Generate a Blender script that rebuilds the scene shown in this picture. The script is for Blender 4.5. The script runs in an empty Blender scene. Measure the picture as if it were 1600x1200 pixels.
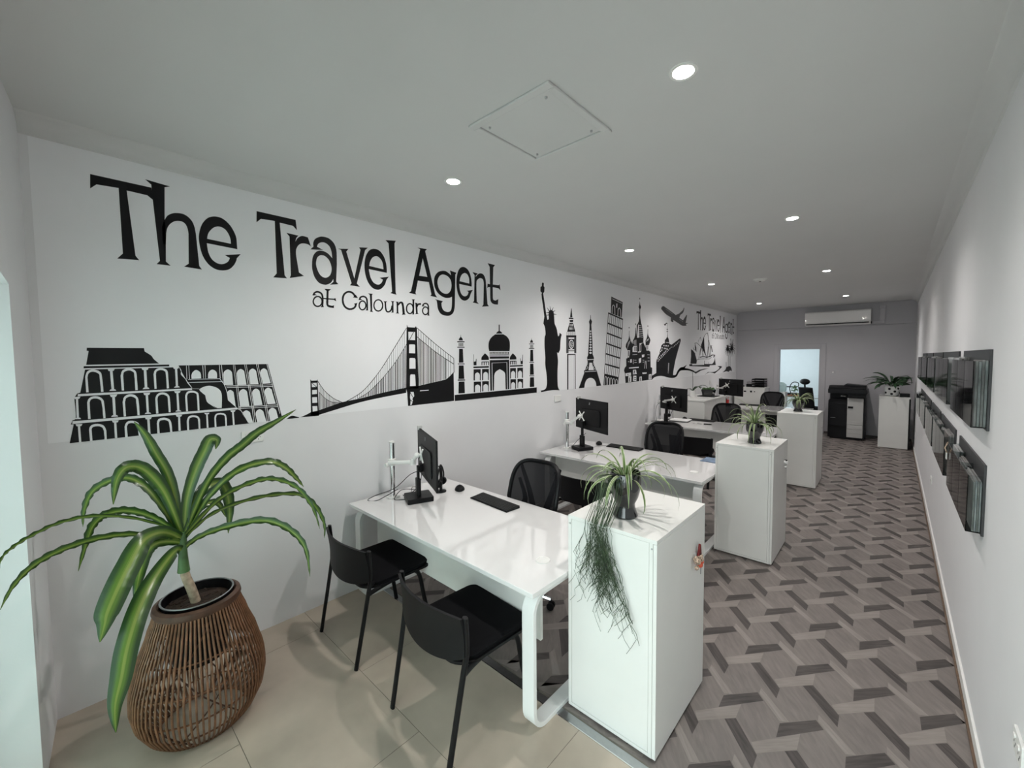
import bpy, bmesh, math, random
from mathutils import Vector, Matrix
random.seed(7)
S = bpy.context.scene
COL = S.collection
PI = math.pi
# ---------------------------------------------------------------- camera
CX, CY, F = 835.386, 591.523, 644.083
cam_d = bpy.data.cameras.new('camera'); cam = bpy.data.objects.new('camera', cam_d); COL.objects.link(cam)
_R = Vector((0.75421424, 0.65660097, -0.00600396)); _U = Vector((-0.0291619, 0.04262904, 0.99866528)); _F = Vector((-0.65598054, 0.75303249, -0.05129916))
m = Matrix.Identity(4)
for i in range(3):
    m[i][0] = _R[i]; m[i][1] = _U[i]; m[i][2] = -_F[i]
m[0][3], m[1][3], m[2][3] = 3.21097, 0.0, 1.86
cam.matrix_world = m
cam_d.sensor_fit = 'HORIZONTAL'; cam_d.sensor_width = 36.0; cam_d.lens = F / 1600 * 36.0
cam_d.shift_x = -(CX - 800) / 1600; cam_d.shift_y = -(600 - CY) / 1600
cam_d.clip_start = 0.02; cam_d.clip_end = 200
S.camera = cam
# ---------------------------------------------------------------- colour management, world
S.view_settings.view_transform = 'Standard'; S.view_settings.look = 'None'
S.view_settings.gamma = 1.0; S.view_settings.use_curve_mapping = False
S.view_settings.exposure = 1.35
SKY = 3.15; DOWN = 23.5; BACK = 14.0
w = bpy.data.worlds.new('overcast_sky'); S.world = w; w.use_nodes = True
nt = w.node_tree; bg = nt.nodes['Background']
tc = nt.nodes.new('ShaderNodeTexCoord'); sp = nt.nodes.new('ShaderNodeSeparateXYZ'); rp = nt.nodes.new('ShaderNodeValToRGB')
nt.links.new(tc.outputs['Generated'], sp.inputs[0]); nt.links.new(sp.outputs['Z'], rp.inputs[0]); nt.links.new(rp.outputs[0], bg.inputs['Color'])
rp.color_ramp.elements[0].position = 0.0; rp.color_ramp.elements[0].color = (0.72, 0.79, 0.78, 1)
rp.color_ramp.elements[1].position = 0.6; rp.color_ramp.elements[1].color = (0.78, 0.87, 0.875, 1)
bg.inputs['Strength'].default_value = SKY
# daylight portal in the clear shop front glazing
pl = bpy.data.lights.new('daylight_portal', 'AREA'); pl.shape = 'RECTANGLE'; pl.size = 1.6; pl.size_y = 2.1
pl.cycles.is_portal = True
po = bpy.data.objects.new('daylight_portal', pl); COL.objects.link(po); po.location = (2.7, -0.33, 1.07); po.rotation_euler = (PI / 2, 0, 0)
S.cycles.max_bounces = 10; S.cycles.diffuse_bounces = 6; S.cycles.transmission_bounces = 8; S.cycles.transparent_max_bounces = 16

W, YF, H, YT = 3.5586, 11.988, 3.036, 1.68
# ---------------------------------------------------------------- materials
def mat(name, color, rough=0.5, metal=0.0, spec=0.5, var=0.0, scale=8.0, bump=0.0, bscale=60.0, coat=0.0, alpha=1.0, trans=0.0, emit=None, estr=0.0):
    m_ = bpy.data.materials.new(name); m_.use_nodes = True; n = m_.node_tree; b = n.nodes['Principled BSDF']
    b.inputs['Base Color'].default_value = (*color, 1); b.inputs['Roughness'].default_value = rough; b.inputs['Metallic'].default_value = metal
    b.inputs['Specular IOR Level'].default_value = spec; b.inputs['Coat Weight'].default_value = coat; b.inputs['Coat Roughness'].default_value = 0.04
    b.inputs['Alpha'].default_value = alpha; b.inputs['Transmission Weight'].default_value = trans
    if emit: b.inputs['Emission Color'].default_value = (*emit, 1); b.inputs['Emission Strength'].default_value = estr
    t = n.nodes.new('ShaderNodeTexCoord'); nz = n.nodes.new('ShaderNodeTexNoise'); nz.inputs['Scale'].default_value = scale; nz.inputs['Detail'].default_value = 5
    n.links.new(t.outputs['Object'], nz.inputs['Vector'])
    if var > 0:
        r = n.nodes.new('ShaderNodeValToRGB')
        r.color_ramp.elements[0].position = 0.3; r.color_ramp.elements[1].position = 0.7
        r.color_ramp.elements[0].color = (*[max(0, c * (1 - var)) for c in color], 1); r.color_ramp.elements[1].color = (*[min(1, c * (1 + var)) for c in color], 1)
        n.links.new(nz.outputs['Fac'], r.inputs[0]); n.links.new(r.outputs[0], b.inputs['Base Color'])
    if bump > 0:
        n2 = n.nodes.new('ShaderNodeTexNoise'); n2.inputs['Scale'].default_value = bscale; n2.inputs['Detail'].default_value = 4
        n.links.new(t.outputs['Object'], n2.inputs['Vector'])
        bp_ = n.nodes.new('ShaderNodeBump'); bp_.inputs['Strength'].default_value = bump; bp_.inputs['Distance'].default_value = 0.002
        n.links.new(n2.outputs['Fac'], bp_.inputs['Height']); n.links.new(bp_.outputs[0], b.inputs['Normal'])
    return m_
def grain(name, c0, c1, ang, rough=0.55, sx=70.0, sy=7.0):
    m_ = bpy.data.materials.new(name); m_.use_nodes = True; n = m_.node_tree; b = n.nodes['Principled BSDF']; b.inputs['Roughness'].default_value = rough
    t = n.nodes.new('ShaderNodeTexCoord'); mp = n.nodes.new('ShaderNodeMapping'); mp.inputs['Rotation'].default_value = (0, 0, ang)
    mp2 = n.nodes.new('ShaderNodeMapping'); mp2.inputs['Scale'].default_value = (sy, sx, 1)
    nz = n.nodes.new('ShaderNodeTexNoise'); nz.inputs['Scale'].default_value = 1.0; nz.inputs['Detail'].default_value = 6; nz.inputs['Distortion'].default_value = 0.6
    big = n.nodes.new('ShaderNodeTexNoise'); big.inputs['Scale'].default_value = 3.1; big.inputs['Detail'].default_value = 2
    r = n.nodes.new('ShaderNodeValToRGB'); r.color_ramp.elements[0].position = 0.32; r.color_ramp.elements[1].position = 0.68
    r.color_ramp.elements[0].color = (*c0, 1); r.color_ramp.elements[1].color = (*c1, 1)
    mx = n.nodes.new('ShaderNodeMath'); mx.operation = 'MULTIPLY_ADD'; mx.inputs[1].default_value = 0.6
    ml = n.nodes.new('ShaderNodeMath'); ml.operation = 'MULTIPLY'; ml.inputs[1].default_value = 0.4
    L = n.links.new
    L(t.outputs['Object'], mp.inputs[0]); L(mp.outputs[0], mp2.inputs[0]); L(mp2.outputs[0], nz.inputs['Vector']); L(t.outputs['Object'], big.inputs['Vector'])
    L(big.outputs['Fac'], ml.inputs[0]); L(nz.outputs['Fac'], mx.inputs[0]); L(ml.outputs[0], mx.inputs[2]); L(mx.outputs[0], r.inputs[0]); L(r.outputs[0], b.inputs['Base Color'])
    return m_
M = dict(
    wall=mat('wall_paint', (0.77, 0.77, 0.785), 0.75, var=0.012, scale=3, bump=0.10, bscale=250),
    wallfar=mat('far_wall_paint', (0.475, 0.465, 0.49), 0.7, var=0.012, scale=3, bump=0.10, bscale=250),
    ceil=mat('ceiling_paint', (0.655, 0.655, 0.65), 0.85, var=0.01, scale=2, bump=0.05, bscale=200),
    sheet=mat('mural_print_white', (0.86, 0.865, 0.885), 0.5, var=0.008, scale=4, bump=0.08, bscale=320),
    ink=mat('mural_print_black', (0.006, 0.006, 0.007), 0.45, spec=0.25, var=0.1, scale=20),
    ink_grey=mat('mural_print_grey', (0.45, 0.45, 0.46), 0.5, var=0.05, scale=20),
    ink_dark=mat('mural_print_charcoal', (0.05, 0.05, 0.055), 0.45, var=0.1, scale=20),
    gloss=mat('gloss_white_laminate', (0.84, 0.83, 0.825), 0.06, spec=0.7, var=0.006, scale=3, coat=1.0),
    lam=mat('white_laminate', (0.80, 0.80, 0.775), 0.35, var=0.015, scale=5, bump=0.05, bscale=300),
    pow_=mat('white_powder_coat', (0.80, 0.81, 0.80), 0.3, var=0.01, scale=8),
    metalw=mat('white_plastic', (0.82, 0.82, 0.80), 0.35, var=0.01),
    chrome=mat('polished_steel', (0.75, 0.75, 0.76), 0.12, metal=1.0, var=0.03),
    alu=mat('brushed_aluminium', (0.42, 0.43, 0.44), 0.32, metal=1.0, var=0.06, scale=40),
    black=mat('black_plastic', (0.005, 0.005, 0.006), 0.42, spec=0.22, var=0.12, scale=10),
    blackm=mat('black_matt_plastic', (0.006, 0.006, 0.007), 0.5, spec=0.22, var=0.1, scale=10),
    blackf=mat('black_fabric', (0.006, 0.006, 0.007), 0.95, spec=0.1, var=0.2, scale=200, bump=0.3, bscale=600),
    key=mat('keycap_plastic', (0.014, 0.014, 0.015), 0.5, var=0.1),
    tile=mat('beige_stone_tile', (0.44, 0.375, 0.305), 0.38, var=0.16, scale=2.6, bump=0.05, bscale=90),
    grout=mat('grey_grout', (0.17, 0.155, 0.13), 0.9, var=0.1, scale=30),
    white=mat('satin_white_trim', (0.82, 0.81, 0.79), 0.4, var=0.01),
    bead=mat('brown_floor_bead', (0.13, 0.08, 0.05), 0.5, var=0.2, scale=30),
    dark=mat('dark_skirting', (0.10, 0.09, 0.085), 0.6, var=0.1, scale=20),
    rattan=mat('brown_rattan', (0.19, 0.090, 0.046), 0.5, var=0.35, scale=25, bump=0.2, bscale=120),
    rattan2=mat('dark_brown_rattan', (0.085, 0.040, 0.024), 0.55, var=0.3, scale=25),
    soil=mat('potting_soil', (0.035, 0.02, 0.013), 0.95, var=0.6, scale=60, bump=1.0, bscale=90),
    trunk=mat('pale_cane_bark', (0.42, 0.33, 0.24), 0.8, var=0.3, scale=40, bump=0.5, bscale=80),
    potb=mat('glazed_black_ceramic', (0.005, 0.005, 0.006), 0.08, spec=0.7, coat=0.4, var=0.1),
    green=mat('dark_green_foliage', (0.02, 0.055, 0.022), 0.4, var=0.4, scale=15),
    greenm=mat('mid_green_foliage', (0.07, 0.15, 0.05), 0.4, var=0.35, scale=15),
    trail=mat('trailing_green_stem', (0.04, 0.065, 0.03), 0.6, var=0.4, scale=30),
    red=mat('red_plastic', (0.55, 0.03, 0.03), 0.35, var=0.1),
    paper=mat('white_paper', (0.85, 0.85, 0.84), 0.8, var=0.01),
    blue=mat('blue_brochure_print', (0.14, 0.22, 0.34), 0.3, var=0.5, scale=14),
    printer=mat('dark_grey_copier_plastic', (0.007, 0.007, 0.009), 0.4, spec=0.25, var=0.1),
    printg=mat('light_grey_copier_plastic', (0.50, 0.50, 0.49), 0.45, var=0.02),
    ceram=mat('white_ceramic', (0.80, 0.80, 0.79), 0.2, var=0.01),
    acryl=None, fur=mat('fluffy_cream_fur', (0.45, 0.34, 0.26), 0.95, var=0.8, scale=110, bump=1.0, bscale=200),
    orange=mat('orange_red_enamel', (0.62, 0.10, 0.05), 0.4, var=0.2), darkred=mat('dark_red_felt', (0.16, 0.015, 0.015), 0.8, var=0.3),
    backboard=mat('dark_grey_backboard', (0.035, 0.035, 0.038), 0.45, var=0.1),
    floorhex=None, )
M['hexa'] = grain('vinyl_hexagon_taupe', (0.152, 0.130, 0.122), (0.228, 0.198, 0.184), 0.9, sx=45, sy=9)
M['darka'] = grain('vinyl_bar_dark_a', (0.028, 0.023, 0.022), (0.098, 0.082, 0.077), -PI / 4)
M['darkb'] = grain('vinyl_bar_dark_b', (0.028, 0.023, 0.022), (0.095, 0.079, 0.074), PI / 4)
M['lighta'] = grain('vinyl_bar_light_a', (0.21, 0.183, 0.168), (0.30, 0.262, 0.241), -PI / 4)
M['lightb'] = grain('vinyl_bar_light_b', (0.21, 0.183, 0.168), (0.31, 0.272, 0.25), PI / 4)
def mix_mat(name, fn):
    m_ = bpy.data.materials.new(name); m_.use_nodes = True; n = m_.node_tree; n.nodes.clear(); fn(n); return m_
def _acryl(n):
    o = n.nodes.new('ShaderNodeOutputMaterial'); g = n.nodes.new('ShaderNodeBsdfGlossy'); g.inputs['Roughness'].default_value = 0.05
    t = n.nodes.new('ShaderNodeBsdfTransparent'); t.inputs[0].default_value = (0.86, 0.88, 0.88, 1); x = n.nodes.new('ShaderNodeMixShader')
    f = n.nodes.new('ShaderNodeFresnel'); f.inputs[0].default_value = 1.3
    n.links.new(f.outputs[0], x.inputs[0]); n.links.new(t.outputs[0], x.inputs[1]); n.links.new(g.outputs[0], x.inputs[2]); n.links.new(x.outputs[0], o.inputs[0])
M['acryl'] = mix_mat('clear_acrylic', _acryl)
def _mesh(n):
    o = n.nodes.new('ShaderNodeOutputMaterial'); g = n.nodes.new('ShaderNodeBsdfPrincipled'); g.inputs['Base Color'].default_value = (0.008, 0.008, 0.010, 1); g.inputs['Roughness'].default_value = 0.7; g.inputs['Specular IOR Level'].default_value = 0.15
    t = n.nodes.new('ShaderNodeBsdfTransparent'); x = n.nodes.new('ShaderNodeMixShader'); x.inputs[0].default_value = 0.93
    n.links.new(t.outputs[0], x.inputs[1]); n.links.new(g.outputs[0], x.inputs[2]); n.links.new(x.outputs[0], o.inputs[0])
M['mesh'] = mix_mat('black_chair_mesh', _mesh)
def _frost(n):
    o = n.nodes.new('ShaderNodeOutputMaterial'); d = n.nodes.new('ShaderNodeBsdfTranslucent'); d.inputs[0].default_value = (0.75, 0.84, 0.82, 1)
    g = n.nodes.new('ShaderNodeBsdfPrincipled'); g.inputs['Base Color'].default_value = (0.72, 0.78, 0.76, 1); g.inputs['Roughness'].default_value = 0.25
    x = n.nodes.new('ShaderNodeMixShader'); x.inputs[0].default_value = 0.35
    n.links.new(d.outputs[0], x.inputs[1]); n.links.new(g.outputs[0], x.inputs[2]); n.links.new(x.outputs[0], o.inputs[0])
M['frost'] = mix_mat('frosted_film_glass', _frost)
def stripe_leaf(name, edge, mid, cream, w0=0.16, w1=0.34):
    m_ = bpy.data.materials.new(name); m_.use_nodes = True; n = m_.node_tree; b = n.nodes['Principled BSDF']; b.inputs['Roughness'].default_value = 0.28
    uv = n.nodes.new('ShaderNodeUVMap'); sp_ = n.nodes.new('ShaderNodeSeparateXYZ'); L = n.links.new; L(uv.outputs[0], sp_.inputs[0])
    s = n.nodes.new('ShaderNodeMath'); s.operation = 'SUBTRACT'; s.inputs[1].default_value = 0.5; L(sp_.outputs[0], s.inputs[0])
    a = n.nodes.new('ShaderNodeMath'); a.operation = 'ABSOLUTE'; L(s.outputs[0], a.inputs[0])
    nz = n.nodes.new('ShaderNodeTexNoise'); mp = n.nodes.new('ShaderNodeMapping'); mp.inputs['Scale'].default_value = (22, 1.5, 1); L(uv.outputs[0], mp.inputs[0]); L(mp.outputs[0], nz.inputs['Vector']); nz.inputs['Scale'].default_value = 1.0
    k = n.nodes.new('ShaderNodeMath'); k.operation = 'MULTIPLY_ADD'; k.inputs[1].default_value = 0.16; k.inputs[2].default_value = -0.08; L(nz.outputs['Fac'], k.inputs[0])
    ad = n.nodes.new('ShaderNodeMath'); ad.operation = 'ADD'; L(a.outputs[0], ad.inputs[0]); L(k.outputs[0], ad.inputs[1])
    r = n.nodes.new('ShaderNodeValToRGB'); cr = r.color_ramp; cr.elements[0].position = 0.0; cr.elements[0].color = (*cream, 1); cr.elements[1].position = w1; cr.elements[1].color = (*edge, 1)
    e = cr.elements.new(w0 * 0.35); e.color = (*cream, 1); e = cr.elements.new(w0 * 0.6); e.color = (*mid, 1); e = cr.elements.new(w0); e.color = (*mid, 1)
    L(ad.outputs[0], r.inputs[0]); L(r.outputs[0], b.inputs['Base Color'])
    b.inputs['Subsurface Weight'].default_value = 0.0
    return m_
M['drac'] = stripe_leaf('dracaena_striped_leaf', (0.018, 0.055, 0.014), (0.10, 0.19, 0.025), (0.24, 0.31, 0.07))
M['spider'] = stripe_leaf('variegated_spider_leaf', (0.42, 0.46, 0.30), (0.10, 0.17, 0.045), (0.10, 0.17, 0.045), 0.26, 0.36)
def brochure(name, seed, cols):
    m_ = bpy.data.materials.new(name); m_.use_nodes = True; n = m_.node_tree; b = n.nodes['Principled BSDF']; b.inputs['Roughness'].default_value = 0.3
    t = n.nodes.new('ShaderNodeTexCoord'); mp = n.nodes.new('ShaderNodeMapping'); mp.inputs['Location'].default_value = (seed * 3.7, seed * 1.9, seed); mp.inputs['Scale'].default_value = (4, 4, 7)
    v = n.nodes.new('ShaderNodeTexNoise'); v.inputs['Scale'].default_value = 1.3; v.inputs['Detail'].default_value = 4; r = n.nodes.new('ShaderNodeValToRGB')
    cr = r.color_ramp; cr.elements[0].position = 0.3; cr.elements[0].color = (*cols[0], 1); cr.elements[1].position = 0.72; cr.elements[1].color = (*cols[2], 1); e = cr.elements.new(0.5); e.color = (*cols[1], 1)
    n.links.new(t.outputs['Object'], mp.inputs[0]); n.links.new(mp.outputs[0], v.inputs['Vector']); n.links.new(v.outputs['Fac'], r.inputs[0]); n.links.new(r.outputs[0], b.inputs['Base Color'])
    return m_
BRO = [brochure('printed_brochure_%s' % s, i, c) for i, (s, c) in enumerate([('coast', ((0.12, 0.13, 0.13), (0.34, 0.34, 0.33), (0.60, 0.61, 0.61))), ('forest', ((0.07, 0.075, 0.07), (0.22, 0.22, 0.20), (0.48, 0.48, 0.46))), ('dusk', ((0.16, 0.15, 0.145), (0.30, 0.28, 0.27), (0.44, 0.42, 0.41))), ('snow', ((0.28, 0.29, 0.30), (0.52, 0.53, 0.53), (0.74, 0.74, 0.73)))])]
# ---------------------------------------------------------------- mesh helpers
class MB:
    def __init__(s): s.v = []; s.f = []; s.mi = []; s.uv = {}; s.cm = 0
    def face(s, idx): s.f.append(tuple(idx)); s.mi.append(s.cm); return len(s.f) - 1
    def add(s, vs, fs):
        o = len(s.v); s.v += [tuple(p) for p in vs]
        for f in fs: s.face([i + o for i in f])
    def box(s, x0, y0, z0, x1, y1, z1, M4=None):
        vs = [Vector(p) for p in ((x0, y0, z0), (x1, y0, z0), (x1, y1, z0), (x0, y1, z0), (x0, y0, z1), (x1, y0, z1), (x1, y1, z1), (x0, y1, z1))]
        if M4: vs = [M4 @ p for p in vs]
        s.add(vs, [(0, 3, 2, 1), (4, 5, 6, 7), (0, 1, 5, 4), (1, 2, 6, 5), (2, 3, 7, 6), (3, 0, 4, 7)]); return s
    def rbox(s, x0, y0, z0, x1, y1, z1, r=0.01, n=4, M4=None, axis='z'):
        # box with rounded vertical edges (or along another axis)
        if axis == 'z': a0, a1, b0, b1, c0, c1 = x0, x1, y0, y1, z0, z1; mk = lambda a, b, c: (a, b, c)
        elif axis == 'x': a0, a1, b0, b1, c0, c1 = y0, y1, z0, z1, x0, x1; mk = lambda a, b, c: (c, a, b)
        else: a0, a1, b0, b1, c0, c1 = z0, z1, x0, x1, y0, y1; mk = lambda a, b, c: (b, c, a)
        pts = []
        for (cx, cy, st) in ((a1 - r, b1 - r, 0), (a0 + r, b1 - r, 1), (a0 + r, b0 + r, 2), (a1 - r, b0 + r, 3)):
            for k in range(n + 1):
                t = (st + k / n) * PI / 2; pts.append((cx + r * math.cos(t), cy + r * math.sin(t)))
        N = len(pts); vs = [Vector(mk(a, b, c0)) for a, b in pts] + [Vector(mk(a, b, c1)) for a, b in pts]
        if M4: vs = [M4 @ p for p in vs]
        s.add(vs, [tuple(range(N - 1, -1, -1)), tuple(range(N, 2 * N))] + [(i, (i + 1) % N, N + (i + 1) % N, N + i) for i in range(N)]); return s
    def tube(s, pts, r, n=8, cap=True, closed=False, r1=None, flat=1.0):
        P = [Vector(p) for p in pts]; K = len(P); o = len(s.v); ref = None
        for i, p in enumerate(P):
            if closed: t = P[(i + 1) % K] - P[(i - 1) % K]
            else: t = P[min(i + 1, K - 1)] - P[max(i - 1, 0)]
            if t.length < 1e-9: t = Vector((0, 0, 1))
            t.normalize()
            if ref is None:
                ref = Vector((0, 0, 1)) if abs(t.z) < 0.9 else Vector((1, 0, 0))
                ref = (ref - t * ref.dot(t)).normalized()
            else:
                ref = ref - t * ref.dot(t)
                ref = ref.normalized() if ref.length > 1e-6 else t.orthogonal().normalized()
            b = t.cross(ref); rad = r if r1 is None else r + (r1 - r) * i / max(1, K - 1)
            for k in range(n):
                a = 2 * PI * k / n; s.v.append(tuple(p + ref * (rad * math.cos(a)) + b * (rad * flat * math.sin(a))))
        for i in range(K if closed else K - 1):
            j = (i + 1) % K
            for k in range(n): s.face((o + i * n + k, o + i * n + (k + 1) % n, o + j * n + (k + 1) % n, o + j * n + k))
        if cap and not closed:
            s.face([o + k for k in range(n - 1, -1, -1)]); s.face([o + (K - 1) * n + k for k in range(n)])
        return s
    def lathe(s, prof, n=32, c=(0, 0, 0), M4=None, closed=False):
        o = len(s.v); K = len(prof)
        for r, z in prof:
            for k in range(n):
                a = 2 * PI * k / n; p = Vector((c[0] + r * math.cos(a), c[1] + r * math.sin(a), c[2] + z))
                if M4: p = M4 @ p
                s.v.append(tuple(p))
        for i in range(K if closed else K - 1):
            j = (i + 1) % K
            for k in range(n): s.face((o + i * n + k, o + i * n + (k + 1) % n, o + j * n + (k + 1) % n, o + j * n + k))
        if not closed:
            if prof[0][0] > 1e-6: s.face([o + k for k in range(n - 1, -1, -1)])
            if prof[-1][0] > 1e-6: s.face([o + (K - 1) * n + k for k in range(n)])
        return s
    def prism(s, poly, mk, d0, d1):
        N = len(poly); s.add([mk(a, b, d0) for a, b in poly] + [mk(a, b, d1) for a, b in poly], [tuple(range(N - 1, -1, -1)), tuple(range(N, 2 * N))] + [(i, (i + 1) % N, N + (i + 1) % N, N + i) for i in range(N)]); return s
    def sphere(s, c, r, n=12, m_=8, sc=(1, 1, 1)):
        prof = [(max(1e-5, math.sin(PI * i / m_)) * r, -math.cos(PI * i / m_) * r) for i in range(m_ + 1)]
        o = len(s.v); s.lathe(prof, n)
        for i in range(o, len(s.v)):
            p = s.v[i]; s.v[i] = (c[0] + p[0] * sc[0], c[1] + p[1] * sc[1], c[2] + p[2] * sc[2])
        return s
    def ribbon(s, pts, width, across, prof, fold=0.0, wave=0.0):
        K = len(pts); o = len(s.v)
        for i, p in enumerate(pts):
            p = Vector(p); t = (Vector(pts[min(i + 1, K - 1)]) - Vector(pts[max(i - 1, 0)])).normalized(); a = across(i, t)
            nrm = t.cross(a).normalized(); h = width * prof(i / (K - 1)) / 2; wv = wave * math.sin(i * 1.9 + h * 50) * h
            s.v.append(tuple(p - a * h + nrm * (fold * h + wv))); s.v.append(tuple(p - a * h * 0.5 + nrm * fold * h * 0.45)); s.v.append(tuple(p)); s.v.append(tuple(p + a * h * 0.5 + nrm * fold * h * 0.45)); s.v.append(tuple(p + a * h + nrm * (fold * h - wv)))
        for i in range(K - 1):
            for k in range(4):
                f = s.face((o + i * 5 + k, o + i * 5 + k + 1, o + (i + 1) * 5 + k + 1, o + (i + 1) * 5 + k))
                s.uv[f] = [(k / 4, i / K), ((k + 1) / 4, i / K), ((k + 1) / 4, (i + 1) / K), (k / 4, (i + 1) / K)]
        return s
    def build(s, name, mats, parent=None, smooth=False, bevel=0.0, off=None, solid=0.0, label=None, bseg=2):
        me = bpy.data.meshes.new(name); vs = s.v
        if off is not None: vs = [(p[0] - off[0], p[1] - off[1], p[2] - off[2]) for p in vs]
        me.from_pydata([tuple(p) for p in vs], [], s.f); mats = mats if isinstance(mats, (list, tuple)) else [mats]
        for q in mats: me.materials.append(M[q] if isinstance(q, str) else q)
        for i, p in enumerate(me.polygons): p.material_index = s.mi[i]; p.use_smooth = smooth
        if s.uv:
            u = me.uv_layers.new(name='UVMap')
            for f, c in s.uv.items():
                for li, q in zip(me.polygons[f].loop_indices, c): u.data[li].uv = q
        me.update()
        bm = bmesh.new(); bm.from_mesh(me); bmesh.ops.recalc_face_normals(bm, faces=bm.faces) if not s.uv else None; bm.to_mesh(me); bm.free()
        if smooth: me.set_sharp_from_angle(angle=math.radians(38))
        o = bpy.data.objects.new(name, me); COL.objects.link(o)
        if parent is not None: o.parent = parent
        if solid > 0: md = o.modifiers.new('solid', 'SOLIDIFY'); md.thickness = solid; md.offset = 0
        if bevel > 0:
            md = o.modifiers.new('bevel', 'BEVEL'); md.width = bevel; md.segments = bseg; md.limit_method = 'ANGLE'; md.angle_limit = math.radians(40)
            md.harden_normals = False
        if smooth == 'auto' or (smooth and bevel > 0): pass
        if label: o['label'] = label
        return o
def thing(name, label, cat, loc=(0, 0, 0), rz=0.0, group=None):
    o = bpy.data.objects.new(name, None); COL.objects.link(o); o.location = loc; o.rotation_euler = (0, 0, rz); o.empty_display_size = 0.1
    o['label'] = label; o['category'] = cat
    if group: o['group'] = group
    return o
def tag(o, label, cat, group=None):
    o['label'] = label; o['category'] = cat
    if group: o['group'] = group
    return o
def struct(o): o['kind'] = 'structure'; return o
def dup(root, loc, rz=None, label=None, group=None):
    def cp(o, par):
        c = o.copy(); COL.objects.link(c)
        if par is not None: c.parent = par
        for ch in list(o.children): cp(ch, c)
        return c
    r = cp(root, None); r.location = loc
    if rz is not None: r.rotation_euler = (0, 0, rz)
    if label: r['label'] = label
    if group: r['group'] = group
    return r
def arc(cx, cy, r, a0, a1, n=8): return [(cx + r * math.cos(a0 + (a1 - a0) * k / n), cy + r * math.sin(a0 + (a1 - a0) * k / n)) for k in range(n + 1)]
def catmull(P, n=6):
    P = [Vector(p) for p in P]; out = []
    for i in range(len(P) - 1):
        a, b, c, d = P[max(i - 1, 0)], P[i], P[i + 1], P[min(i + 2, len(P) - 1)]
        for k in range(n):
            t = k / n; out.append(0.5 * ((2 * b) + (-a + c) * t + (2 * a - 5 * b + 4 * c - d) * t * t + (-a + 3 * b - 3 * c + d) * t ** 3))
    out.append(P[-1]); return out
RZ = lambda a: Matrix.Rotation(a, 4, 'Z')
TR = lambda x, y, z: Matrix.Translation((x, y, z))
TASK = [(1.08, 2.20, 0, 0.06), (1.05, 4.74, 0, 0.04), (1.00, 7.45, 0, 0.0), (1.10, 10.60, 0, 0.0)]
MONDATA = [((0.511, 1.819), -0.394, 'black monitor on the nearest desk seen almost edge on'), ((0.49, 4.14), -0.40, 'black monitor seen from behind on the second desk'), ((0.49, 6.58), -0.515, 'black monitor seen from behind on the third desk, next to the orchid'), ((0.46, 9.85), -0.48, 'black monitor on the farthest desk above the red pen holder')]
ARMS = [(0.179, 1.722, ((0.215, 0.055, 0.312), (0.262, 0.062, 0.372), (0.384, 0.923, 0)), 'white pole mount with jointed arm and bracket on the nearest desk', 0.305),
        (0.180, 4.085, ((0.125, -0.070, 0.330), (0.245, -0.090, 0.430), (0.384, 0.923, 0)), 'white pole mount with jointed arm and bracket on the second desk', 0.345),
        (0.100, 6.95, ((0.25, -0.34, 0.375), (0.43, -0.50, 0.430), (0.49, 0.87, 0)), 'white pole mount with jointed arm and bracket on the third desk', 0.347),
        (0.100, 10.1, ((0.17, -0.18, 0.40), (0.31, -0.40, 0.480), (0.46, 0.88, 0)), 'white pole mount with jointed arm and bracket on the farthest desk', 0.40)]
KBS = [(0.907, 2.158, -0.07, 'black keyboard on the nearest desk'), (0.73, 4.53, 0.02, 'black keyboard on the second desk'), (0.70, 7.33, -0.02, 'black keyboard at the rear edge of the third desk'), (0.75, 10.36, 0.0, 'black keyboard on the farthest desk')]
MICE = [(0.447, 2.190, 0.9, 'black mouse beside the keyboard on the nearest desk'), (0.370, 4.52, 0.5, 'black mouse near the wall on the second desk'), (0.40, 7.34, 0.6, 'black mouse on the third desk above the notepad')]
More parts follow.
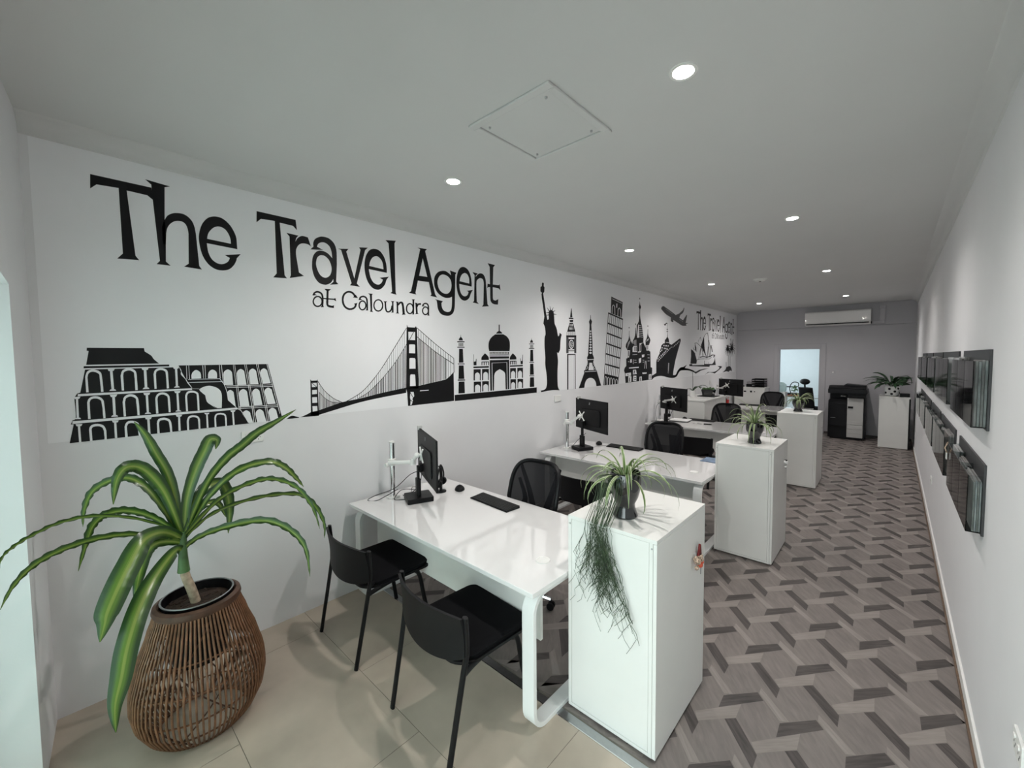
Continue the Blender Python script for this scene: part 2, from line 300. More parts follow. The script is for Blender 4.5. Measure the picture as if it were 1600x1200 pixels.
LEAVES=[(0.037, 0.9, [(0.56, 0.351, 0.974), (0.56, 0.343, 1.158), (0.561, 0.318, 1.305), (0.562, 0.279, 1.415), (0.562, 0.247, 1.506), (0.563, 0.211, 1.574)]), (0.0521, 0.9, [(0.56, 0.359, 0.987), (0.579, 0.321, 1.153), (0.597, 0.285, 1.261), (0.624, 0.229, 1.357), (0.651, 0.175, 1.383), (0.668, 0.139, 1.338), (0.676, 0.123, 1.234)]), (0.0342, 0.6, [(0.556, 0.351, 0.984), (0.527, 0.294, 1.141), (0.5, 0.242, 1.245), (0.473, 0.19, 1.295), (0.444, 0.131, 1.292), (0.414, 0.072, 1.248), (0.399, 0.043, 1.167), (0.395, 0.035, 1.087)]), (0.0524, 0.9, [(0.56, 0.368, 0.991), (0.56, 0.386, 1.161), (0.559, 0.427, 1.304), (0.558, 0.467, 1.396), (0.558, 0.49, 1.446), (0.557, 0.518, 1.438), (0.557, 0.511, 1.392)]), (0.038, 0.8, [(0.563, 0.371, 0.991), (0.585, 0.461, 1.224), (0.605, 0.542, 1.343), (0.622, 0.612, 1.404), (0.639, 0.678, 1.464), (0.659, 0.759, 1.513), (0.683, 0.857, 1.575)]), (0.0367, 0.6, [(0.561, 0.374, 0.99), (0.568, 0.474, 1.155), (0.576, 0.598, 1.262), (0.586, 0.736, 1.285), (0.591, 0.815, 1.24), (0.595, 0.874, 1.163), (0.598, 0.912, 1.103)]), (0.0351, 0.5, [(0.567, 0.373, 0.984), (0.639, 0.503, 1.147), (0.709, 0.63, 1.216), (0.758, 0.719, 1.221), (0.808, 0.808, 1.161), (0.841, 0.868, 1.045), (0.856, 0.896, 0.924)]), (0.0312, 0.5, [(0.563, 0.372, 0.968), (0.592, 0.491, 1.07), (0.639, 0.679, 1.109), (0.681, 0.85, 1.09), (0.701, 0.928, 1.013), (0.712, 0.974, 0.895), (0.712, 0.974, 0.804)]), (0.037, 0.6, [(0.563, 0.365, 0.913), (0.608, 0.424, 0.971), (0.689, 0.531, 1.012), (0.783, 0.657, 1.025), (0.853, 0.75, 0.963), (0.894, 0.805, 0.86), (0.905, 0.82, 0.705)]), (0.0531, 0.9, [(0.542, 0.384, 1.035), (0.505, 0.436, 1.143), (0.45, 0.51, 1.185), (0.411, 0.564, 1.16), (0.393, 0.589, 1.078), (0.39, 0.593, 0.981), (0.4, 0.58, 0.877)]), (0.027, 0.9, [(0.552, 0.382, 1.007), (0.531, 0.435, 1.086), (0.507, 0.496, 1.104), (0.494, 0.53, 1.075), (0.484, 0.556, 0.999)]), (0.0348, 0.6, [(0.562, 0.35, 0.983), (0.573, 0.291, 1.072), (0.587, 0.224, 1.139), (0.6, 0.156, 1.177), (0.611, 0.1, 1.177), (0.619, 0.061, 1.142), (0.623, 0.037, 1.066), (0.628, 0.011, 0.966)]), (0.0202, 0.5, [(0.572, 0.342, 1.015), (0.664, 0.2, 1.142), (0.748, 0.071, 1.216), (0.809, -0.022, 1.235), (0.853, -0.09, 1.222), (0.884, -0.137, 1.201), (0.902, -0.164, 1.172), (0.908, -0.174, 1.11)]), (0.0267, 0.6, [(0.572, 0.345, 0.969), (0.634, 0.269, 1.023), (0.713, 0.172, 1.095), (0.799, 0.066, 1.137), (0.874, -0.026, 1.148), (0.927, -0.092, 1.133), (0.965, -0.138, 1.091), (0.989, -0.168, 1.03)]), (0.0776, 1.0, [(0.572, 0.351, 0.974), (0.665, 0.281, 1.055), (0.765, 0.206, 1.074), (0.84, 0.15, 1.009), (0.891, 0.112, 0.95), (0.936, 0.077, 0.882), (0.949, 0.068, 0.845), (0.97, 0.052, 0.791)]), (0.0474, 0.9, [(0.567, 0.351, 0.951), (0.627, 0.269, 1.0), (0.664, 0.218, 0.98), (0.684, 0.19, 0.891), (0.699, 0.169, 0.791)]), (0.0688, 1.0, [(0.586, 0.344, 0.928), (0.655, 0.303, 0.932), (0.782, 0.227, 0.892), (0.877, 0.17, 0.828), (0.95, 0.126, 0.729), (0.994, 0.1, 0.626), (1.028, 0.079, 0.551), (1.033, 0.077, 0.453)]), (0.0381, 0.8, [(0.538, 0.377, 0.997), (0.497, 0.411, 1.078), (0.446, 0.452, 1.142), (0.398, 0.491, 1.179), (0.361, 0.521, 1.173)])]
MURAL=[
('lettering','large black lettering reading The Travel Agent at Caloundra','''1k 143,2835 380,2836 385,2768 361,2788 278,2790 299,2440 313,2418 226,2412 249,2443 247,2794 164,2788 140,2760
1k 355,2875 461,2867 437,2856 430,2672 432,2595 426,2430 446,2409 385,2408 400,2429 383,2770 380,2853
1k 431,2671 ~443,2695 ~462,2712 ~482,2721 ~510,2724 ~533,2715 ~553,2693 ~564,2663 570,2620 579,2429 591,2409 507,2413 529,2434 535,2612 ~532,2642 ~523,2666 ~508,2677 ~489,2677 ~470,2668 ~451,2647 ~439,2621 434,2594 430,2529 416,2527 417,2633
1k 777,2567 ~776,2599 ~774,2641 ~761,2680 ~739,2717 ~705,2744 ~668,2747 ~634,2731 ~607,2695 ~591,2651 ~583,2600 ~587,2543 ~599,2491 ~623,2448 ~656,2423 ~693,2419 ~729,2432 ~755,2462 ~769,2493 772,2508 794,2539 709,2518 735,2504 ~727,2483 ~711,2467 ~689,2458 ~665,2462 ~641,2483 ~626,2523 621,2574|624,2601 744,2595 ~743,2620 ~735,2651 ~718,2678 ~696,2689 ~675,2687 ~654,2672 ~634,2643 ~626,2618
1k 893,2838 1129,2838 1136,2768 1111,2792 1028,2795 1047,2440 1061,2421 976,2416 998,2446 998,2799 916,2793 890,2764
1k 1067,2735 1145,2732 ~1130,2713 1123,2685 ~1135,2709 ~1150,2725 ~1172,2736 1207,2733 1226,2672 ~1210,2682 ~1186,2685 ~1161,2680 ~1141,2663 ~1128,2637 ~1124,2610 1126,2579 1139,2474 1172,2453 1078,2426 1086,2448 1086,2714
1k 1221,2651 1243,2675 ~1242,2701 ~1255,2731 ~1285,2753 ~1314,2761 ~1354,2757 ~1388,2731 ~1404,2695 ~1408,2657 1407,2573 1398,2443 1414,2426 1351,2414 1378,2440 1377,2460 ~1360,2432 ~1338,2416 ~1311,2409 ~1274,2418 ~1244,2455 ~1230,2507 ~1229,2549 ~1236,2599 ~1255,2634 ~1281,2653 ~1313,2655 ~1345,2643 1374,2615 ~1370,2661 ~1357,2697 ~1331,2717 ~1304,2718 ~1278,2703 1267,2679 1311,2663|~1299,2623 ~1323,2620 ~1349,2597 ~1364,2560 ~1366,2522 ~1353,2484 ~1323,2462 ~1291,2470 ~1269,2502 ~1257,2549 ~1264,2593 ~1280,2615
1k 1420,2694 1500,2708 1482,2684 1539,2487 1595,2718 1584,2736 1657,2747 1633,2723 1558,2450 1581,2427 1502,2429 1516,2447 1442,2689
1k 1816,2571 ~1816,2605 ~1811,2651 ~1792,2703 ~1757,2741 ~1713,2749 ~1674,2733 ~1647,2697 ~1631,2654 ~1624,2600 ~1629,2535 ~1648,2477 ~1682,2435 ~1723,2421 ~1760,2432 ~1795,2470 ~1810,2509 1816,2520 1834,2542 1751,2522 1779,2510 ~1770,2488 ~1749,2468 ~1727,2464 ~1697,2476 ~1674,2511 ~1664,2551 1660,2578|1664,2604 1787,2596 ~1784,2631 ~1772,2666 ~1744,2690 ~1719,2691 ~1692,2673 ~1672,2638
1k 1811,2839 1906,2853 1893,2828 1893,2418 1901,2400 1845,2407 1860,2422 1838,2817
1k 2115,2836 2216,2843 2195,2822 2294,2447 2315,2420 2241,2427 2253,2442 2228,2549 2113,2547 2086,2436 2096,2423 2018,2429 2042,2446 2143,2828|2168,2753 2212,2594 2127,2592
1k 2467,2691 2543,2680 2530,2661 2521,2425 ~2517,2352 ~2498,2294 ~2456,2264 ~2408,2259 ~2353,2273 ~2322,2316 ~2314,2366 2309,2391 2290,2402 2380,2392 2363,2374 ~2366,2339 ~2385,2308 ~2420,2296 ~2453,2300 ~2474,2322 ~2483,2369 2486,2445 ~2456,2432 ~2411,2427 ~2364,2438 ~2318,2468 ~2292,2510 ~2284,2559 ~2294,2611 ~2330,2654 ~2377,2673 ~2424,2675 2480,2647|~2388,2641 ~2439,2632 ~2475,2598 ~2482,2546 ~2469,2499 ~2436,2469 ~2388,2467 ~2346,2491 ~2326,2533 ~2324,2577 ~2348,2622
1k 2732,2571 ~2733,2612 ~2720,2679 ~2690,2729 ~2642,2750 ~2595,2737 ~2564,2696 ~2546,2634 ~2543,2560 ~2556,2489 ~2593,2436 ~2645,2423 ~2694,2450 ~2717,2493 2726,2511 2748,2541 2669,2522 2692,2514 ~2677,2482 ~2641,2465 ~2603,2481 ~2582,2525 2577,2578|2581,2605 2703,2598 ~2700,2649 ~2680,2683 ~2646,2693 ~2611,2673 ~2589,2636
1k 2745,2718 2816,2713 2788,2688 2788,2675 ~2812,2702 ~2849,2720 ~2891,2714 ~2919,2672 2928,2609 2944,2414 2965,2397 2865,2384 2886,2406 2895,2619 ~2886,2660 ~2853,2672 ~2815,2654 ~2796,2613 2798,2429 2825,2408 2743,2415 2761,2432 2773,2690
1k 2953,2840 3057,2837 3032,2810 3023,2630 3107,2632 3123,2645 3135,2580 3107,2599 3021,2601 3021,2491 ~3029,2470 3059,2465 3079,2475 3100,2485 3094,2426 ~3038,2425 ~2999,2441 ~2984,2479 2984,2598 2957,2595 2942,2581 2948,2629 2982,2627 2980,2805
1k 1236,2320 1238,2324 1240,2329 1242,2334 1244,2337 1248,2340 1252,2342 1257,2344 1261,2345 1266,2344 1272,2342 1278,2340 1282,2336 1285,2332 1287,2328 1288,2321 1289,2312 1289,2296 1288,2276 1287,2256 1286,2242 1299,2243 1299,2257 1301,2276 1302,2297 1302,2314 1301,2325 1299,2333 1296,2340 1292,2346 1285,2351 1278,2355 1270,2357 1263,2358 1255,2357 1248,2354 1242,2350 1237,2346 1232,2340 1229,2333 1226,2328 1225,2324
1k 1222,2321 1236,2337 1257,2325
1k ~1296,2284 ~1290,2263 ~1277,2246 ~1258,2239 ~1241,2243 ~1228,2257 ~1224,2277 ~1230,2298 ~1243,2315 ~1261,2322 ~1279,2319 ~1292,2305|~1286,2283 ~1282,2267 ~1272,2255 ~1259,2250 ~1246,2253 ~1237,2263 ~1234,2278 ~1238,2294 ~1248,2306 ~1261,2312 ~1273,2309 ~1283,2299
1k 1280,2241 1303,2243 1297,2256 1288,2255
1k 1326,2376 1321,2292 1320,2285 1320,2274 1321,2262 1326,2251 1338,2245 1352,2243 1365,2243 1374,2242 1376,2258 1368,2258 1355,2259 1343,2261 1337,2263 1335,2267 1335,2276 1336,2286 1336,2293 1341,2378
1k 1310,2379 1358,2381 1343,2368 1321,2367
1k 1300,2302 1387,2304 1388,2313 1300,2311
1k 1379,2314 1389,2318 1394,2295 1381,2300
1k 1362,2257 1377,2264 1374,2243 1356,2246
1k 1552,2346 1546,2355 1537,2368 1526,2379 1513,2384 1500,2386 1486,2384 1472,2378 1460,2369 1449,2357 1442,2342 1437,2326 1436,2309 1437,2291 1442,2273 1451,2257 1463,2246 1479,2239 1494,2236 1510,2239 1526,2245 1539,2255 1548,2267 1552,2280 1555,2289 1540,2291 1538,2283 1534,2272 1529,2264 1520,2258 1508,2253 1496,2251 1485,2253 1472,2259 1463,2267 1456,2279 1452,2295 1450,2311 1452,2325 1456,2339 1461,2350 1469,2359 1478,2366 1488,2370 1497,2371 1507,2369 1516,2366 1525,2358 1533,2346 1538,2337
1k 1523,2338 1564,2337 1547,2361
1k 1531,2290 1559,2299 1543,2273
1k 1581,2329 1583,2333 1586,2337 1589,2341 1592,2343 1597,2345 1602,2347 1607,2348 1612,2347 1618,2346 1623,2343 1627,2339 1630,2330 1632,2313 1632,2288 1631,2264 1630,2247 1643,2248 1644,2265 1645,2289 1645,2315 1644,2334 1639,2346 1632,2354 1624,2358 1617,2360 1609,2361 1600,2359 1593,2357 1586,2353 1580,2349 1576,2343 1573,2338 1571,2335
1k 1566,2321 1578,2339 1600,2327
1k ~1633,2285 ~1628,2265 ~1615,2249 ~1598,2242 ~1582,2246 ~1570,2260 ~1566,2279 ~1571,2300 ~1584,2316 ~1600,2323 ~1617,2319 ~1629,2305|~1621,2284 ~1618,2269 ~1609,2258 ~1598,2253 ~1587,2256 ~1580,2266 ~1577,2280 ~1581,2295 ~1589,2307 ~1600,2312 ~1611,2309 ~1619,2299
1k 1623,2245 1646,2246 1640,2262
1k 1648,2383 1688,2384 1681,2372 1680,2246 1688,2236 1660,2238 1666,2252 1662,2373
1k ~1778,2298 ~1772,2272 ~1755,2252 ~1732,2243 ~1710,2248 ~1695,2265 ~1690,2290 ~1696,2316 ~1713,2337 ~1735,2346 ~1757,2341 ~1773,2324|~1766,2297 ~1761,2277 ~1749,2261 ~1733,2254 ~1716,2258 ~1705,2272 ~1701,2291 ~1706,2312 ~1718,2328 ~1735,2335 ~1751,2331 ~1762,2317
1k 1789,2328 1790,2285 1791,2278 1793,2268 1795,2259 1799,2250 1805,2245 1813,2242 1820,2242 1828,2244 1836,2247 1843,2253 1850,2260 1855,2268 1859,2277 1861,2288 1863,2298 1864,2304 1850,2304 1849,2298 1848,2289 1845,2279 1843,2272 1839,2267 1834,2262 1829,2258 1825,2255 1821,2255 1817,2255 1813,2256 1811,2258 1808,2264 1806,2272 1805,2281 1804,2287 1803,2329
1k 1857,2341 1854,2247 1869,2248 1871,2342
1k 1780,2333 1814,2336 1803,2325 1789,2323
1k 1847,2341 1880,2343 1870,2332 1856,2331
1k 1845,2244 1869,2246 1866,2255
1k 1899,2338 1899,2246 1914,2247 1914,2340
1k 1917,2309 1921,2314 1927,2320 1932,2326 1937,2329 1940,2330 1943,2331 1943,2330 1946,2325 1950,2307 1952,2282 1954,2256 1956,2238 1977,2242 1975,2259 1973,2285 1969,2312 1965,2332 1958,2343 1947,2347 1937,2345 1929,2342 1921,2336 1914,2328 1909,2321 1905,2316
1k 1890,2341 1918,2342 1914,2331 1901,2330
1k 1889,2242 1921,2242 1914,2252 1899,2250
1k 1946,2234 1984,2238 1975,2247 1954,2244
1k ~2067,2296 ~2061,2271 ~2046,2252 ~2025,2244 ~2006,2249 ~1991,2266 ~1987,2290 ~1993,2315 ~2008,2334 ~2028,2342 ~2048,2337 ~2062,2321|~2053,2295 ~2049,2276 ~2039,2262 ~2026,2256 ~2012,2260 ~2003,2273 ~2000,2291 ~2004,2310 ~2014,2324 ~2027,2330 ~2041,2327 ~2050,2314
1k 2055,2372 2052,2248 2068,2249 2072,2374
1k 2047,2376 2079,2379 2071,2367 2056,2365
1k 2040,2245 2068,2245 2066,2256
1k 2083,2347 2087,2254 2105,2256 2101,2349
1k 2104,2313 2107,2317 2109,2323 2113,2329 2115,2332 2120,2333 2127,2334 2135,2335 2141,2336 2141,2352 2135,2351 2126,2350 2116,2348 2106,2344 2098,2336 2093,2329 2090,2322 2088,2318
1k 2076,2349 2105,2349 2100,2340 2084,2339
1k 2080,2248 2114,2255 2105,2264 2087,2261
1k 2162,2327 2165,2330 2168,2336 2173,2340 2177,2344 2181,2346 2186,2347 2191,2348 2195,2347 2200,2345 2204,2342 2208,2337 2210,2328 2211,2311 2211,2288 2209,2265 2208,2249 2223,2250 2224,2266 2225,2289 2226,2312 2225,2331 2221,2343 2216,2351 2209,2356 2202,2359 2194,2360 2185,2359 2177,2357 2169,2353 2163,2348 2157,2342 2153,2336 2150,2333
1k ~2223,2290 ~2218,2270 ~2204,2254 ~2185,2247 ~2167,2251 ~2154,2265 ~2149,2284 ~2155,2304 ~2168,2320 ~2187,2327 ~2205,2323 ~2219,2310|~2210,2289 ~2207,2274 ~2197,2263 ~2185,2258 ~2173,2261 ~2165,2271 ~2162,2285 ~2165,2300 ~2174,2311 ~2187,2316 ~2199,2313 ~2207,2303
1k 2146,2322 2160,2339 2181,2328
1k 2203,2245 2229,2247 2222,2261'''),
('lettering','small black lettering repeating the agency name near the far corner','''1k 8962,2829 9182,2830 9186,2767 9164,2785 9087,2787 9106,2463 9119,2443 9039,2437 9060,2466 9058,2791 8981,2785 8959,2760
1k 9158,2866 9257,2859 9235,2848 9228,2678 9230,2607 9224,2454 9243,2434 9186,2434 9200,2453 9184,2769 9182,2846
1k 9229,2677 ~9240,2699 ~9258,2715 ~9276,2723 ~9302,2726 ~9324,2718 ~9342,2698 ~9353,2670 9358,2630 9366,2453 9378,2434 9300,2438 9320,2458 9326,2622 ~9323,2650 ~9314,2672 ~9301,2683 ~9283,2683 ~9265,2674 ~9248,2655 ~9236,2631 9232,2606 9228,2546 9215,2544 9216,2642
1k 9550,2581 ~9549,2610 ~9548,2649 ~9536,2685 ~9515,2720 ~9484,2745 ~9449,2748 ~9418,2733 ~9392,2699 ~9378,2659 ~9370,2611 ~9374,2559 ~9385,2510 ~9407,2471 ~9438,2447 ~9472,2444 ~9506,2456 ~9530,2484 ~9543,2512 9546,2526 9566,2555 9487,2535 9511,2522 ~9504,2503 ~9489,2488 ~9469,2480 ~9446,2484 ~9424,2503 ~9410,2540 9406,2587|9408,2612 9520,2607 ~9519,2630 ~9511,2659 ~9496,2684 ~9475,2694 ~9456,2692 ~9436,2678 ~9418,2651 ~9410,2628
1k 9658,2832 9877,2832 9884,2767 9861,2789 9783,2792 9801,2463 9814,2446 9735,2441 9756,2469 9756,2796 9679,2790 9655,2763
1k 9820,2736 9892,2734 ~9878,2716 9872,2690 ~9883,2712 ~9897,2727 ~9917,2737 9950,2735 9967,2678 ~9952,2687 ~9930,2690 ~9907,2685 ~9888,2670 ~9876,2646 ~9873,2621 9874,2592 9887,2495 9917,2475 9830,2450 9837,2471 9837,2717
1k 9963,2659 9983,2681 ~9982,2705 ~9994,2733 ~10022,2753 ~10049,2760 ~10086,2757 ~10118,2733 ~10133,2699 ~10136,2664 10135,2586 10127,2466 10142,2450 10083,2439 10108,2463 10108,2482 ~10092,2456 ~10071,2441 ~10046,2434 ~10012,2443 ~9984,2477 ~9971,2525 ~9970,2564 ~9977,2610 ~9994,2643 ~10018,2660 ~10048,2662 ~10078,2651 10105,2625 ~10101,2668 ~10089,2701 ~10065,2720 ~10040,2721 ~10016,2707 10005,2685 10046,2670|~10035,2633 ~10057,2630 ~10082,2609 ~10095,2574 ~10097,2539 ~10085,2504 ~10057,2484 ~10028,2491 ~10007,2521 ~9996,2564 ~10003,2605 ~10017,2625
1k 10147,2698 10222,2711 10205,2689 10258,2507 10310,2721 10300,2737 10368,2748 10345,2725 10276,2472 10297,2451 10224,2453 10237,2470 10168,2694
1k 10515,2585 ~10515,2616 ~10511,2659 ~10493,2707 ~10460,2742 ~10420,2749 ~10383,2735 ~10358,2701 ~10343,2661 ~10337,2611 ~10342,2551 ~10359,2497 ~10391,2459 ~10429,2446 ~10463,2456 ~10496,2491 ~10510,2527 10515,2537 10532,2558 10455,2539 10481,2528 ~10473,2508 ~10453,2489 ~10433,2485 ~10405,2497 ~10383,2529 ~10374,2566 10370,2591|10374,2615 10488,2608 ~10486,2640 ~10474,2672 ~10448,2695 ~10425,2696 ~10400,2679 ~10382,2647
1k 10511,2833 10599,2846 10587,2823 10587,2443 10594,2426 10542,2433 10556,2447 10536,2812
1k 10793,2830 10887,2836 10867,2817 10959,2470 10979,2445 10910,2451 10921,2465 10898,2564 10791,2562 10766,2459 10775,2447 10703,2453 10725,2469 10819,2823|10842,2753 10883,2606 10804,2604
1k 11120,2696 11190,2685 11178,2668 11170,2449 ~11166,2382 ~11149,2328 ~11110,2300 ~11065,2296 ~11014,2309 ~10985,2348 ~10978,2395 10973,2418 10955,2428 11039,2419 11023,2402 ~11026,2370 ~11044,2341 ~11076,2330 ~11107,2334 ~11126,2354 ~11135,2397 11137,2468 ~11110,2456 ~11068,2451 ~11024,2461 ~10981,2489 ~10957,2528 ~10950,2573 ~10959,2622 ~10993,2661 ~11036,2679 ~11080,2681 11132,2655|~11046,2649 ~11094,2641 ~11127,2610 ~11134,2561 ~11122,2518 ~11091,2490 ~11046,2488 ~11007,2510 ~10989,2549 ~10987,2590 ~11009,2632
1k 11366,2585 ~11367,2622 ~11355,2685 ~11327,2731 ~11282,2750 ~11239,2738 ~11210,2700 ~11193,2643 ~11190,2574 ~11202,2509 ~11237,2459 ~11285,2447 ~11331,2472 ~11352,2512 11360,2529 11381,2557 11307,2539 11329,2532 ~11315,2502 ~11281,2486 ~11246,2501 ~11227,2542 11222,2591|11226,2616 11339,2610 ~11336,2657 ~11318,2688 ~11286,2698 ~11254,2679 ~11233,2645
1k 11378,2721 11444,2716 11418,2693 11418,2681 ~11440,2706 ~11475,2723 ~11514,2717 ~11540,2678 11548,2620 11563,2439 11582,2423 11489,2411 11509,2432 11517,2629 ~11509,2667 ~11478,2678 ~11443,2661 ~11425,2623 11427,2453 11452,2434 11376,2440 11393,2456 11404,2695
1k 11571,2834 11668,2831 11644,2806 11636,2639 11714,2641 11729,2653 11740,2593 11714,2610 11634,2612 11634,2510 ~11642,2491 11670,2486 11688,2496 11708,2505 11702,2450 ~11650,2449 ~11614,2464 ~11600,2499 11600,2610 11575,2607 11561,2594 11566,2638 11598,2636 11596,2801
1k 9977,2352 9978,2356 9980,2360 9982,2365 9984,2368 9988,2371 9991,2372 9996,2374 10000,2375 10004,2374 10010,2372 10016,2371 10019,2367 10022,2363 10024,2359 10025,2353 10026,2345 10026,2330 10025,2311 10024,2293 10023,2280 10035,2281 10035,2294 10037,2311 10038,2331 10038,2347 10037,2357 10035,2364 10032,2371 10029,2376 10022,2381 10016,2384 10008,2386 10002,2387 9994,2386 9988,2384 9982,2380 9978,2376 9973,2371 9970,2364 9967,2359 9966,2356
1k 9964,2353 9977,2368 9996,2357
1k ~10032,2319 ~10027,2299 ~10015,2284 ~9997,2277 ~9981,2281 ~9969,2294 ~9965,2312 ~9971,2332 ~9983,2347 ~10000,2354 ~10017,2351 ~10029,2338|~10023,2318 ~10019,2303 ~10010,2292 ~9998,2287 ~9986,2290 ~9978,2299 ~9975,2313 ~9978,2328 ~9988,2339 ~10000,2345 ~10011,2342 ~10020,2333
1k 10017,2279 10039,2281 10033,2293 10025,2292
1k 10060,2404 10056,2326 10055,2320 10055,2309 10056,2298 10060,2288 10071,2283 10084,2281 10096,2281 10105,2280 10107,2295 10099,2295 10087,2296 10076,2297 10070,2299 10069,2303 10069,2311 10069,2321 10069,2327 10074,2406
1k 10045,2407 10090,2409 10076,2397 10056,2396
1k 10036,2335 10117,2337 10118,2346 10036,2344
1k 10109,2347 10119,2350 10123,2329 10111,2334
1k 10094,2294 10108,2300 10105,2281 10088,2284
1k 10270,2376 10265,2384 10256,2397 10246,2407 10234,2411 10222,2413 10209,2411 10196,2406 10185,2397 10174,2386 10168,2372 10163,2358 10162,2342 10163,2325 10168,2309 10176,2294 10187,2284 10202,2277 10216,2274 10231,2277 10246,2283 10258,2292 10266,2303 10270,2315 10273,2323 10259,2325 10257,2318 10253,2308 10249,2300 10240,2295 10229,2290 10218,2288 10208,2290 10196,2296 10187,2303 10181,2314 10177,2329 10175,2344 10177,2357 10181,2370 10186,2380 10193,2388 10201,2395 10211,2398 10219,2399 10228,2397 10237,2395 10245,2387 10252,2376 10257,2368
1k 10243,2369 10281,2368 10265,2390
1k 10251,2324 10277,2333 10262,2309
1k 10297,2360 10299,2364 10302,2368 10304,2372 10307,2373 10312,2375 10317,2377 10321,2378 10326,2377 10331,2376 10336,2373 10340,2370 10343,2361 10344,2346 10344,2322 10343,2300 10343,2284 10355,2285 10356,2301 10356,2323 10356,2347 10356,2365 10351,2376 10344,2384 10337,2387 10330,2389 10323,2390 10315,2388 10308,2386 10302,2383 10296,2379 10292,2373 10290,2369 10288,2366
1k 10283,2353 10294,2370 10315,2359
1k ~10345,2320 ~10341,2301 ~10329,2286 ~10313,2280 ~10298,2284 ~10287,2296 ~10283,2314 ~10288,2334 ~10300,2348 ~10315,2355 ~10330,2351 ~10342,2338|~10334,2319 ~10331,2305 ~10323,2295 ~10313,2290 ~10303,2293 ~10296,2302 ~10293,2315 ~10297,2329 ~10304,2340 ~10315,2345 ~10325,2342 ~10332,2333
1k 10336,2283 10357,2284 10352,2298
1k 10359,2410 10396,2411 10390,2400 10389,2284 10396,2274 10370,2276 10376,2289 10372,2401
1k ~10480,2332 ~10474,2308 ~10459,2289 ~10437,2281 ~10417,2285 ~10403,2301 ~10398,2324 ~10404,2348 ~10420,2368 ~10440,2376 ~10460,2372 ~10475,2356|~10469,2331 ~10464,2312 ~10453,2297 ~10438,2291 ~10422,2295 ~10412,2308 ~10408,2325 ~10413,2345 ~10424,2359 ~10440,2366 ~10455,2362 ~10465,2349
1k 10490,2359 10491,2320 10492,2313 10494,2304 10496,2296 10499,2287 10505,2283 10512,2280 10519,2280 10526,2282 10534,2284 10540,2290 10547,2296 10551,2304 10555,2312 10557,2322 10559,2332 10560,2337 10547,2337 10546,2332 10545,2323 10542,2314 10540,2308 10537,2303 10532,2298 10527,2295 10524,2292 10520,2292 10516,2292 10512,2293 10511,2295 10508,2300 10506,2308 10505,2316 10504,2321 10503,2360
1k 10553,2372 10551,2284 10564,2285 10566,2372
1k 10482,2364 10513,2367 10503,2357 10490,2355
1k 10544,2372 10575,2373 10565,2363 10552,2362
1k 10542,2282 10564,2284 10562,2292
1k 10592,2369 10592,2284 10606,2284 10606,2371
1k 10609,2342 10613,2347 10618,2352 10623,2358 10628,2360 10630,2361 10633,2362 10633,2361 10636,2357 10640,2340 10642,2317 10643,2293 10645,2276 10665,2280 10663,2296 10661,2320 10657,2345 10654,2363 10647,2373 10637,2377 10628,2375 10620,2372 10613,2367 10606,2359 10602,2353 10598,2348
1k 10584,2372 10610,2372 10606,2362 10594,2361
1k 10583,2280 10613,2280 10606,2289 10592,2287
1k 10636,2272 10671,2276 10663,2284 10643,2282
1k ~10748,2330 ~10743,2307 ~10729,2289 ~10709,2282 ~10692,2286 ~10678,2302 ~10674,2324 ~10680,2347 ~10694,2365 ~10712,2372 ~10731,2368 ~10744,2353|~10735,2329 ~10732,2311 ~10722,2298 ~10710,2293 ~10697,2296 ~10689,2309 ~10686,2325 ~10690,2343 ~10699,2356 ~10711,2361 ~10724,2359 ~10733,2347
1k 10737,2400 10734,2285 10749,2286 10753,2402
1k 10730,2404 10759,2407 10752,2396 10738,2394
1k 10723,2283 10749,2283 10747,2293
1k 10763,2377 10767,2291 10784,2293 10780,2379
1k 10783,2346 10785,2349 10787,2355 10791,2360 10793,2363 10798,2364 10804,2365 10811,2366 10817,2367 10817,2382 10811,2381 10803,2380 10794,2378 10785,2374 10777,2367 10772,2360 10770,2354 10768,2350
1k 10757,2379 10784,2379 10779,2371 10764,2370
1k 10760,2285 10792,2292 10784,2300 10767,2297
1k 10837,2359 10839,2361 10842,2367 10847,2371 10850,2374 10854,2376 10859,2377 10863,2378 10867,2377 10872,2375 10876,2372 10879,2368 10881,2359 10882,2344 10882,2322 10880,2301 10879,2286 10893,2287 10894,2302 10895,2323 10896,2345 10895,2362 10891,2373 10887,2381 10880,2385 10874,2388 10866,2389 10858,2388 10850,2386 10843,2383 10837,2378 10832,2372 10828,2367 10825,2364
1k ~10893,2324 ~10889,2306 ~10876,2291 ~10858,2284 ~10841,2288 ~10829,2301 ~10824,2319 ~10830,2337 ~10842,2352 ~10860,2359 ~10876,2355 ~10889,2343|~10881,2323 ~10878,2309 ~10869,2299 ~10858,2295 ~10847,2297 ~10839,2307 ~10837,2320 ~10839,2334 ~10848,2344 ~10860,2348 ~10871,2346 ~10878,2336
1k 10822,2354 10835,2370 10854,2359
1k 10875,2283 10899,2284 10892,2297'''),
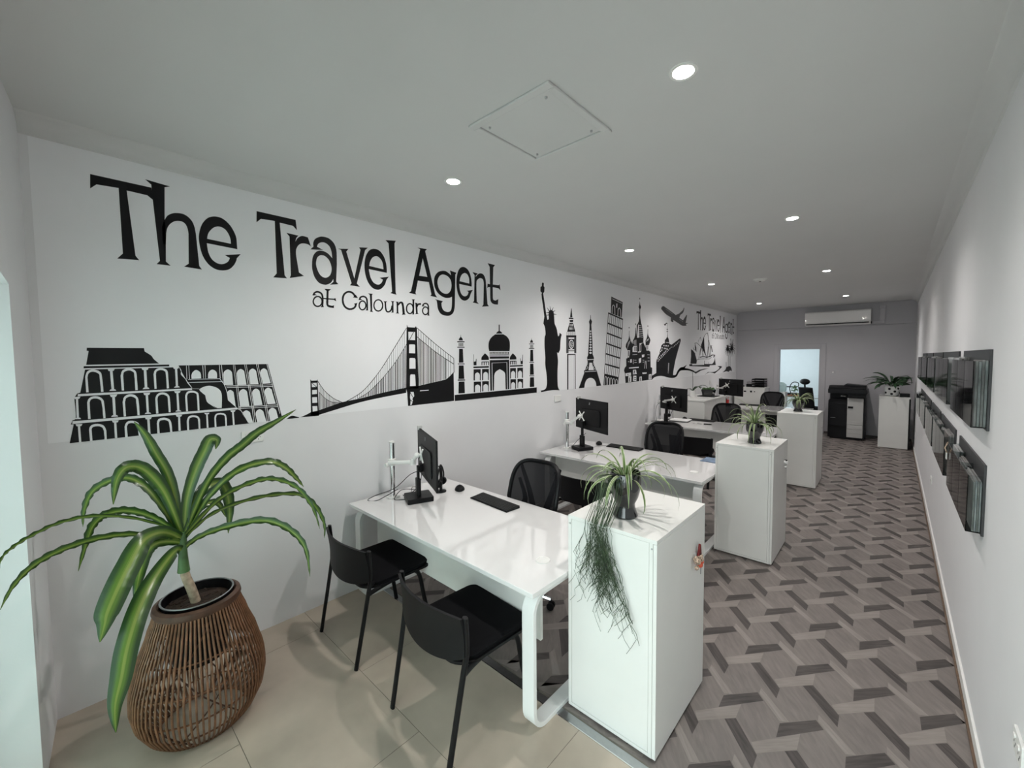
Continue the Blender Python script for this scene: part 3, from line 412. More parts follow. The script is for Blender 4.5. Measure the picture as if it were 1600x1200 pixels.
('landmark_silhouette','black silhouette of a round ruined amphitheatre with tiers of arches','''1k 93,1925 313,1926 315,1907 ~341,1884 ~352,1863 373,1838 87,1835 99,1908 92,1910
1k 78,1828 417,1831 417,1820 77,1817
1k 459,1825 923,1826 1002,1433 800,1439 764,1525 635,1548 585,1598 549,1681 516,1683 516,1691 489,1742 470,1790
2k 82,1810 419,1814 462,1815 ~470,1790 ~469,1771 ~489,1742 ~498,1717 516,1691 516,1683 549,1681 ~558,1662 578,1638 ~585,1598 ~606,1574 635,1548 744,1532 764,1525 ~778,1487 800,1435 12,1430 30,1526 20,1527 27,1548 ~39,1563 38,1660 36,1661 49,1686 60,1690
3k 510,1717 660,1717 ~678,1695 ~689,1651 693,1599 734,1550 658,1552 ~661,1637 ~646,1674 ~610,1694 ~579,1693 553,1680 518,1686 499,1727
3w 553,1680 ~579,1693 ~610,1694 ~646,1674 ~661,1637 658,1552 637,1552 ~606,1576 ~585,1598 578,1638 ~558,1662
3w 51,1683 516,1686 516,1676 50,1671
3w 27,1543 740,1547 740,1534 25,1529
2w 516,1743 516,1764 ~523,1783 ~540,1796 ~558,1782 562,1763 562,1743
2w 596,1742 597,1766 ~603,1784 ~620,1796 ~638,1783 642,1764 641,1741
2w 676,1695 674,1764 ~680,1783 ~699,1795 ~717,1782 721,1763 723,1695
2w 749,1691 745,1768 ~751,1785 ~768,1796 ~785,1784 788,1767 796,1692
2w 818,1693 811,1769 ~817,1786 ~834,1797 ~851,1785 855,1768 864,1692
2w 890,1693 876,1769 ~882,1786 ~899,1797 ~916,1785 920,1768 936,1694
2w 695,1599 687,1638 ~692,1653 ~707,1663 ~722,1651 725,1636 732,1554
2w 758,1552 752,1635 ~758,1653 ~777,1664 ~795,1651 799,1632 807,1550
2w 834,1551 825,1635 ~831,1652 ~849,1663 ~866,1650 870,1632 882,1551
2w 912,1551 896,1637 ~902,1654 ~920,1665 ~939,1652 943,1634 961,1552
2w 800,1438 765,1495 ~771,1513 ~789,1523 ~808,1509 812,1490 824,1438
2w 848,1435 840,1494 ~846,1512 ~865,1523 ~884,1508 889,1489 902,1434
2w 926,1431 915,1495 ~921,1514 ~941,1525 ~961,1510 966,1490 977,1431
3w 494,1824 493,1742 496,1742 496,1824
3w 505,1824 505,1742 508,1742 507,1824
3w 571,1824 573,1742 575,1742 574,1824
3w 582,1824 583,1741 585,1741 585,1824
3w 654,1825 656,1739 659,1739 657,1825
3w 665,1825 671,1703 674,1703 668,1825
3w 727,1826 738,1689 748,1532 751,1532 740,1689 729,1826
3w 735,1826 746,1688 757,1531 760,1531 749,1689 737,1826
3w 789,1826 804,1690 820,1546 827,1438 830,1438 823,1546 807,1691 791,1826
3w 798,1826 813,1690 829,1545 837,1437 840,1437 832,1545 816,1690 800,1826
3w 855,1826 875,1687 896,1539 906,1431 909,1431 898,1539 877,1687 858,1826
3w 864,1826 884,1686 905,1538 916,1430 919,1430 908,1538 887,1687 867,1826
3w 916,1825 983,1480 986,1481 919,1825
3w 686,1688 948,1681 948,1685 686,1691
3w 688,1678 949,1670 950,1674 688,1681
3w 749,1547 973,1540 973,1543 749,1551
3w 751,1537 975,1529 975,1532 751,1540
3w 500,1738 656,1736 656,1739 500,1741
3w 499,1720 663,1717 663,1720 499,1723
3w 461,1813 463,1808 465,1802 467,1796 469,1790 469,1786 468,1781 467,1776 468,1770 472,1763 477,1756 483,1748 488,1741 490,1734 492,1729 494,1723 497,1716 501,1709 507,1700 511,1693 515,1688 517,1690 513,1695 509,1703 503,1711 499,1718 497,1724 495,1730 493,1736 490,1743 485,1750 479,1758 474,1766 471,1772 470,1777 470,1781 471,1785 471,1791 470,1797 468,1804 465,1810 464,1814
4w 654,1736 663,1720 665,1716 669,1710 673,1703 676,1694 679,1685 682,1674 685,1662 687,1651 689,1637 690,1622 691,1609 692,1598 733,1549 735,1551 694,1600 694,1609 693,1622 692,1637 690,1651 688,1663 685,1675 682,1686 679,1696 675,1704 671,1712 668,1718 665,1722 657,1738
4w 516,1681 549,1679 550,1676 552,1670 555,1665 557,1661 559,1663 557,1667 554,1672 552,1677 549,1681 516,1683
3w 739,1539 758,1524 761,1518 766,1508 771,1497 776,1486 782,1474 787,1461 792,1449 795,1441 797,1443 794,1451 789,1462 784,1475 779,1487 774,1498 768,1510 764,1519 760,1527 741,1542
3w 90,1690 89,1770 90,1775 92,1785 95,1791 99,1795 106,1798 112,1798 118,1796 125,1792 130,1787 132,1784 133,1779 133,1767 134,1742 135,1711 135,1689 144,1689 144,1712 143,1743 142,1768 141,1781 140,1789 136,1797 130,1803 121,1808 113,1811 104,1810 96,1806 89,1800 85,1790 82,1778 81,1769 81,1690
3w 223,1691 223,1774 224,1779 225,1788 228,1793 233,1797 240,1800 247,1801 253,1800 259,1796 264,1792 266,1789 267,1784 267,1772 268,1746 268,1714 268,1690 278,1690 278,1714 277,1746 277,1773 276,1786 274,1795 270,1802 264,1808 256,1812 247,1814 238,1813 230,1809 222,1803 217,1793 215,1782 213,1774 214,1691
3w 357,1692 357,1777 358,1781 359,1788 362,1793 366,1796 372,1799 378,1800 385,1799 392,1796 397,1791 399,1789 399,1786 400,1775 401,1749 401,1715 401,1691 411,1692 411,1716 410,1749 410,1776 409,1788 407,1796 403,1802 396,1807 387,1811 379,1812 371,1811 363,1808 356,1802 351,1794 349,1785 347,1777 348,1692
3w 91,1548 91,1635 92,1638 94,1645 96,1650 100,1653 106,1655 113,1655 119,1654 126,1650 131,1645 133,1642 134,1637 135,1625 137,1600 137,1569 138,1546 146,1546 146,1569 145,1600 144,1626 143,1640 140,1648 136,1655 129,1662 121,1666 113,1668 105,1667 97,1664 91,1659 86,1651 84,1643 82,1635 82,1548
3w 225,1547 224,1628 226,1633 227,1642 230,1648 235,1652 242,1655 248,1656 254,1654 261,1650 266,1645 268,1641 269,1636 269,1623 270,1599 271,1569 271,1547 280,1547 280,1569 280,1599 279,1624 278,1638 276,1647 272,1654 266,1662 257,1667 248,1669 240,1668 231,1664 224,1658 219,1648 217,1637 215,1628 216,1547
3w 359,1548 358,1633 359,1637 361,1646 364,1651 368,1654 375,1657 381,1657 387,1656 393,1652 398,1648 401,1645 402,1642 403,1631 403,1606 404,1574 404,1551 413,1550 413,1573 413,1606 412,1631 411,1644 408,1652 404,1658 398,1664 389,1668 381,1670 373,1669 365,1666 358,1660 353,1651 350,1641 349,1633 349,1548
3w 492,1548 491,1635 492,1641 494,1649 497,1655 501,1657 508,1659 515,1659 523,1658 530,1655 535,1651 536,1648 537,1644 537,1631 538,1605 538,1572 538,1548 547,1547 547,1571 547,1605 547,1631 546,1645 545,1653 540,1660 533,1665 525,1669 516,1671 507,1671 499,1669 491,1664 486,1654 483,1644 482,1636 483,1548
3w 93,1430 92,1489 92,1493 94,1498 96,1502 100,1505 107,1506 114,1506 120,1505 127,1501 131,1497 134,1492 135,1486 137,1477 137,1461 138,1443 137,1429 146,1429 146,1442 146,1461 146,1478 144,1489 141,1499 137,1507 130,1513 122,1517 115,1519 106,1519 98,1517 91,1513 86,1505 84,1497 83,1490 84,1430
3w 227,1430 226,1489 227,1492 230,1500 232,1504 236,1506 243,1507 249,1506 255,1504 260,1500 264,1496 266,1492 268,1487 269,1479 270,1463 271,1445 272,1431 282,1432 281,1445 280,1464 278,1480 277,1491 275,1499 271,1506 265,1512 257,1516 250,1519 242,1520 234,1519 227,1515 222,1507 219,1498 217,1489 217,1431
3w 360,1432 359,1490 360,1494 362,1501 364,1505 368,1507 376,1508 383,1508 389,1506 396,1502 400,1498 402,1494 403,1487 404,1477 405,1462 406,1445 406,1432 416,1432 415,1445 415,1463 414,1478 413,1489 411,1498 407,1507 400,1514 392,1518 383,1521 375,1521 366,1520 358,1516 353,1507 351,1498 350,1490 350,1433
3w 493,1432 493,1484 494,1490 496,1499 498,1505 503,1507 510,1509 517,1509 524,1507 531,1504 535,1500 537,1495 537,1488 538,1478 538,1463 538,1446 538,1433 547,1432 547,1445 547,1463 547,1478 547,1489 545,1498 542,1507 535,1514 526,1518 518,1520 509,1521 500,1519 492,1514 488,1504 485,1494 484,1485 484,1433
3w 627,1434 626,1488 627,1494 629,1502 631,1507 636,1510 643,1511 650,1511 657,1509 664,1506 669,1503 671,1498 672,1492 672,1482 673,1466 673,1447 673,1433 681,1432 681,1446 681,1466 681,1482 680,1493 679,1502 675,1510 668,1516 659,1519 651,1521 642,1521 633,1519 626,1515 621,1506 619,1497 618,1489 618,1435
3w 173,1802 175,1696 185,1697 183,1803
3w 164,1813 193,1813 187,1801 168,1800
3w 166,1692 193,1691 189,1700 171,1700
3w 307,1804 307,1698 318,1698 318,1804
3w 297,1815 329,1815 323,1802 302,1802
3w 298,1693 327,1693 322,1702 303,1702
3w 442,1807 442,1698 452,1698 452,1808
3w 433,1817 462,1818 457,1806 437,1805
3w 433,1694 460,1694 456,1702 438,1701
3w 43,1660 42,1557 50,1556 51,1660
3w 35,1669 60,1669 55,1658 39,1658
3w 34,1553 57,1551 54,1559 39,1560
3w 176,1660 176,1554 186,1554 186,1661
3w 167,1671 196,1671 190,1658 171,1658
3w 167,1550 194,1549 190,1558 172,1558
3w 309,1661 310,1555 319,1555 319,1661
3w 300,1671 329,1671 324,1659 304,1659
3w 301,1551 328,1550 324,1558 306,1559
3w 443,1663 443,1555 453,1554 452,1663
3w 433,1673 463,1672 457,1661 438,1661
3w 434,1551 462,1549 457,1557 439,1558
3w 44,1517 45,1430 53,1430 52,1516
3w 36,1527 61,1525 56,1514 40,1515
3w 177,1519 177,1432 186,1431 186,1519
3w 169,1530 196,1528 191,1517 173,1518
3w 310,1521 311,1435 321,1434 320,1521
3w 301,1532 330,1530 325,1519 305,1520
3w 445,1522 444,1435 454,1434 454,1521
3w 435,1532 465,1530 459,1519 439,1520
3w 578,1521 578,1435 587,1435 586,1521
3w 569,1530 595,1528 591,1519 573,1520
3w 711,1522 713,1435 722,1435 720,1522
3w 702,1531 730,1530 725,1520 706,1521'''),
('landmark_silhouette','black silhouette of a long suspension bridge with two towers','''1k 1245,1478 ~1339,1503 ~1424,1524 ~1558,1541 ~1751,1573 1974,1603 1973,1557 ~1750,1535 ~1558,1510 ~1380,1473 1240,1443
1k 1114,1440 ~1155,1454 1188,1470 1245,1477 1240,1437 1216,1437
1k 1023,1437 ~1059,1457 1106,1441 1106,1437
1k 1191,1710 1197,1700 1234,1699 1241,1707 1242,1437 1187,1445|1199,1683 1234,1683 1234,1651 1200,1652|1201,1631 1234,1631 1234,1600 1200,1599|1199,1578 1233,1577 1234,1535 1199,1536|1199,1512 1233,1510 1233,1467 1200,1468
1k 1200,1681 1231,1650 1234,1653 1202,1684
1k 1994,2151 2003,2130 2074,2130 2083,2143 2094,2124 2098,1587 1972,1595 1990,2104|2006,2091 2075,2091 2073,2019 2006,2019|2011,1971 ~2017,1980 2066,1981 2072,1972 2071,1902 2009,1904|2011,1849 ~2018,1861 2065,1860 2072,1848 2071,1766 2009,1767|2015,1703 2021,1717 2062,1715 2066,1701 2069,1613 2011,1614
1k 2057,2091 2013,2021 2018,2018 2062,2089
1k 1972,1597 2096,1611 ~2239,1632 ~2352,1648 ~2417,1666 2491,1723 2492,1443 1988,1440 1982,1557|2112,1570 2204,1570 2203,1562 2112,1562|2015,1562 2047,1560 2052,1522 2032,1499 2038,1483 2024,1447 2010,1446 2015,1485 2009,1515
1k 2010,1556 2043,1501 2048,1503 2015,1558
1k 2009,1491 2034,1472 2037,1475 2013,1495
1k 1434,1518 1446,1523 1464,1531 1484,1540 1505,1550 1526,1561 1548,1572 1572,1587 1599,1609 1630,1638 1665,1674 1701,1715 1738,1759 1775,1808 1814,1864 1852,1919 1887,1970 1919,2016 1949,2059 1974,2096 1992,2123 1988,2125 1970,2099 1944,2062 1914,2018 1882,1972 1848,1922 1810,1866 1771,1811 1734,1761 1698,1718 1661,1677 1627,1641 1596,1612 1569,1591 1546,1576 1524,1565 1503,1554 1482,1544 1462,1535 1444,1527 1432,1522
1k 1541,1539 1557,1546 1581,1557 1608,1571 1636,1588 1664,1610 1694,1635 1725,1663 1756,1693 1787,1725 1820,1759 1852,1795 1882,1832 1913,1872 1943,1915 1970,1954 1988,1982 1985,1984 1966,1956 1940,1917 1909,1874 1879,1834 1849,1797 1817,1762 1784,1727 1753,1695 1722,1666 1691,1638 1661,1613 1633,1591 1606,1574 1579,1560 1556,1550 1539,1542
1k 2092,2127 2125,2103 2173,2068 2228,2028 2282,1990 2338,1953 2398,1914 2454,1879 2493,1854 2497,1858 2458,1883 2402,1918 2342,1957 2286,1994 2232,2032 2177,2072 2129,2107 2096,2131
1k 2091,2048 2123,2024 2171,1991 2227,1953 2280,1917 2336,1884 2397,1850 2453,1819 2492,1797 2496,1802 2457,1824 2401,1854 2340,1888 2284,1921 2230,1957 2175,1995 2127,2028 2094,2052
1k 2492,1858 2492,1717 2499,1717 2499,1858
1k 1240,1694 1247,1681 1258,1662 1271,1641 1284,1622 1298,1605 1314,1588 1331,1572 1348,1558 1368,1545 1389,1533 1408,1523 1422,1517 1423,1521 1410,1527 1391,1537 1370,1548 1350,1561 1334,1575 1317,1591 1301,1608 1287,1624 1274,1643 1261,1664 1251,1683 1243,1696
1k 1244,1615 1253,1605 1264,1590 1278,1574 1291,1561 1302,1551 1313,1542 1325,1535 1340,1528 1360,1523 1384,1520 1407,1517 1422,1515 1423,1519 1407,1521 1384,1523 1360,1527 1340,1532 1326,1538 1315,1545 1304,1553 1293,1563 1280,1576 1267,1592 1255,1607 1247,1617
1k 1467,1536 1467,1531 1469,1530 1469,1536
1k 1484,1544 1484,1533 1486,1533 1487,1544
1k 1501,1552 1501,1536 1503,1536 1504,1552
1k 1519,1562 1518,1538 1520,1538 1521,1562
1k 1536,1573 1535,1541 1538,1541 1539,1573
1k 1554,1584 1553,1543 1555,1543 1556,1584
1k 1572,1595 1570,1545 1573,1545 1574,1595
1k 1590,1606 1588,1549 1590,1548 1592,1606
1k 1608,1623 1606,1551 1608,1551 1610,1623
1k 1626,1643 1624,1554 1626,1554 1629,1643
1k 1645,1663 1642,1556 1644,1556 1647,1663
1k 1664,1683 1660,1560 1663,1559 1666,1683
1k 1682,1704 1679,1562 1681,1562 1685,1704
1k 1701,1724 1697,1565 1700,1565 1704,1724
1k 1721,1745 1716,1568 1718,1567 1723,1745
1k 1740,1767 1735,1570 1737,1570 1742,1767
1k 1760,1796 1754,1573 1756,1573 1762,1796
1k 1779,1823 1773,1576 1775,1576 1782,1823
1k 1799,1852 1792,1578 1795,1578 1802,1852
1k 1820,1881 1812,1582 1814,1582 1822,1881
1k 1840,1910 1831,1584 1834,1584 1842,1910
1k 1860,1938 1851,1587 1854,1587 1863,1938
1k 1881,1968 1871,1589 1874,1589 1883,1968
1k 1902,1998 1891,1592 1894,1592 1904,1998
1k 1923,2029 1912,1596 1914,1595 1925,2029
1k 1944,2059 1932,1598 1935,1598 1946,2059
1k 1965,2090 1953,1601 1956,1601 1968,2090
1k 1557,1550 1557,1544 1560,1544 1561,1550
1k 1570,1558 1569,1546 1576,1546 1576,1558
1k 1584,1565 1584,1548 1589,1548 1590,1565
1k 1599,1572 1598,1551 1603,1550 1603,1572
1k 1613,1580 1613,1552 1616,1552 1617,1580
1k 1626,1588 1625,1555 1632,1554 1633,1587
1k 1641,1598 1640,1556 1646,1556 1647,1598
1k 1657,1611 1655,1559 1660,1559 1661,1611
1k 1672,1624 1670,1561 1674,1560 1676,1624
1k 1685,1637 1683,1563 1690,1563 1692,1637
1k 1701,1650 1698,1565 1704,1565 1707,1650
1k 1716,1663 1714,1568 1719,1567 1721,1663
1k 1732,1676 1729,1569 1733,1569 1736,1676
1k 1746,1690 1742,1572 1749,1572 1753,1690
1k 1761,1705 1758,1574 1764,1574 1767,1705
1k 1777,1722 1774,1577 1779,1576 1783,1722
1k 1794,1740 1789,1578 1793,1578 1798,1739
1k 1808,1757 1803,1580 1810,1580 1815,1757
1k 1824,1775 1819,1583 1825,1583 1830,1774
1k 1841,1791 1835,1585 1840,1585 1846,1791
1k 1857,1809 1851,1587 1856,1587 1861,1809
1k 1872,1827 1866,1589 1873,1588 1879,1827
1k 1889,1848 1882,1592 1888,1591 1895,1848
1k 1906,1872 1899,1593 1904,1593 1911,1872
1k 1923,1895 1915,1595 1919,1595 1927,1895
1k 1938,1919 1930,1598 1937,1598 1945,1919
1k 1955,1942 1947,1600 1953,1600 1962,1942
1k 1973,1967 1964,1602 1969,1602 1978,1967
1k 2108,2118 2096,1611 2100,1611 2112,2118
1k 2133,2099 2122,1615 2126,1615 2137,2099
1k 2159,2081 2148,1620 2152,1619 2162,2081
1k 2184,2063 2174,1623 2178,1623 2188,2063
1k 2210,2044 2201,1627 2204,1627 2214,2044
1k 2236,2025 2227,1631 2231,1631 2240,2025
1k 2263,2006 2254,1635 2258,1635 2266,2006
1k 2289,1987 2282,1639 2285,1638 2293,1987
1k 2316,1970 2309,1642 2313,1642 2320,1970
1k 2344,1952 2337,1646 2341,1646 2348,1952
1k 2371,1935 2366,1653 2369,1652 2375,1935
1k 2399,1916 2394,1661 2398,1661 2403,1916
1k 2428,1898 2423,1672 2427,1672 2432,1898
1k 2456,1880 2453,1695 2457,1695 2460,1880
1k 2112,2034 2103,1613 2108,1613 2118,2034
1k 2126,2025 2117,1615 2122,1615 2131,2025
1k 2140,2015 2131,1617 2136,1616 2145,2015
1k 2154,2005 2145,1619 2150,1619 2159,2005
1k 2168,1997 2159,1621 2164,1621 2173,1997
1k 2182,1987 2173,1623 2179,1623 2187,1987
1k 2196,1977 2188,1625 2193,1624 2201,1977
1k 2210,1967 2202,1627 2208,1627 2215,1967
1k 2224,1957 2217,1629 2222,1629 2230,1957
1k 2238,1948 2231,1632 2237,1631 2244,1948
1k 2253,1938 2246,1633 2252,1633 2258,1938
1k 2267,1928 2261,1635 2266,1635 2273,1928
1k 2282,1918 2276,1638 2281,1638 2288,1918
1k 2297,1910 2291,1639 2296,1639 2302,1910
1k 2312,1901 2306,1642 2312,1641 2317,1901
1k 2326,1893 2321,1644 2327,1644 2332,1893
1k 2341,1884 2336,1646 2342,1646 2347,1884
1k 2356,1876 2352,1649 2357,1649 2362,1876
1k 2372,1867 2367,1654 2373,1653 2377,1867
1k 2387,1859 2383,1657 2389,1657 2393,1859
1k 2402,1850 2398,1662 2404,1661 2408,1850
1k 1250,1680 1243,1478 1245,1478 1252,1680
1k 1260,1664 1254,1481 1256,1480 1262,1664
1k 1269,1648 1264,1483 1266,1483 1271,1648
1k 1279,1632 1275,1486 1277,1486 1281,1632
1k 1289,1619 1285,1488 1287,1488 1291,1619
1k 1300,1608 1296,1492 1298,1491 1302,1608
1k 1310,1598 1307,1494 1309,1494 1312,1598
1k 1320,1588 1317,1497 1319,1497 1322,1588
1k 1331,1577 1328,1500 1330,1499 1333,1577
1k 1341,1567 1339,1502 1341,1502 1343,1567
1k 1351,1557 1350,1505 1352,1505 1354,1557
1k 1362,1551 1361,1508 1363,1507 1364,1551
1k 1373,1545 1372,1511 1374,1511 1375,1545
1k 1384,1539 1383,1513 1385,1513 1386,1539
1k 1395,1534 1394,1516 1396,1516 1397,1534
1k 1405,1528 1405,1519 1407,1519 1408,1528
1k 1250,1609 1246,1479 1249,1478 1253,1609
1k 1259,1599 1255,1481 1258,1481 1262,1599
1k 1267,1589 1264,1483 1267,1483 1270,1589
1k 1276,1579 1273,1485 1276,1485 1279,1579
1k 1284,1569 1282,1488 1285,1488 1287,1569
1k 1293,1560 1291,1490 1294,1490 1296,1560
1k 1301,1555 1299,1492 1303,1492 1305,1554
1k 1310,1549 1309,1495 1312,1494 1313,1548
1k 1319,1543 1318,1497 1321,1497 1322,1543
1k 1328,1537 1327,1500 1330,1499 1331,1537
1k 1337,1531 1336,1501 1339,1501 1340,1531
1k 1346,1529 1345,1504 1348,1504 1349,1528
1k 1355,1528 1354,1507 1358,1506 1358,1528
1k 1364,1526 1364,1509 1367,1509 1367,1526
1k 1373,1525 1373,1511 1376,1511 1377,1524
1k 1383,1523 1382,1513 1386,1513 1386,1523
1k 1392,1521 1392,1516 1395,1516 1395,1521'''),
('landmark_silhouette','black silhouette of a domed marble mausoleum with two minarets','''1k 2500,1500 3723,1502 3722,1439 2501,1440
1k 2585,2091 2589,2064 ~2604,2051 2612,2031 2559,2030 ~2565,2048 2581,2064
1k 2541,2022 2631,2024 2631,2013 2541,2011
1k 2540,1968 2631,1969 2631,1960 2540,1959
1g 2554,2005 2618,2006 2617,1973 2554,1972
1k 2562,1949 2609,1950 2614,1813 2557,1812
1k 2545,1805 2628,1804 2628,1795 2545,1796
1k 2556,1786 2615,1785 2622,1652 2549,1654
1k 2541,1649 2631,1645 2631,1634 2540,1637
1k 2551,1627 2623,1625 2626,1509 2546,1511
1k 2562,2005 2562,1972 2566,1972 2567,2005
1k 2576,2005 2576,1973 2580,1973 2580,2005
1k 2590,2005 2589,1973 2594,1973 2594,2006
1k 2604,2006 2603,1973 2607,1973 2608,2006
1k 3633,2089 3637,2067 ~3653,2055 3660,2033 3606,2031 ~3614,2053 3630,2067
1k 3589,2021 3681,2023 3681,2015 3589,2013
1k 3588,1969 3681,1970 3680,1962 3588,1961
1g 3606,2007 3665,2008 3664,1972 3605,1972
1k 3613,2007 3613,1972 3618,1972 3618,2007
1k 3629,2008 3629,1972 3634,1972 3634,2008
1k 3645,2008 3645,1972 3650,1972 3650,2008
1k 3611,1949 3658,1949 3663,1813 3605,1813
1k 3593,1806 3675,1805 3675,1796 3593,1797
1k 3605,1787 3663,1786 3670,1655 3600,1656
1k 3591,1650 3678,1646 3677,1636 3591,1640
1k 3602,1627 3671,1626 3676,1513 3596,1513
1k 3102,2213 3118,2214 3117,2147 ~3138,2139 3158,2121 3060,2115 ~3081,2136 3101,2146
1k 3048,2107 3169,2113 ~3227,2089 ~3264,2045 ~3271,1984 3263,1930 2959,1928 ~2950,1979 ~2959,2030 ~2994,2074
1k 2967,1919 2980,1919 2979,1900 2967,1900
1k 2989,1919 3002,1920 3001,1901 2988,1900
1k 3011,1920 3024,1920 3023,1901 3010,1901
1k 3033,1920 3046,1920 3046,1901 3032,1901
1k 3055,1920 3068,1920 3068,1901 3055,1901
1k 3077,1920 3091,1920 3091,1901 3077,1901
1k 3100,1920 3114,1920 3113,1901 3100,1901
1k 3123,1920 3137,1920 3136,1901 3123,1901
1k 3146,1920 3160,1920 3159,1901 3146,1901
1k 3169,1921 3183,1921 3183,1901 3169,1901
1k 3192,1921 3206,1921 3206,1901 3192,1901
1k 3216,1921 3230,1921 3230,1901 3216,1901
1k 3240,1921 3254,1921 3254,1901 3239,1901
1k 2964,1892 3259,1894 3259,1884 2964,1883
1k 2966,1873 3257,1874 3256,1850 2966,1848
1k 2965,1833 3256,1837 3257,1509 3198,1509 3194,1668 ~3179,1703 3111,1736 ~3049,1707 3028,1670 3022,1509 2970,1510
2w 3003,1509 3001,1802 3217,1805 3220,1510 3229,1510 3225,1808 2993,1805 2994,1509
1k 2849,1836 ~2852,1863 ~2874,1884 2901,1906 ~2927,1888 ~2951,1863 2954,1837
1k 3267,1837 ~3273,1869 3317,1908 ~3367,1869 3373,1838
1k 2851,1820 2955,1821 2955,1813 2851,1813
1k 2851,1820 2851,1783 2861,1783 2862,1820
1k 2882,1820 2881,1782 2892,1782 2893,1820
1k 2913,1819 2912,1782 2923,1782 2924,1819
1k 2944,1819 2943,1781 2954,1781 2955,1819
1k 3269,1823 3373,1824 3372,1816 3269,1815
1k 3269,1823 3269,1783 3281,1783 3282,1823
1k 3299,1823 3299,1783 3311,1782 3311,1823
1k 3329,1822 3329,1782 3341,1782 3342,1822
1k 3359,1822 3359,1781 3371,1781 3372,1822
1k 2741,1771 2953,1772 2952,1755 2741,1755
1k 3268,1773 3479,1775 3479,1759 3268,1757
1k 2741,1895 2746,1895 2748,1821 2772,1822 2777,1848 2784,1848 2783,1784 2744,1783
1k 3475,1892 3482,1892 3479,1785 3443,1784 3439,1849 3447,1849 3450,1820 3470,1821
1k 2743,1743 2838,1742 2836,1627 2824,1628 2825,1681 ~2818,1699 2793,1711 ~2767,1700 2760,1683 2759,1629 2741,1630
1k 2857,1743 2952,1742 2950,1625 2939,1626 2939,1681 ~2932,1700 2906,1713 ~2880,1702 2872,1684 2871,1627 2855,1628
1k 2743,1617 2841,1614 2839,1505 2827,1506 2828,1557 ~2820,1574 2793,1587 ~2766,1577 2759,1561 2758,1509 2741,1510
1k 2857,1616 2950,1613 2948,1507 2939,1507 2939,1557 ~2932,1574 2906,1586 ~2879,1577 2871,1561 2871,1510 2855,1511
1k 3271,1742 3364,1742 3362,1624 3351,1625 3352,1681 ~3343,1699 3318,1712 ~3294,1701 3285,1683 3284,1626 3270,1627
1k 3386,1743 3481,1743 3480,1627 3463,1627 3464,1681 ~3455,1700 3431,1712 ~3406,1701 3397,1684 3396,1628 3385,1629
1k 3273,1619 3364,1616 3363,1507 3349,1508 3350,1558 ~3341,1575 3318,1587 ~3294,1577 3285,1561 3285,1510 3271,1511
1k 3387,1618 3482,1615 3481,1510 3462,1511 3463,1560 ~3454,1576 3430,1588 ~3407,1579 3398,1563 3397,1513 3386,1514'''),
('landmark_silhouette','black silhouette of a robed statue holding up a torch','''1k 3841,2761 3865,2751 3861,2718 3877,2703 3871,2650 3849,2631 ~3867,2558 ~3888,2468 ~3906,2388 3929,2317 3954,2327 3954,2380 ~3958,2421 ~3999,2444 ~4045,2428 ~4058,2388 ~4062,2352 ~4071,2281 ~4110,2223 ~4139,2128 4165,2141 4173,2172 4215,2149 ~4192,2081 ~4184,1984 4178,1953 4148,1913 4118,1922 ~4137,1813 ~4127,1692 ~4126,1570 ~4135,1484 4169,1439 ~4008,1449 3804,1439 3795,1457 ~3886,1475 ~3915,1544 ~3906,1651 ~3883,1769 ~3884,1863 ~3872,1979 ~3873,2096 ~3891,2143 ~3879,2224 3850,2269 3869,2351 ~3848,2464 ~3827,2554 3817,2616 3828,2634 3799,2648 3800,2699 3825,2714 3829,2748
1k 3975,2429 3923,2468 3920,2466 3959,2422
1k 4001,2439 3979,2488 3975,2487 3983,2435
1k 4027,2437 4047,2481 4044,2482 4010,2440
1k 4045,2422 4084,2442 4083,2444 4037,2432
1k 4047,2390 4110,2395 4111,2397 4050,2402
1k 3962,2412 3899,2406 3898,2404 3961,2400
1k 3956,2386 3902,2373 3902,2370 3959,2374'''),
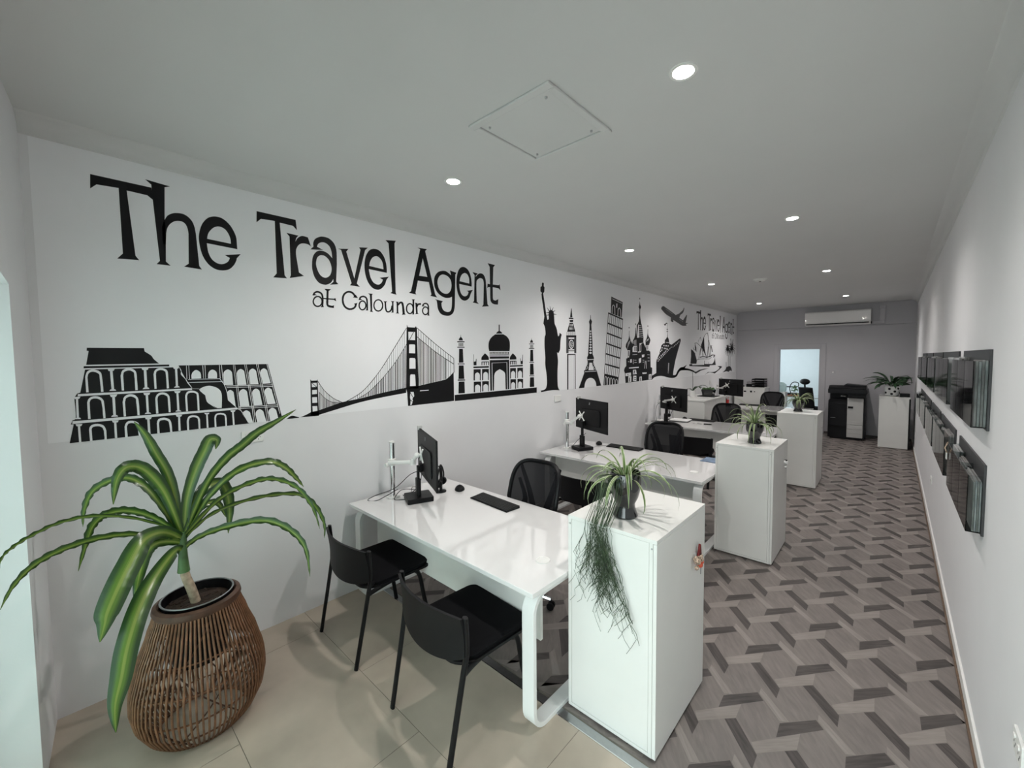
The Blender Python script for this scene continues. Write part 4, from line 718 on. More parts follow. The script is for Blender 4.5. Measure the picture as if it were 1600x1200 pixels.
('landmark_silhouette','black and white drawing of a gothic clock tower','''1k 4418,2498 4429,2499 4449,2384 4397,2378
1k 4370,2374 4470,2378 4470,2362 4370,2358
1k 4384,2344 4466,2352 4461,2324 4392,2320
1k 4384,2309 4461,2314 4514,2199 4332,2189
2w 4391,2295 4391,2262 4403,2263 4403,2295
2w 4417,2296 4417,2264 4429,2264 4429,2297
2w 4441,2298 4441,2265 4453,2266 4453,2298
2w 4377,2249 4377,2218 4389,2219 4389,2249
2w 4403,2250 4403,2220 4415,2220 4415,2251
2w 4429,2251 4429,2221 4441,2221 4441,2252
2w 4455,2253 4455,2222 4467,2223 4467,2253
1k 4322,2186 4321,2143 4326,2143 4327,2186
1k 4342,2187 4342,2144 4347,2144 4347,2187
1k 4362,2188 4362,2144 4367,2145 4367,2188
1k 4382,2189 4382,2145 4387,2145 4388,2189
1k 4403,2189 4403,2146 4408,2146 4408,2190
1k 4424,2190 4423,2147 4429,2147 4429,2190
1k 4444,2191 4444,2147 4449,2148 4450,2191
1k 4465,2192 4465,2148 4470,2148 4470,2192
1k 4486,2193 4486,2149 4491,2149 4491,2193
1k 4507,2194 4507,2150 4513,2150 4513,2194
1k 4312,2143 4537,2151 4536,2123 4312,2116
1d 4312,2116 4363,2117 4362,1913 4311,1911
1d 4490,2121 4536,2123 4536,1913 4490,1913
1k 4363,2097 4490,2101 4490,1965 4362,1963
2w ~4480,2030 ~4475,2007 ~4463,1988 ~4445,1975 ~4424,1970 ~4403,1974 ~4385,1987 ~4373,2006 ~4369,2028 ~4373,2050 ~4385,2070 ~4403,2083 ~4424,2088 ~4445,2084 ~4463,2072 ~4476,2053
3k ~4466,2030 ~4463,2012 ~4453,1996 ~4440,1986 ~4424,1982 ~4408,1986 ~4395,1995 ~4386,2010 ~4383,2028 ~4386,2046 ~4395,2061 ~4408,2072 ~4424,2076 ~4440,2073 ~4454,2063 ~4463,2048
4g ~4455,2030 ~4453,2015 ~4446,2003 ~4436,1995 ~4424,1992 ~4412,1995 ~4402,2003 ~4395,2014 ~4393,2028 ~4395,2042 ~4402,2054 ~4412,2062 ~4424,2066 ~4436,2063 ~4446,2055 ~4453,2044
5k 4430,2029 4430,2062 4418,2061 4418,2029
5k 4423,2025 4454,2022 4457,2029 4425,2032
1k 4355,1949 4490,1950 4490,1940 4355,1939
1k 4331,1903 4518,1903 4518,1889 4359,1887 4357,1436 4330,1436
1k 4501,1889 4518,1889 4521,1434 4503,1433
1g 4381,1885 4380,1439 4382,1439 4384,1885
1g 4407,1885 4406,1437 4408,1437 4409,1885
1g 4433,1885 4432,1436 4434,1436 4435,1885
1g 4459,1885 4458,1434 4461,1434 4462,1885
1g 4480,1885 4479,1433 4482,1433 4483,1885'''),
('landmark_silhouette','black silhouette of a tall iron lattice tower','''1k 4873,2445 4883,2446 4887,2393 4918,2357 4899,2313 4907,2238 4927,2087 4935,1891 4818,1889 4837,2084 4852,2235 4856,2310 4840,2350 4871,2392
2w 4879,2236 4897,2221 4879,2204 4862,2219
2w 4879,2199 4901,2183 4879,2166 4858,2182
2w 4879,2161 4903,2146 4879,2129 4856,2144
2w 4880,2123 4907,2108 4880,2091 4852,2106
2w 4880,2086 4909,2070 4880,2053 4850,2069
2w 4880,2048 4913,2032 4880,2015 4847,2031
2w 4880,2010 4917,1994 4880,1977 4843,1993
2w 4880,1972 4919,1956 4880,1940 4841,1956
2w 4880,1934 4923,1918 4880,1902 4837,1918
1k 4822,1891 4939,1893 4967,1853 4967,1831 4945,1784 4959,1779 5020,1676 4967,1674 4915,1780 4853,1781 4830,1677 4745,1678 4803,1781 4810,1786 4795,1832 4795,1859
2w 4807,1819 4960,1823 4959,1832 4806,1829
2w 4810,1774 4775,1741 4809,1719 4768,1689 4776,1686 4819,1718 4784,1741 4818,1771
2w 4939,1772 4974,1737 4946,1715 4992,1680 5000,1683 4956,1716 4984,1737 4948,1774
1k 4719,1678 5036,1675 5162,1443 5033,1442 ~5012,1504 ~4956,1551 ~4877,1567 ~4799,1555 ~4746,1506 4727,1438 4593,1438 4723,1641
2w 4738,1655 5033,1655 5032,1662 4738,1662'''),
('landmark_silhouette','black and white drawing of a leaning round bell tower','''1k 5438,2760 5781,2711 5755,2469 5423,2514
2w 5467,2509 5473,2612 5479,2617 5487,2627 5496,2636 5498,2638 5502,2636 5513,2628 5523,2619 5529,2615 5535,2499 5552,2500 5546,2617 5538,2625 5528,2634 5515,2642 5499,2646 5483,2640 5472,2630 5463,2620 5457,2611 5450,2508
2w 5639,2486 5646,2581 5651,2586 5660,2596 5669,2605 5672,2607 5676,2605 5687,2597 5698,2588 5704,2583 5710,2476 5728,2478 5722,2585 5714,2593 5703,2603 5690,2611 5673,2616 5656,2609 5644,2599 5635,2589 5629,2580 5622,2485
2w 5589,2671 5585,2608 5610,2609 5614,2672
2w 5459,2727 5758,2686 5764,2692 5464,2733
1k 5348,2500 5775,2434 5793,2455 5364,2520
1k 5349,2517 5332,2368 5346,2368 5363,2518
1d 5404,2509 5386,2360 5395,2360 5413,2509
1d 5451,2502 5436,2352 5450,2352 5466,2502
1d 5507,2493 5491,2344 5501,2344 5517,2494
1d 5556,2486 5542,2335 5557,2336 5571,2486
1d 5613,2477 5599,2327 5609,2327 5623,2478
1d 5666,2468 5652,2318 5667,2319 5681,2469
1d 5722,2461 5711,2310 5721,2310 5732,2461
1k 5776,2452 5765,2301 5780,2301 5792,2452
1k 5331,2350 5764,2283 5781,2304 5346,2371
1k 5332,2368 5311,2221 5325,2221 5346,2368
1d 5386,2360 5365,2213 5375,2213 5395,2360
1d 5436,2352 5415,2204 5429,2204 5450,2352
1d 5491,2344 5470,2195 5480,2195 5501,2344
1d 5542,2335 5524,2187 5539,2187 5557,2336
1d 5599,2327 5581,2179 5591,2179 5609,2327
1d 5652,2318 5633,2170 5648,2170 5667,2319
1d 5711,2310 5692,2160 5702,2160 5721,2310
1k 5765,2301 5746,2152 5761,2152 5780,2301
1k 5311,2204 5746,2134 5761,2154 5325,2223
1k 5311,2221 5294,2068 5308,2068 5325,2221
1d 5365,2213 5347,2060 5357,2060 5375,2213
1d 5415,2204 5397,2051 5411,2051 5429,2204
1d 5470,2195 5452,2042 5462,2042 5480,2195
1d 5524,2187 5506,2034 5520,2034 5539,2187
1d 5581,2179 5562,2025 5572,2025 5591,2179
1d 5633,2170 5615,2016 5630,2016 5648,2170
1d 5692,2160 5673,2007 5683,2007 5702,2160
1k 5746,2152 5726,1997 5742,1997 5761,2152
1k 5294,2051 5727,1979 5741,2000 5307,2071
1k 5294,2068 5278,1916 5292,1916 5308,2068
1d 5347,2060 5332,1908 5341,1907 5357,2060
1d 5397,2051 5381,1899 5396,1899 5411,2051
1d 5452,2042 5434,1891 5444,1890 5462,2042
1d 5506,2034 5485,1882 5499,1881 5520,2034
1d 5562,2025 5541,1874 5551,1874 5572,2025
1d 5615,2016 5591,1866 5606,1865 5630,2016
1d 5673,2007 5649,1856 5659,1856 5683,2007
1k 5726,1997 5702,1847 5717,1847 5742,1997
1k 5279,1899 5703,1829 5716,1850 5291,1918
1k 5278,1916 5261,1764 5274,1763 5292,1916
1d 5332,1908 5314,1756 5323,1755 5341,1907
1d 5381,1899 5361,1747 5375,1746 5396,1899
1d 5434,1891 5416,1738 5425,1738 5444,1890
1d 5485,1882 5464,1730 5479,1729 5499,1881
1d 5541,1874 5520,1721 5530,1721 5551,1874
1d 5591,1865 5572,1713 5587,1712 5606,1865
1d 5649,1856 5627,1703 5637,1702 5659,1856
1k 5702,1847 5681,1694 5696,1693 5717,1847
1k 5262,1747 5682,1675 5694,1696 5273,1766
1k 5261,1764 5238,1613 5252,1612 5274,1763
1d 5314,1756 5292,1605 5301,1604 5323,1755
1d 5361,1747 5338,1597 5352,1596 5375,1746
1d 5416,1738 5393,1587 5402,1587 5425,1738
1d 5464,1730 5441,1580 5455,1578 5478,1729
1d 5520,1721 5497,1571 5506,1570 5530,1721
1d 5572,1713 5548,1562 5563,1560 5587,1712
1d 5627,1703 5603,1553 5613,1552 5637,1702
1k 5681,1694 5656,1545 5672,1543 5696,1693
1k 5241,1595 5659,1526 5669,1547 5250,1615
1k 5245,1600 5664,1534 5652,1442 5223,1443
2w 5261,1443 5267,1550 5272,1554 5278,1562 5285,1569 5287,1571 5290,1569 5298,1561 5305,1553 5309,1548 5315,1442 5326,1442 5321,1548 5315,1555 5308,1564 5299,1572 5287,1577 5275,1573 5267,1565 5261,1557 5256,1551 5250,1444
2w 5336,1442 5342,1537 5346,1542 5353,1549 5360,1556 5362,1558 5365,1556 5373,1549 5380,1540 5385,1535 5390,1442 5402,1442 5397,1535 5391,1542 5383,1551 5374,1559 5362,1564 5350,1560 5342,1553 5335,1544 5330,1538 5324,1443
2w 5412,1442 5418,1524 5423,1528 5429,1536 5436,1543 5439,1545 5442,1543 5449,1535 5457,1527 5462,1522 5467,1442 5479,1441 5474,1522 5468,1529 5460,1538 5451,1546 5439,1551 5426,1547 5418,1539 5411,1531 5406,1525 5400,1443
2w 5489,1442 5496,1510 5500,1515 5507,1523 5514,1530 5517,1532 5520,1530 5528,1522 5535,1513 5540,1508 5546,1441 5558,1441 5553,1508 5547,1515 5539,1524 5529,1533 5517,1538 5504,1534 5496,1526 5489,1518 5484,1511 5477,1443
2w 5568,1441 5575,1497 5579,1501 5586,1509 5593,1516 5596,1518 5599,1516 5607,1508 5615,1499 5620,1495 5626,1441 5638,1440 5633,1495 5627,1502 5618,1511 5609,1519 5596,1525 5583,1520 5575,1513 5568,1504 5563,1498 5556,1442'''),
('landmark_silhouette','black and white drawing of an onion domed cathedral','''1k 5885,1445 5863,1600 5833,1643 ~5857,1686 5907,1715 5901,1832 5944,1838 5942,1967 5884,2016 ~5898,2065 ~5966,2128 5990,2190 5992,2277 6002,2277 ~6008,2191 ~6056,2118 6109,2069 ~6121,2120 ~6173,2171 6207,2248 6206,2337 6219,2337 6254,2199 6251,2377 6286,2407 ~6324,2458 ~6344,2561 6343,2650 6309,2679 6342,2727 6352,2785 6369,2729 6403,2687 6371,2646 ~6372,2537 ~6408,2424 6436,2387 6496,2182 6492,2103 6580,2013 6572,2132 ~6621,2186 6649,2266 6651,2333 6663,2333 ~6670,2240 ~6740,2176 ~6756,2136 6703,2061 6714,1961 6760,1948 6780,1678 6841,1663 6836,1458
1k ~6007,2327 ~6003,2318 ~5994,2314 ~5985,2317 ~5981,2325 ~5985,2334 ~5994,2338 ~6003,2335
1k ~6224,2394 ~6220,2385 ~6211,2381 ~6201,2384 ~6197,2393 ~6201,2402 ~6210,2406 ~6220,2403
1k ~6671,2387 ~6666,2377 ~6656,2373 ~6645,2376 ~6641,2385 ~6645,2395 ~6656,2399 ~6666,2396
1k ~6368,2825 ~6364,2815 ~6354,2811 ~6344,2813 ~6340,2822 ~6344,2831 ~6354,2836 ~6364,2833
2w 5945,1965 6026,1966 6019,1906 5994,1850 5946,1850
2w 6149,2039 6264,2041 6266,1938 6110,1938 6109,2007
2w 6351,2085 6478,2096 6413,2076 6415,1946 6353,1945
2w 6603,2060 6703,2061 6705,1968 6610,1967
2w 6297,2386 6325,2400 6339,2177 6262,2174
2w 5972,1549 6037,1550 6076,1540 6077,1454 5973,1449
2w 6127,1648 6234,1649 6263,1574 6128,1572
2w 6142,1552 6249,1548 6251,1458 6130,1464
2w 5883,1599 6062,1606 6063,1555 5884,1552
2w 6457,1593 6631,1590 6617,1568 6472,1566
2w 6707,1551 6813,1555 6814,1466 6702,1464
2w 6328,1829 6417,1842 6412,1764 6334,1752
2w 6033,1819 6085,1825 6086,1768 6034,1763
2w 6438,1894 6538,1901 6525,1855 6445,1848
2w 6293,1945 6395,1952 6395,1935 6299,1930
2w 5996,1689 6330,1694 6330,1675 5997,1670
2w 6360,1525 6444,1528 6451,1449 6355,1453
3k 5969,1955 5970,1869 5993,1869 5992,1955
3k 6177,2026 6178,1951 6202,1951 6201,2027
3k 6225,2027 6226,1951 6250,1951 6249,2028
3k 6367,2062 6369,1958 6394,1959 6392,2062
3k 6640,2054 6641,1981 6667,1981 6666,2054
3k 6000,1526 6000,1458 6024,1457 6023,1525
3k 6174,1635 6156,1585 6180,1582 6198,1632
3k 6169,1514 6236,1511 6236,1523 6169,1525
3k 6169,1482 6237,1479 6237,1490 6169,1493
3k 6517,1565 6490,1461 6515,1458 6543,1563
3k 6575,1562 6591,1455 6618,1455 6601,1562
3k 6742,1537 6743,1476 6770,1475 6769,1536
3k 6389,1511 6390,1452 6416,1451 6415,1509
3k 5948,1584 5948,1566 5971,1565 5971,1584
2w 6296,2376 6472,2373 6474,2379 6298,2383
2w 6297,2346 6473,2342 6475,2348 6299,2352
2w 6297,2315 6473,2311 6475,2317 6299,2322
2w 6298,2285 6474,2279 6476,2286 6300,2291
2w 6298,2254 6474,2248 6476,2255 6300,2260
2w 6299,2223 6475,2217 6477,2223 6301,2230
2w 6299,2193 6475,2186 6477,2192 6301,2199
2w 5946,1992 5962,2091 5955,2091 5938,1992
2w 5966,2017 5982,2101 5975,2101 5958,2017
2w 5986,2042 6003,2111 5995,2112 5978,2042
2w 6006,2067 6023,2122 6016,2122 5998,2067
2w 6026,2092 6044,2132 6036,2133 6019,2093
2w 6659,2132 6703,2173 6687,2176 6643,2135
2w 6615,2118 6659,2159 6643,2162 6600,2121
2w 6561,1789 6534,1657 6551,1656 6578,1788
2w 6590,1788 6607,1655 6624,1655 6607,1788
2w 6468,1798 6526,1798 6526,1806 6468,1806
2w 6469,1766 6526,1765 6526,1773 6469,1774
2w 6140,2121 6127,2070 6143,2070 6155,2120
2w 6179,2134 6175,2058 6191,2058 6195,2134
2w 6219,2141 6221,2053 6237,2053 6236,2142
2w 6130,1818 6131,1742 6147,1742 6146,1818
2w 6178,1801 6246,1801 6246,1808 6178,1809
2w 6179,1763 6260,1762 6260,1770 6179,1771
2w 6657,1837 6731,1836 6731,1844 6657,1845
2w 6658,1783 6732,1783 6732,1791 6657,1791
2w 5957,1779 6008,1778 6008,1785 5957,1786
2w 6112,1890 6272,1896 6271,1904 6110,1897
2w 6641,1890 6730,1890 6730,1898 6641,1898'''),
('landmark_silhouette','black silhouette of an ocean liner seen from the bow','''1k 7002,1759 7020,1806 7143,1920 7137,1950 7198,2017 7203,2060 7297,2104 7355,2106 7363,2167 7427,2200 7456,2232 7460,2319 7472,2320 7486,2227 7533,2191 7575,2098 7675,2087 8027,2205 ~8088,2214 8123,2182 ~8000,2002 ~7859,1780 7768,1575 7754,1504 ~7883,1506 ~7979,1582 ~8112,1638 8268,1648 8444,1689 8339,1619 ~8612,1599 8889,1549 8890,1513 ~8614,1564 ~8287,1580 ~8081,1566 ~7917,1466 ~7660,1450 ~7238,1505 ~6958,1497 6824,1450 6836,1526 7006,1567
1k 7309,2459 7347,2431 7391,2439 7406,2465 7465,2474 7435,2491 7347,2461
1k 7457,2486 7464,2220 7473,2220 7466,2487
1k ~7495,2370 ~7493,2367 ~7486,2364 ~7476,2361 ~7465,2360 ~7453,2360 ~7444,2362 ~7437,2364 ~7435,2367 ~7437,2371 ~7443,2374 ~7453,2376 ~7464,2377 ~7476,2377 ~7486,2376 ~7492,2373
1k ~7505,2331 ~7502,2328 ~7493,2325 ~7481,2323 ~7466,2322 ~7451,2322 ~7438,2323 ~7430,2325 ~7427,2327 ~7430,2330 ~7438,2333 ~7451,2335 ~7465,2337 ~7480,2337 ~7493,2336 ~7502,2334
2w 7062,1782 7090,1796 7096,1779 7074,1767
2w 7117,1807 7145,1821 7151,1804 7129,1792
2w 7171,1831 7199,1845 7205,1828 7182,1816
2w 7224,1855 7253,1869 7259,1852 7236,1840
2w 7282,1880 7310,1895 7317,1878 7294,1865
2w 7339,1906 7369,1921 7375,1904 7352,1891
2w 7395,1931 7424,1946 7431,1929 7407,1916
2w 7451,1956 7481,1971 7487,1954 7463,1941
2w 7511,1983 7541,1998 7547,1981 7523,1968
2w 7571,2010 7602,2025 7608,2008 7584,1995
2w 7629,2036 7660,2051 7667,2034 7642,2021
2w 7723,2050 7748,2060 7749,2035 7723,2027
2w 7792,2075 7818,2086 7818,2060 7793,2052
2w 7862,2101 7888,2112 7889,2086 7863,2078
2w 7934,2127 7960,2138 7960,2112 7934,2104
2w 8006,2154 8032,2165 8033,2139 8006,2130
2w 7056,1808 7061,1830 7094,1835 7089,1811
2w 7117,1838 7122,1860 7156,1864 7151,1840
2w 7187,1868 7192,1890 7226,1895 7221,1870
2w 7157,1941 7162,1963 7196,1968 7191,1943
2w 7213,1965 7218,1987 7253,1993 7248,1968
2w 7258,1892 7263,1914 7298,1919 7293,1895
2w 7316,1923 7321,1945 7356,1950 7351,1926
2w 7380,1948 7385,1970 7421,1976 7415,1951
2w 7447,1980 7453,2002 7489,2008 7483,1982
2w 7320,1997 7325,2019 7360,2024 7355,2000
2w 7379,1995 7384,2017 7419,2023 7414,1998
2w 7438,1992 7444,2014 7480,2020 7474,1995
2w 7298,2052 7303,2074 7338,2079 7333,2055
2w 7357,2049 7362,2071 7397,2077 7392,2052
2w 7416,2048 7421,2070 7457,2076 7452,2051
2w 7491,2046 7496,2069 7533,2074 7527,2049
2w 7227,2008 7232,2030 7266,2035 7261,2011
2w 7398,2121 7549,2118 7551,2127 7400,2129
2g 7523,1740 7507,1545 7550,1543 7566,1738
2g ~7558,1562 ~7556,1552 ~7550,1544 ~7540,1539 ~7528,1538 ~7517,1540 ~7507,1546 ~7500,1554 ~7497,1564 ~7499,1574 ~7506,1581 ~7515,1587 ~7527,1588 ~7539,1586 ~7549,1580 ~7556,1572'''),
('landmark_silhouette','dark grey silhouette of a climbing jet aeroplane','''1d 7187,2723 ~7209,2761 ~7295,2783 ~7413,2760 ~7626,2716 7849,2663 8012,2701 8213,2789 8263,2846 8282,2821 ~8215,2736 8080,2680 8031,2624 8220,2584 8409,2713 8428,2698 8362,2539 8505,2547 8380,2520 8399,2487 ~8189,2476 ~8018,2506 7740,2560 7741,2522 7694,2516 7616,2533 7623,2603 ~7386,2647
2g 7380,2736 7701,2669 7710,2674 7388,2742
2g 8012,2595 8217,2548 8225,2553 8019,2599'''),
('landmark_silhouette','black and white drawing of a harbour opera house with sail roofs','''1k 8676,2016 8734,1996 ~8890,1926 9023,1768 8997,1704 8650,1709 8681,1870
1k 8587,1697 8744,1701 8765,1672 9475,1671 9494,1734 9517,1689 10014,1681 ~10154,1742 10197,1836 10279,1653 9853,1652 9832,1619 9455,1630 8595,1659
1k 8866,2134 8890,2137 8924,2142 8961,2145 8996,2144 9033,2137 9076,2124 9119,2110 9155,2098 9183,2089 9206,2081 9225,2075 9238,2070 9255,2077 9242,2081 9224,2088 9200,2096 9172,2105 9136,2116 9093,2131 9048,2144 9004,2153 8960,2154 8918,2150 8883,2145 8859,2142
1k 8892,2138 8978,1955 8997,1956 8911,2140
1k 9257,2075 9238,2044 9211,2000 9183,1953 9161,1913 9146,1881 9136,1852 9129,1828 9124,1811 9144,1810 9149,1827 9157,1851 9167,1880 9181,1912 9203,1952 9231,1999 9259,2043 9278,2073
1k 9654,2397 9622,2388 9577,2376 9526,2358 9478,2332 9434,2297 9390,2253 9349,2207 9314,2164 9288,2125 9268,2088 9251,2051 9237,2016 9224,1979 9214,1941 9206,1907 9201,1884 9225,1883 9231,1906 9239,1940 9249,1978 9261,2015 9276,2050 9292,2086 9312,2124 9339,2162 9373,2205 9414,2251 9458,2294 9501,2329 9546,2353 9594,2370 9638,2382 9669,2391
1k 9655,2393 9670,2363 9693,2322 9713,2268 9721,2203 9712,2110 9690,1997 9666,1890 9650,1816 9681,1815 9697,1889 9721,1996 9743,2110 9753,2203 9744,2270 9724,2324 9701,2366 9686,2396
1k 9085,2157 9095,2171 9109,2190 9126,2212 9143,2230 9163,2246 9186,2261 9208,2274 9211,2283 9277,2191 9289,2192 9223,2285 9197,2276 9176,2263 9152,2248 9132,2232 9114,2213 9098,2191 9084,2172 9074,2158
1k 9745,2225 9764,2198 9792,2160 9821,2115 9843,2067 9857,2009 9866,1942 9872,1880 9877,1837 9904,1837 9900,1880 9894,1943 9884,2010 9870,2068 9848,2117 9819,2163 9791,2201 9772,2228
1k 9725,2081 9804,1837 9840,1838 9761,2082
1k 9801,2230 9734,2221 9739,2215 9807,2225
1k 9875,2111 9883,2104 9894,2095 9907,2083 9922,2067 9940,2042 9962,2010 9983,1980 9997,1959 10052,1963 10038,1984 10017,2015 9995,2046 9976,2072 9960,2089 9946,2102 9934,2112 9926,2118
1k 9868,2083 9878,1868 9901,1868 9890,2084
1k 10015,2117 9922,2110 9925,2104 10018,2111
1k 9278,2073 9413,1868 9434,1869 9298,2075
1k 9367,2002 9352,1854 9369,1854 9384,2002
1k 9201,1830 9242,1833 9302,1838 9367,1842 9425,1843 9480,1841 9541,1837 9596,1831 9643,1827 9693,1832 9754,1837 9821,1843 9880,1850 9928,1859 9969,1868 10002,1877 10013,1881 10044,1880 10103,1879 10155,1878 10166,1878 10159,1878 10133,1866 10099,1853 10075,1843 10127,1829 10151,1838 10187,1852 10220,1868 10224,1889 10169,1899 10106,1901 10045,1902 9996,1902 9961,1894 9930,1886 9893,1877 9853,1870 9801,1864 9736,1857 9676,1852 9641,1849 9610,1852 9554,1857 9489,1862 9424,1864 9357,1862 9289,1858 9228,1853 9188,1850
1k 9019,1779 9047,1783 9084,1789 9137,1795 9218,1799 9350,1799 9526,1798 9701,1796 9829,1795 9969,1833 9951,1840 9818,1803 9701,1805 9526,1807 9349,1808 9215,1808 9132,1804 9075,1797 9036,1791 9009,1787
1k 9781,1730 9784,1669 9802,1669 9800,1730
1k 9482,1764 9485,1689 9507,1689 9503,1764
1k 8797,2045 8800,2038 8803,2028 8809,2018 8819,2008 8835,2002 8854,1998 8871,1995 8883,1993 8893,2001 8881,2003 8865,2006 8849,2009 8839,2013 8832,2020 8826,2030 8822,2040 8820,2046
1k 8747,1994 8924,1910 8936,1914 8759,1998
1k 8883,2125 8972,2055 8988,1958 8907,1997
1k 9448,2299 ~9347,2178 ~9288,2074 9666,1815 ~9503,2018
1k 7710,1480 ~7870,1487 ~8032,1600 ~8202,1643 8271,1641 8430,1690 8325,1626 ~8598,1599 ~8945,1533 ~9226,1569 9788,1589 9269,1545 8966,1489 8867,1521 ~8599,1571 ~8203,1589 ~8067,1579 ~7904,1466 7711,1455
1k 10404,1626 ~10711,1612 ~10687,1571 ~10265,1462 10192,1456 ~9838,1491 9528,1445 9747,1501 ~10214,1495 ~10558,1574'''),
('landmark_silhouette','dark silhouette of three slender palm trees','''1k 11075,1714 11084,1562 11117,1561 11108,1714
1k 11248,1900 11257,1558 11291,1557 11282,1900
1k 11395,2021 11412,1554 11446,1554 11429,2021
1k 10798,1456 11037,1521 ~11143,1586 ~11426,1597 11577,1524 11581,1463 11433,1493 11320,1457 11122,1480 10931,1465
1k 11228,2029 11254,2040 11289,2054 11313,2060 11351,2053 11399,2035 11436,2022 11446,2024 11417,2039 11375,2059 11322,2073 11258,2067 11207,2053 11173,2043
1k 11235,2033 11255,2055 11286,2085 11314,2105 11336,2109 11370,2107 11399,2106 11403,2109 11378,2114 11335,2119 11282,2113 11237,2090 11196,2061 11166,2040
1k 11237,2035 11243,2062 11254,2100 11266,2129 11278,2141 11292,2145 11303,2149 11299,2152 11281,2151 11252,2146 11225,2132 11202,2102 11181,2064 11165,2037
1k 11237,2036 11233,2065 11230,2104 11227,2135 11225,2149 11224,2155 11221,2158 11210,2159 11203,2156 11193,2150 11185,2135 11178,2104 11171,2064 11164,2036
1k 11237,2038 11220,2065 11197,2104 11176,2134 11157,2147 11138,2152 11125,2153 11118,2151 11122,2147 11128,2143 11135,2131 11146,2101 11158,2063 11165,2035
1k 11236,2039 11212,2064 11180,2099 11148,2126 11114,2138 11082,2139 11063,2139 11060,2136 11076,2133 11093,2130 11109,2121 11130,2094 11151,2059 11165,2034
1k 11233,2041 11198,2058 11150,2082 11096,2098 11038,2095 10996,2084 10969,2075 10976,2073 11008,2079 11050,2087 11076,2087 11107,2073 11143,2049 11168,2031
1k 11226,2044 11191,2052 11139,2064 11075,2066 11028,2049 10990,2026 10966,2009 10975,2008 11008,2023 11053,2044 11090,2054 11113,2050 11148,2038 11175,2028
1k 11206,2047 11173,2047 11120,2045 11068,2034 11029,2008 10993,1975 10969,1951 10979,1950 11012,1972 11057,2004 11100,2026 11133,2030 11167,2028 11196,2025
1k 11179,2045 11158,2038 11124,2027 11094,2007 11069,1972 11046,1931 11032,1900 11042,1900 11067,1929 11099,1970 11133,2003 11165,2017 11197,2024 11223,2028
1k 11165,2039 11162,2029 11155,2013 11149,1989 11144,1949 11140,1901 11138,1866 11149,1866 11161,1900 11176,1948 11191,1988 11207,2010 11223,2024 11236,2034
1k 11164,2036 11169,2026 11172,2011 11177,1987 11182,1946 11188,1897 11194,1861 11205,1861 11210,1896 11214,1946 11219,1987 11225,2011 11231,2026 11237,2036
1k 11171,2030 11192,2023 11221,2013 11250,1994 11282,1958 11315,1913 11340,1881 11351,1882 11337,1915 11314,1960 11291,1998 11268,2020 11245,2034 11230,2043
1k 11191,2026 11219,2025 11253,2023 11291,2014 11334,1986 11379,1948 11413,1921 11424,1922 11400,1950 11365,1989 11328,2020 11284,2036 11239,2043 11210,2047
1k 11202,2025 11229,2027 11262,2029 11297,2023 11343,1999 11392,1966 11429,1941 11440,1943 11413,1968 11373,2003 11331,2031 11281,2044 11230,2046 11199,2047
1k ~11325,2038 ~11316,2020 ~11290,2006 ~11250,1996 ~11203,1992 ~11156,1995 ~11116,2004 ~11089,2018 ~11078,2035 ~11087,2052 ~11112,2066 ~11151,2076 ~11198,2080 ~11245,2078 ~11286,2069 ~11314,2054
1k 11568,2049 11604,2060 11655,2073 11698,2079 11754,2070 11821,2051 11871,2037 11881,2039 11839,2056 11777,2078 11707,2092 11630,2088 11564,2075 11520,2066
1k 11578,2052 11610,2075 11657,2105 11701,2126 11745,2131 11801,2129 11844,2127 11847,2130 11807,2135 11745,2141 11674,2136 11610,2113 11551,2083 11510,2062
1k 11581,2055 11598,2086 11625,2128 11652,2161 11679,2177 11708,2186 11729,2192 11722,2195 11694,2191 11653,2183 11611,2166 11572,2131 11534,2089 11507,2060
1k 11582,2057 11586,2090 11595,2136 11605,2174 11617,2194 11631,2205 11640,2213 11629,2215 11611,2208 11586,2196 11562,2175 11541,2137 11521,2091 11506,2058
1k 11581,2060 11557,2091 11525,2135 11494,2171 11464,2190 11437,2201 11417,2207 11407,2205 11418,2197 11434,2186 11451,2167 11471,2131 11493,2087 11506,2055
1k 11581,2061 11548,2089 11503,2129 11458,2161 11412,2176 11370,2181 11341,2183 11336,2180 11359,2175 11390,2169 11419,2155 11451,2124 11485,2083 11507,2054
1k 11576,2063 11531,2082 11467,2108 11399,2127 11329,2126 11271,2117 11233,2110 11238,2107 11279,2111 11334,2117 11378,2115 11424,2098 11476,2071 11511,2051
1k 11558,2068 11512,2071 11443,2076 11369,2071 11309,2049 11256,2021 11220,2000 11230,1998 11274,2017 11335,2044 11391,2060 11437,2060 11489,2053 11529,2047
1k 11532,2068 11495,2062 11437,2053 11382,2035 11334,2002 11288,1961 11258,1932 11268,1930 11308,1959 11363,1998 11418,2028 11468,2040 11517,2044 11556,2047
1k 11521,2066 11490,2057 11443,2043 11398,2020 11359,1982 11323,1936 11299,1902 11310,1902 11344,1934 11391,1979 11438,2015 11484,2033 11531,2042 11566,2048
1k 11509,2062 11495,2048 11472,2028 11450,1999 11428,1954 11406,1901 11393,1863 11404,1862 11428,1900 11461,1952 11493,1996 11524,2023 11555,2041 11579,2053
1k 11506,2056 11515,2041 11526,2018 11538,1987 11551,1940 11564,1883 11575,1843 11587,1843 11586,1883 11584,1940 11582,1988 11581,2020 11581,2043 11582,2058
1k 11508,2053 11529,2040 11556,2020 11585,1992 11615,1946 11646,1892 11669,1853 11681,1853 11669,1893 11648,1948 11629,1995 11610,2025 11591,2047 11580,2061
1k 11525,2047 11562,2043 11612,2036 11663,2021 11718,1986 11775,1943 11817,1911 11829,1912 11797,1945 11750,1990 11702,2027 11650,2048 11597,2060 11563,2067
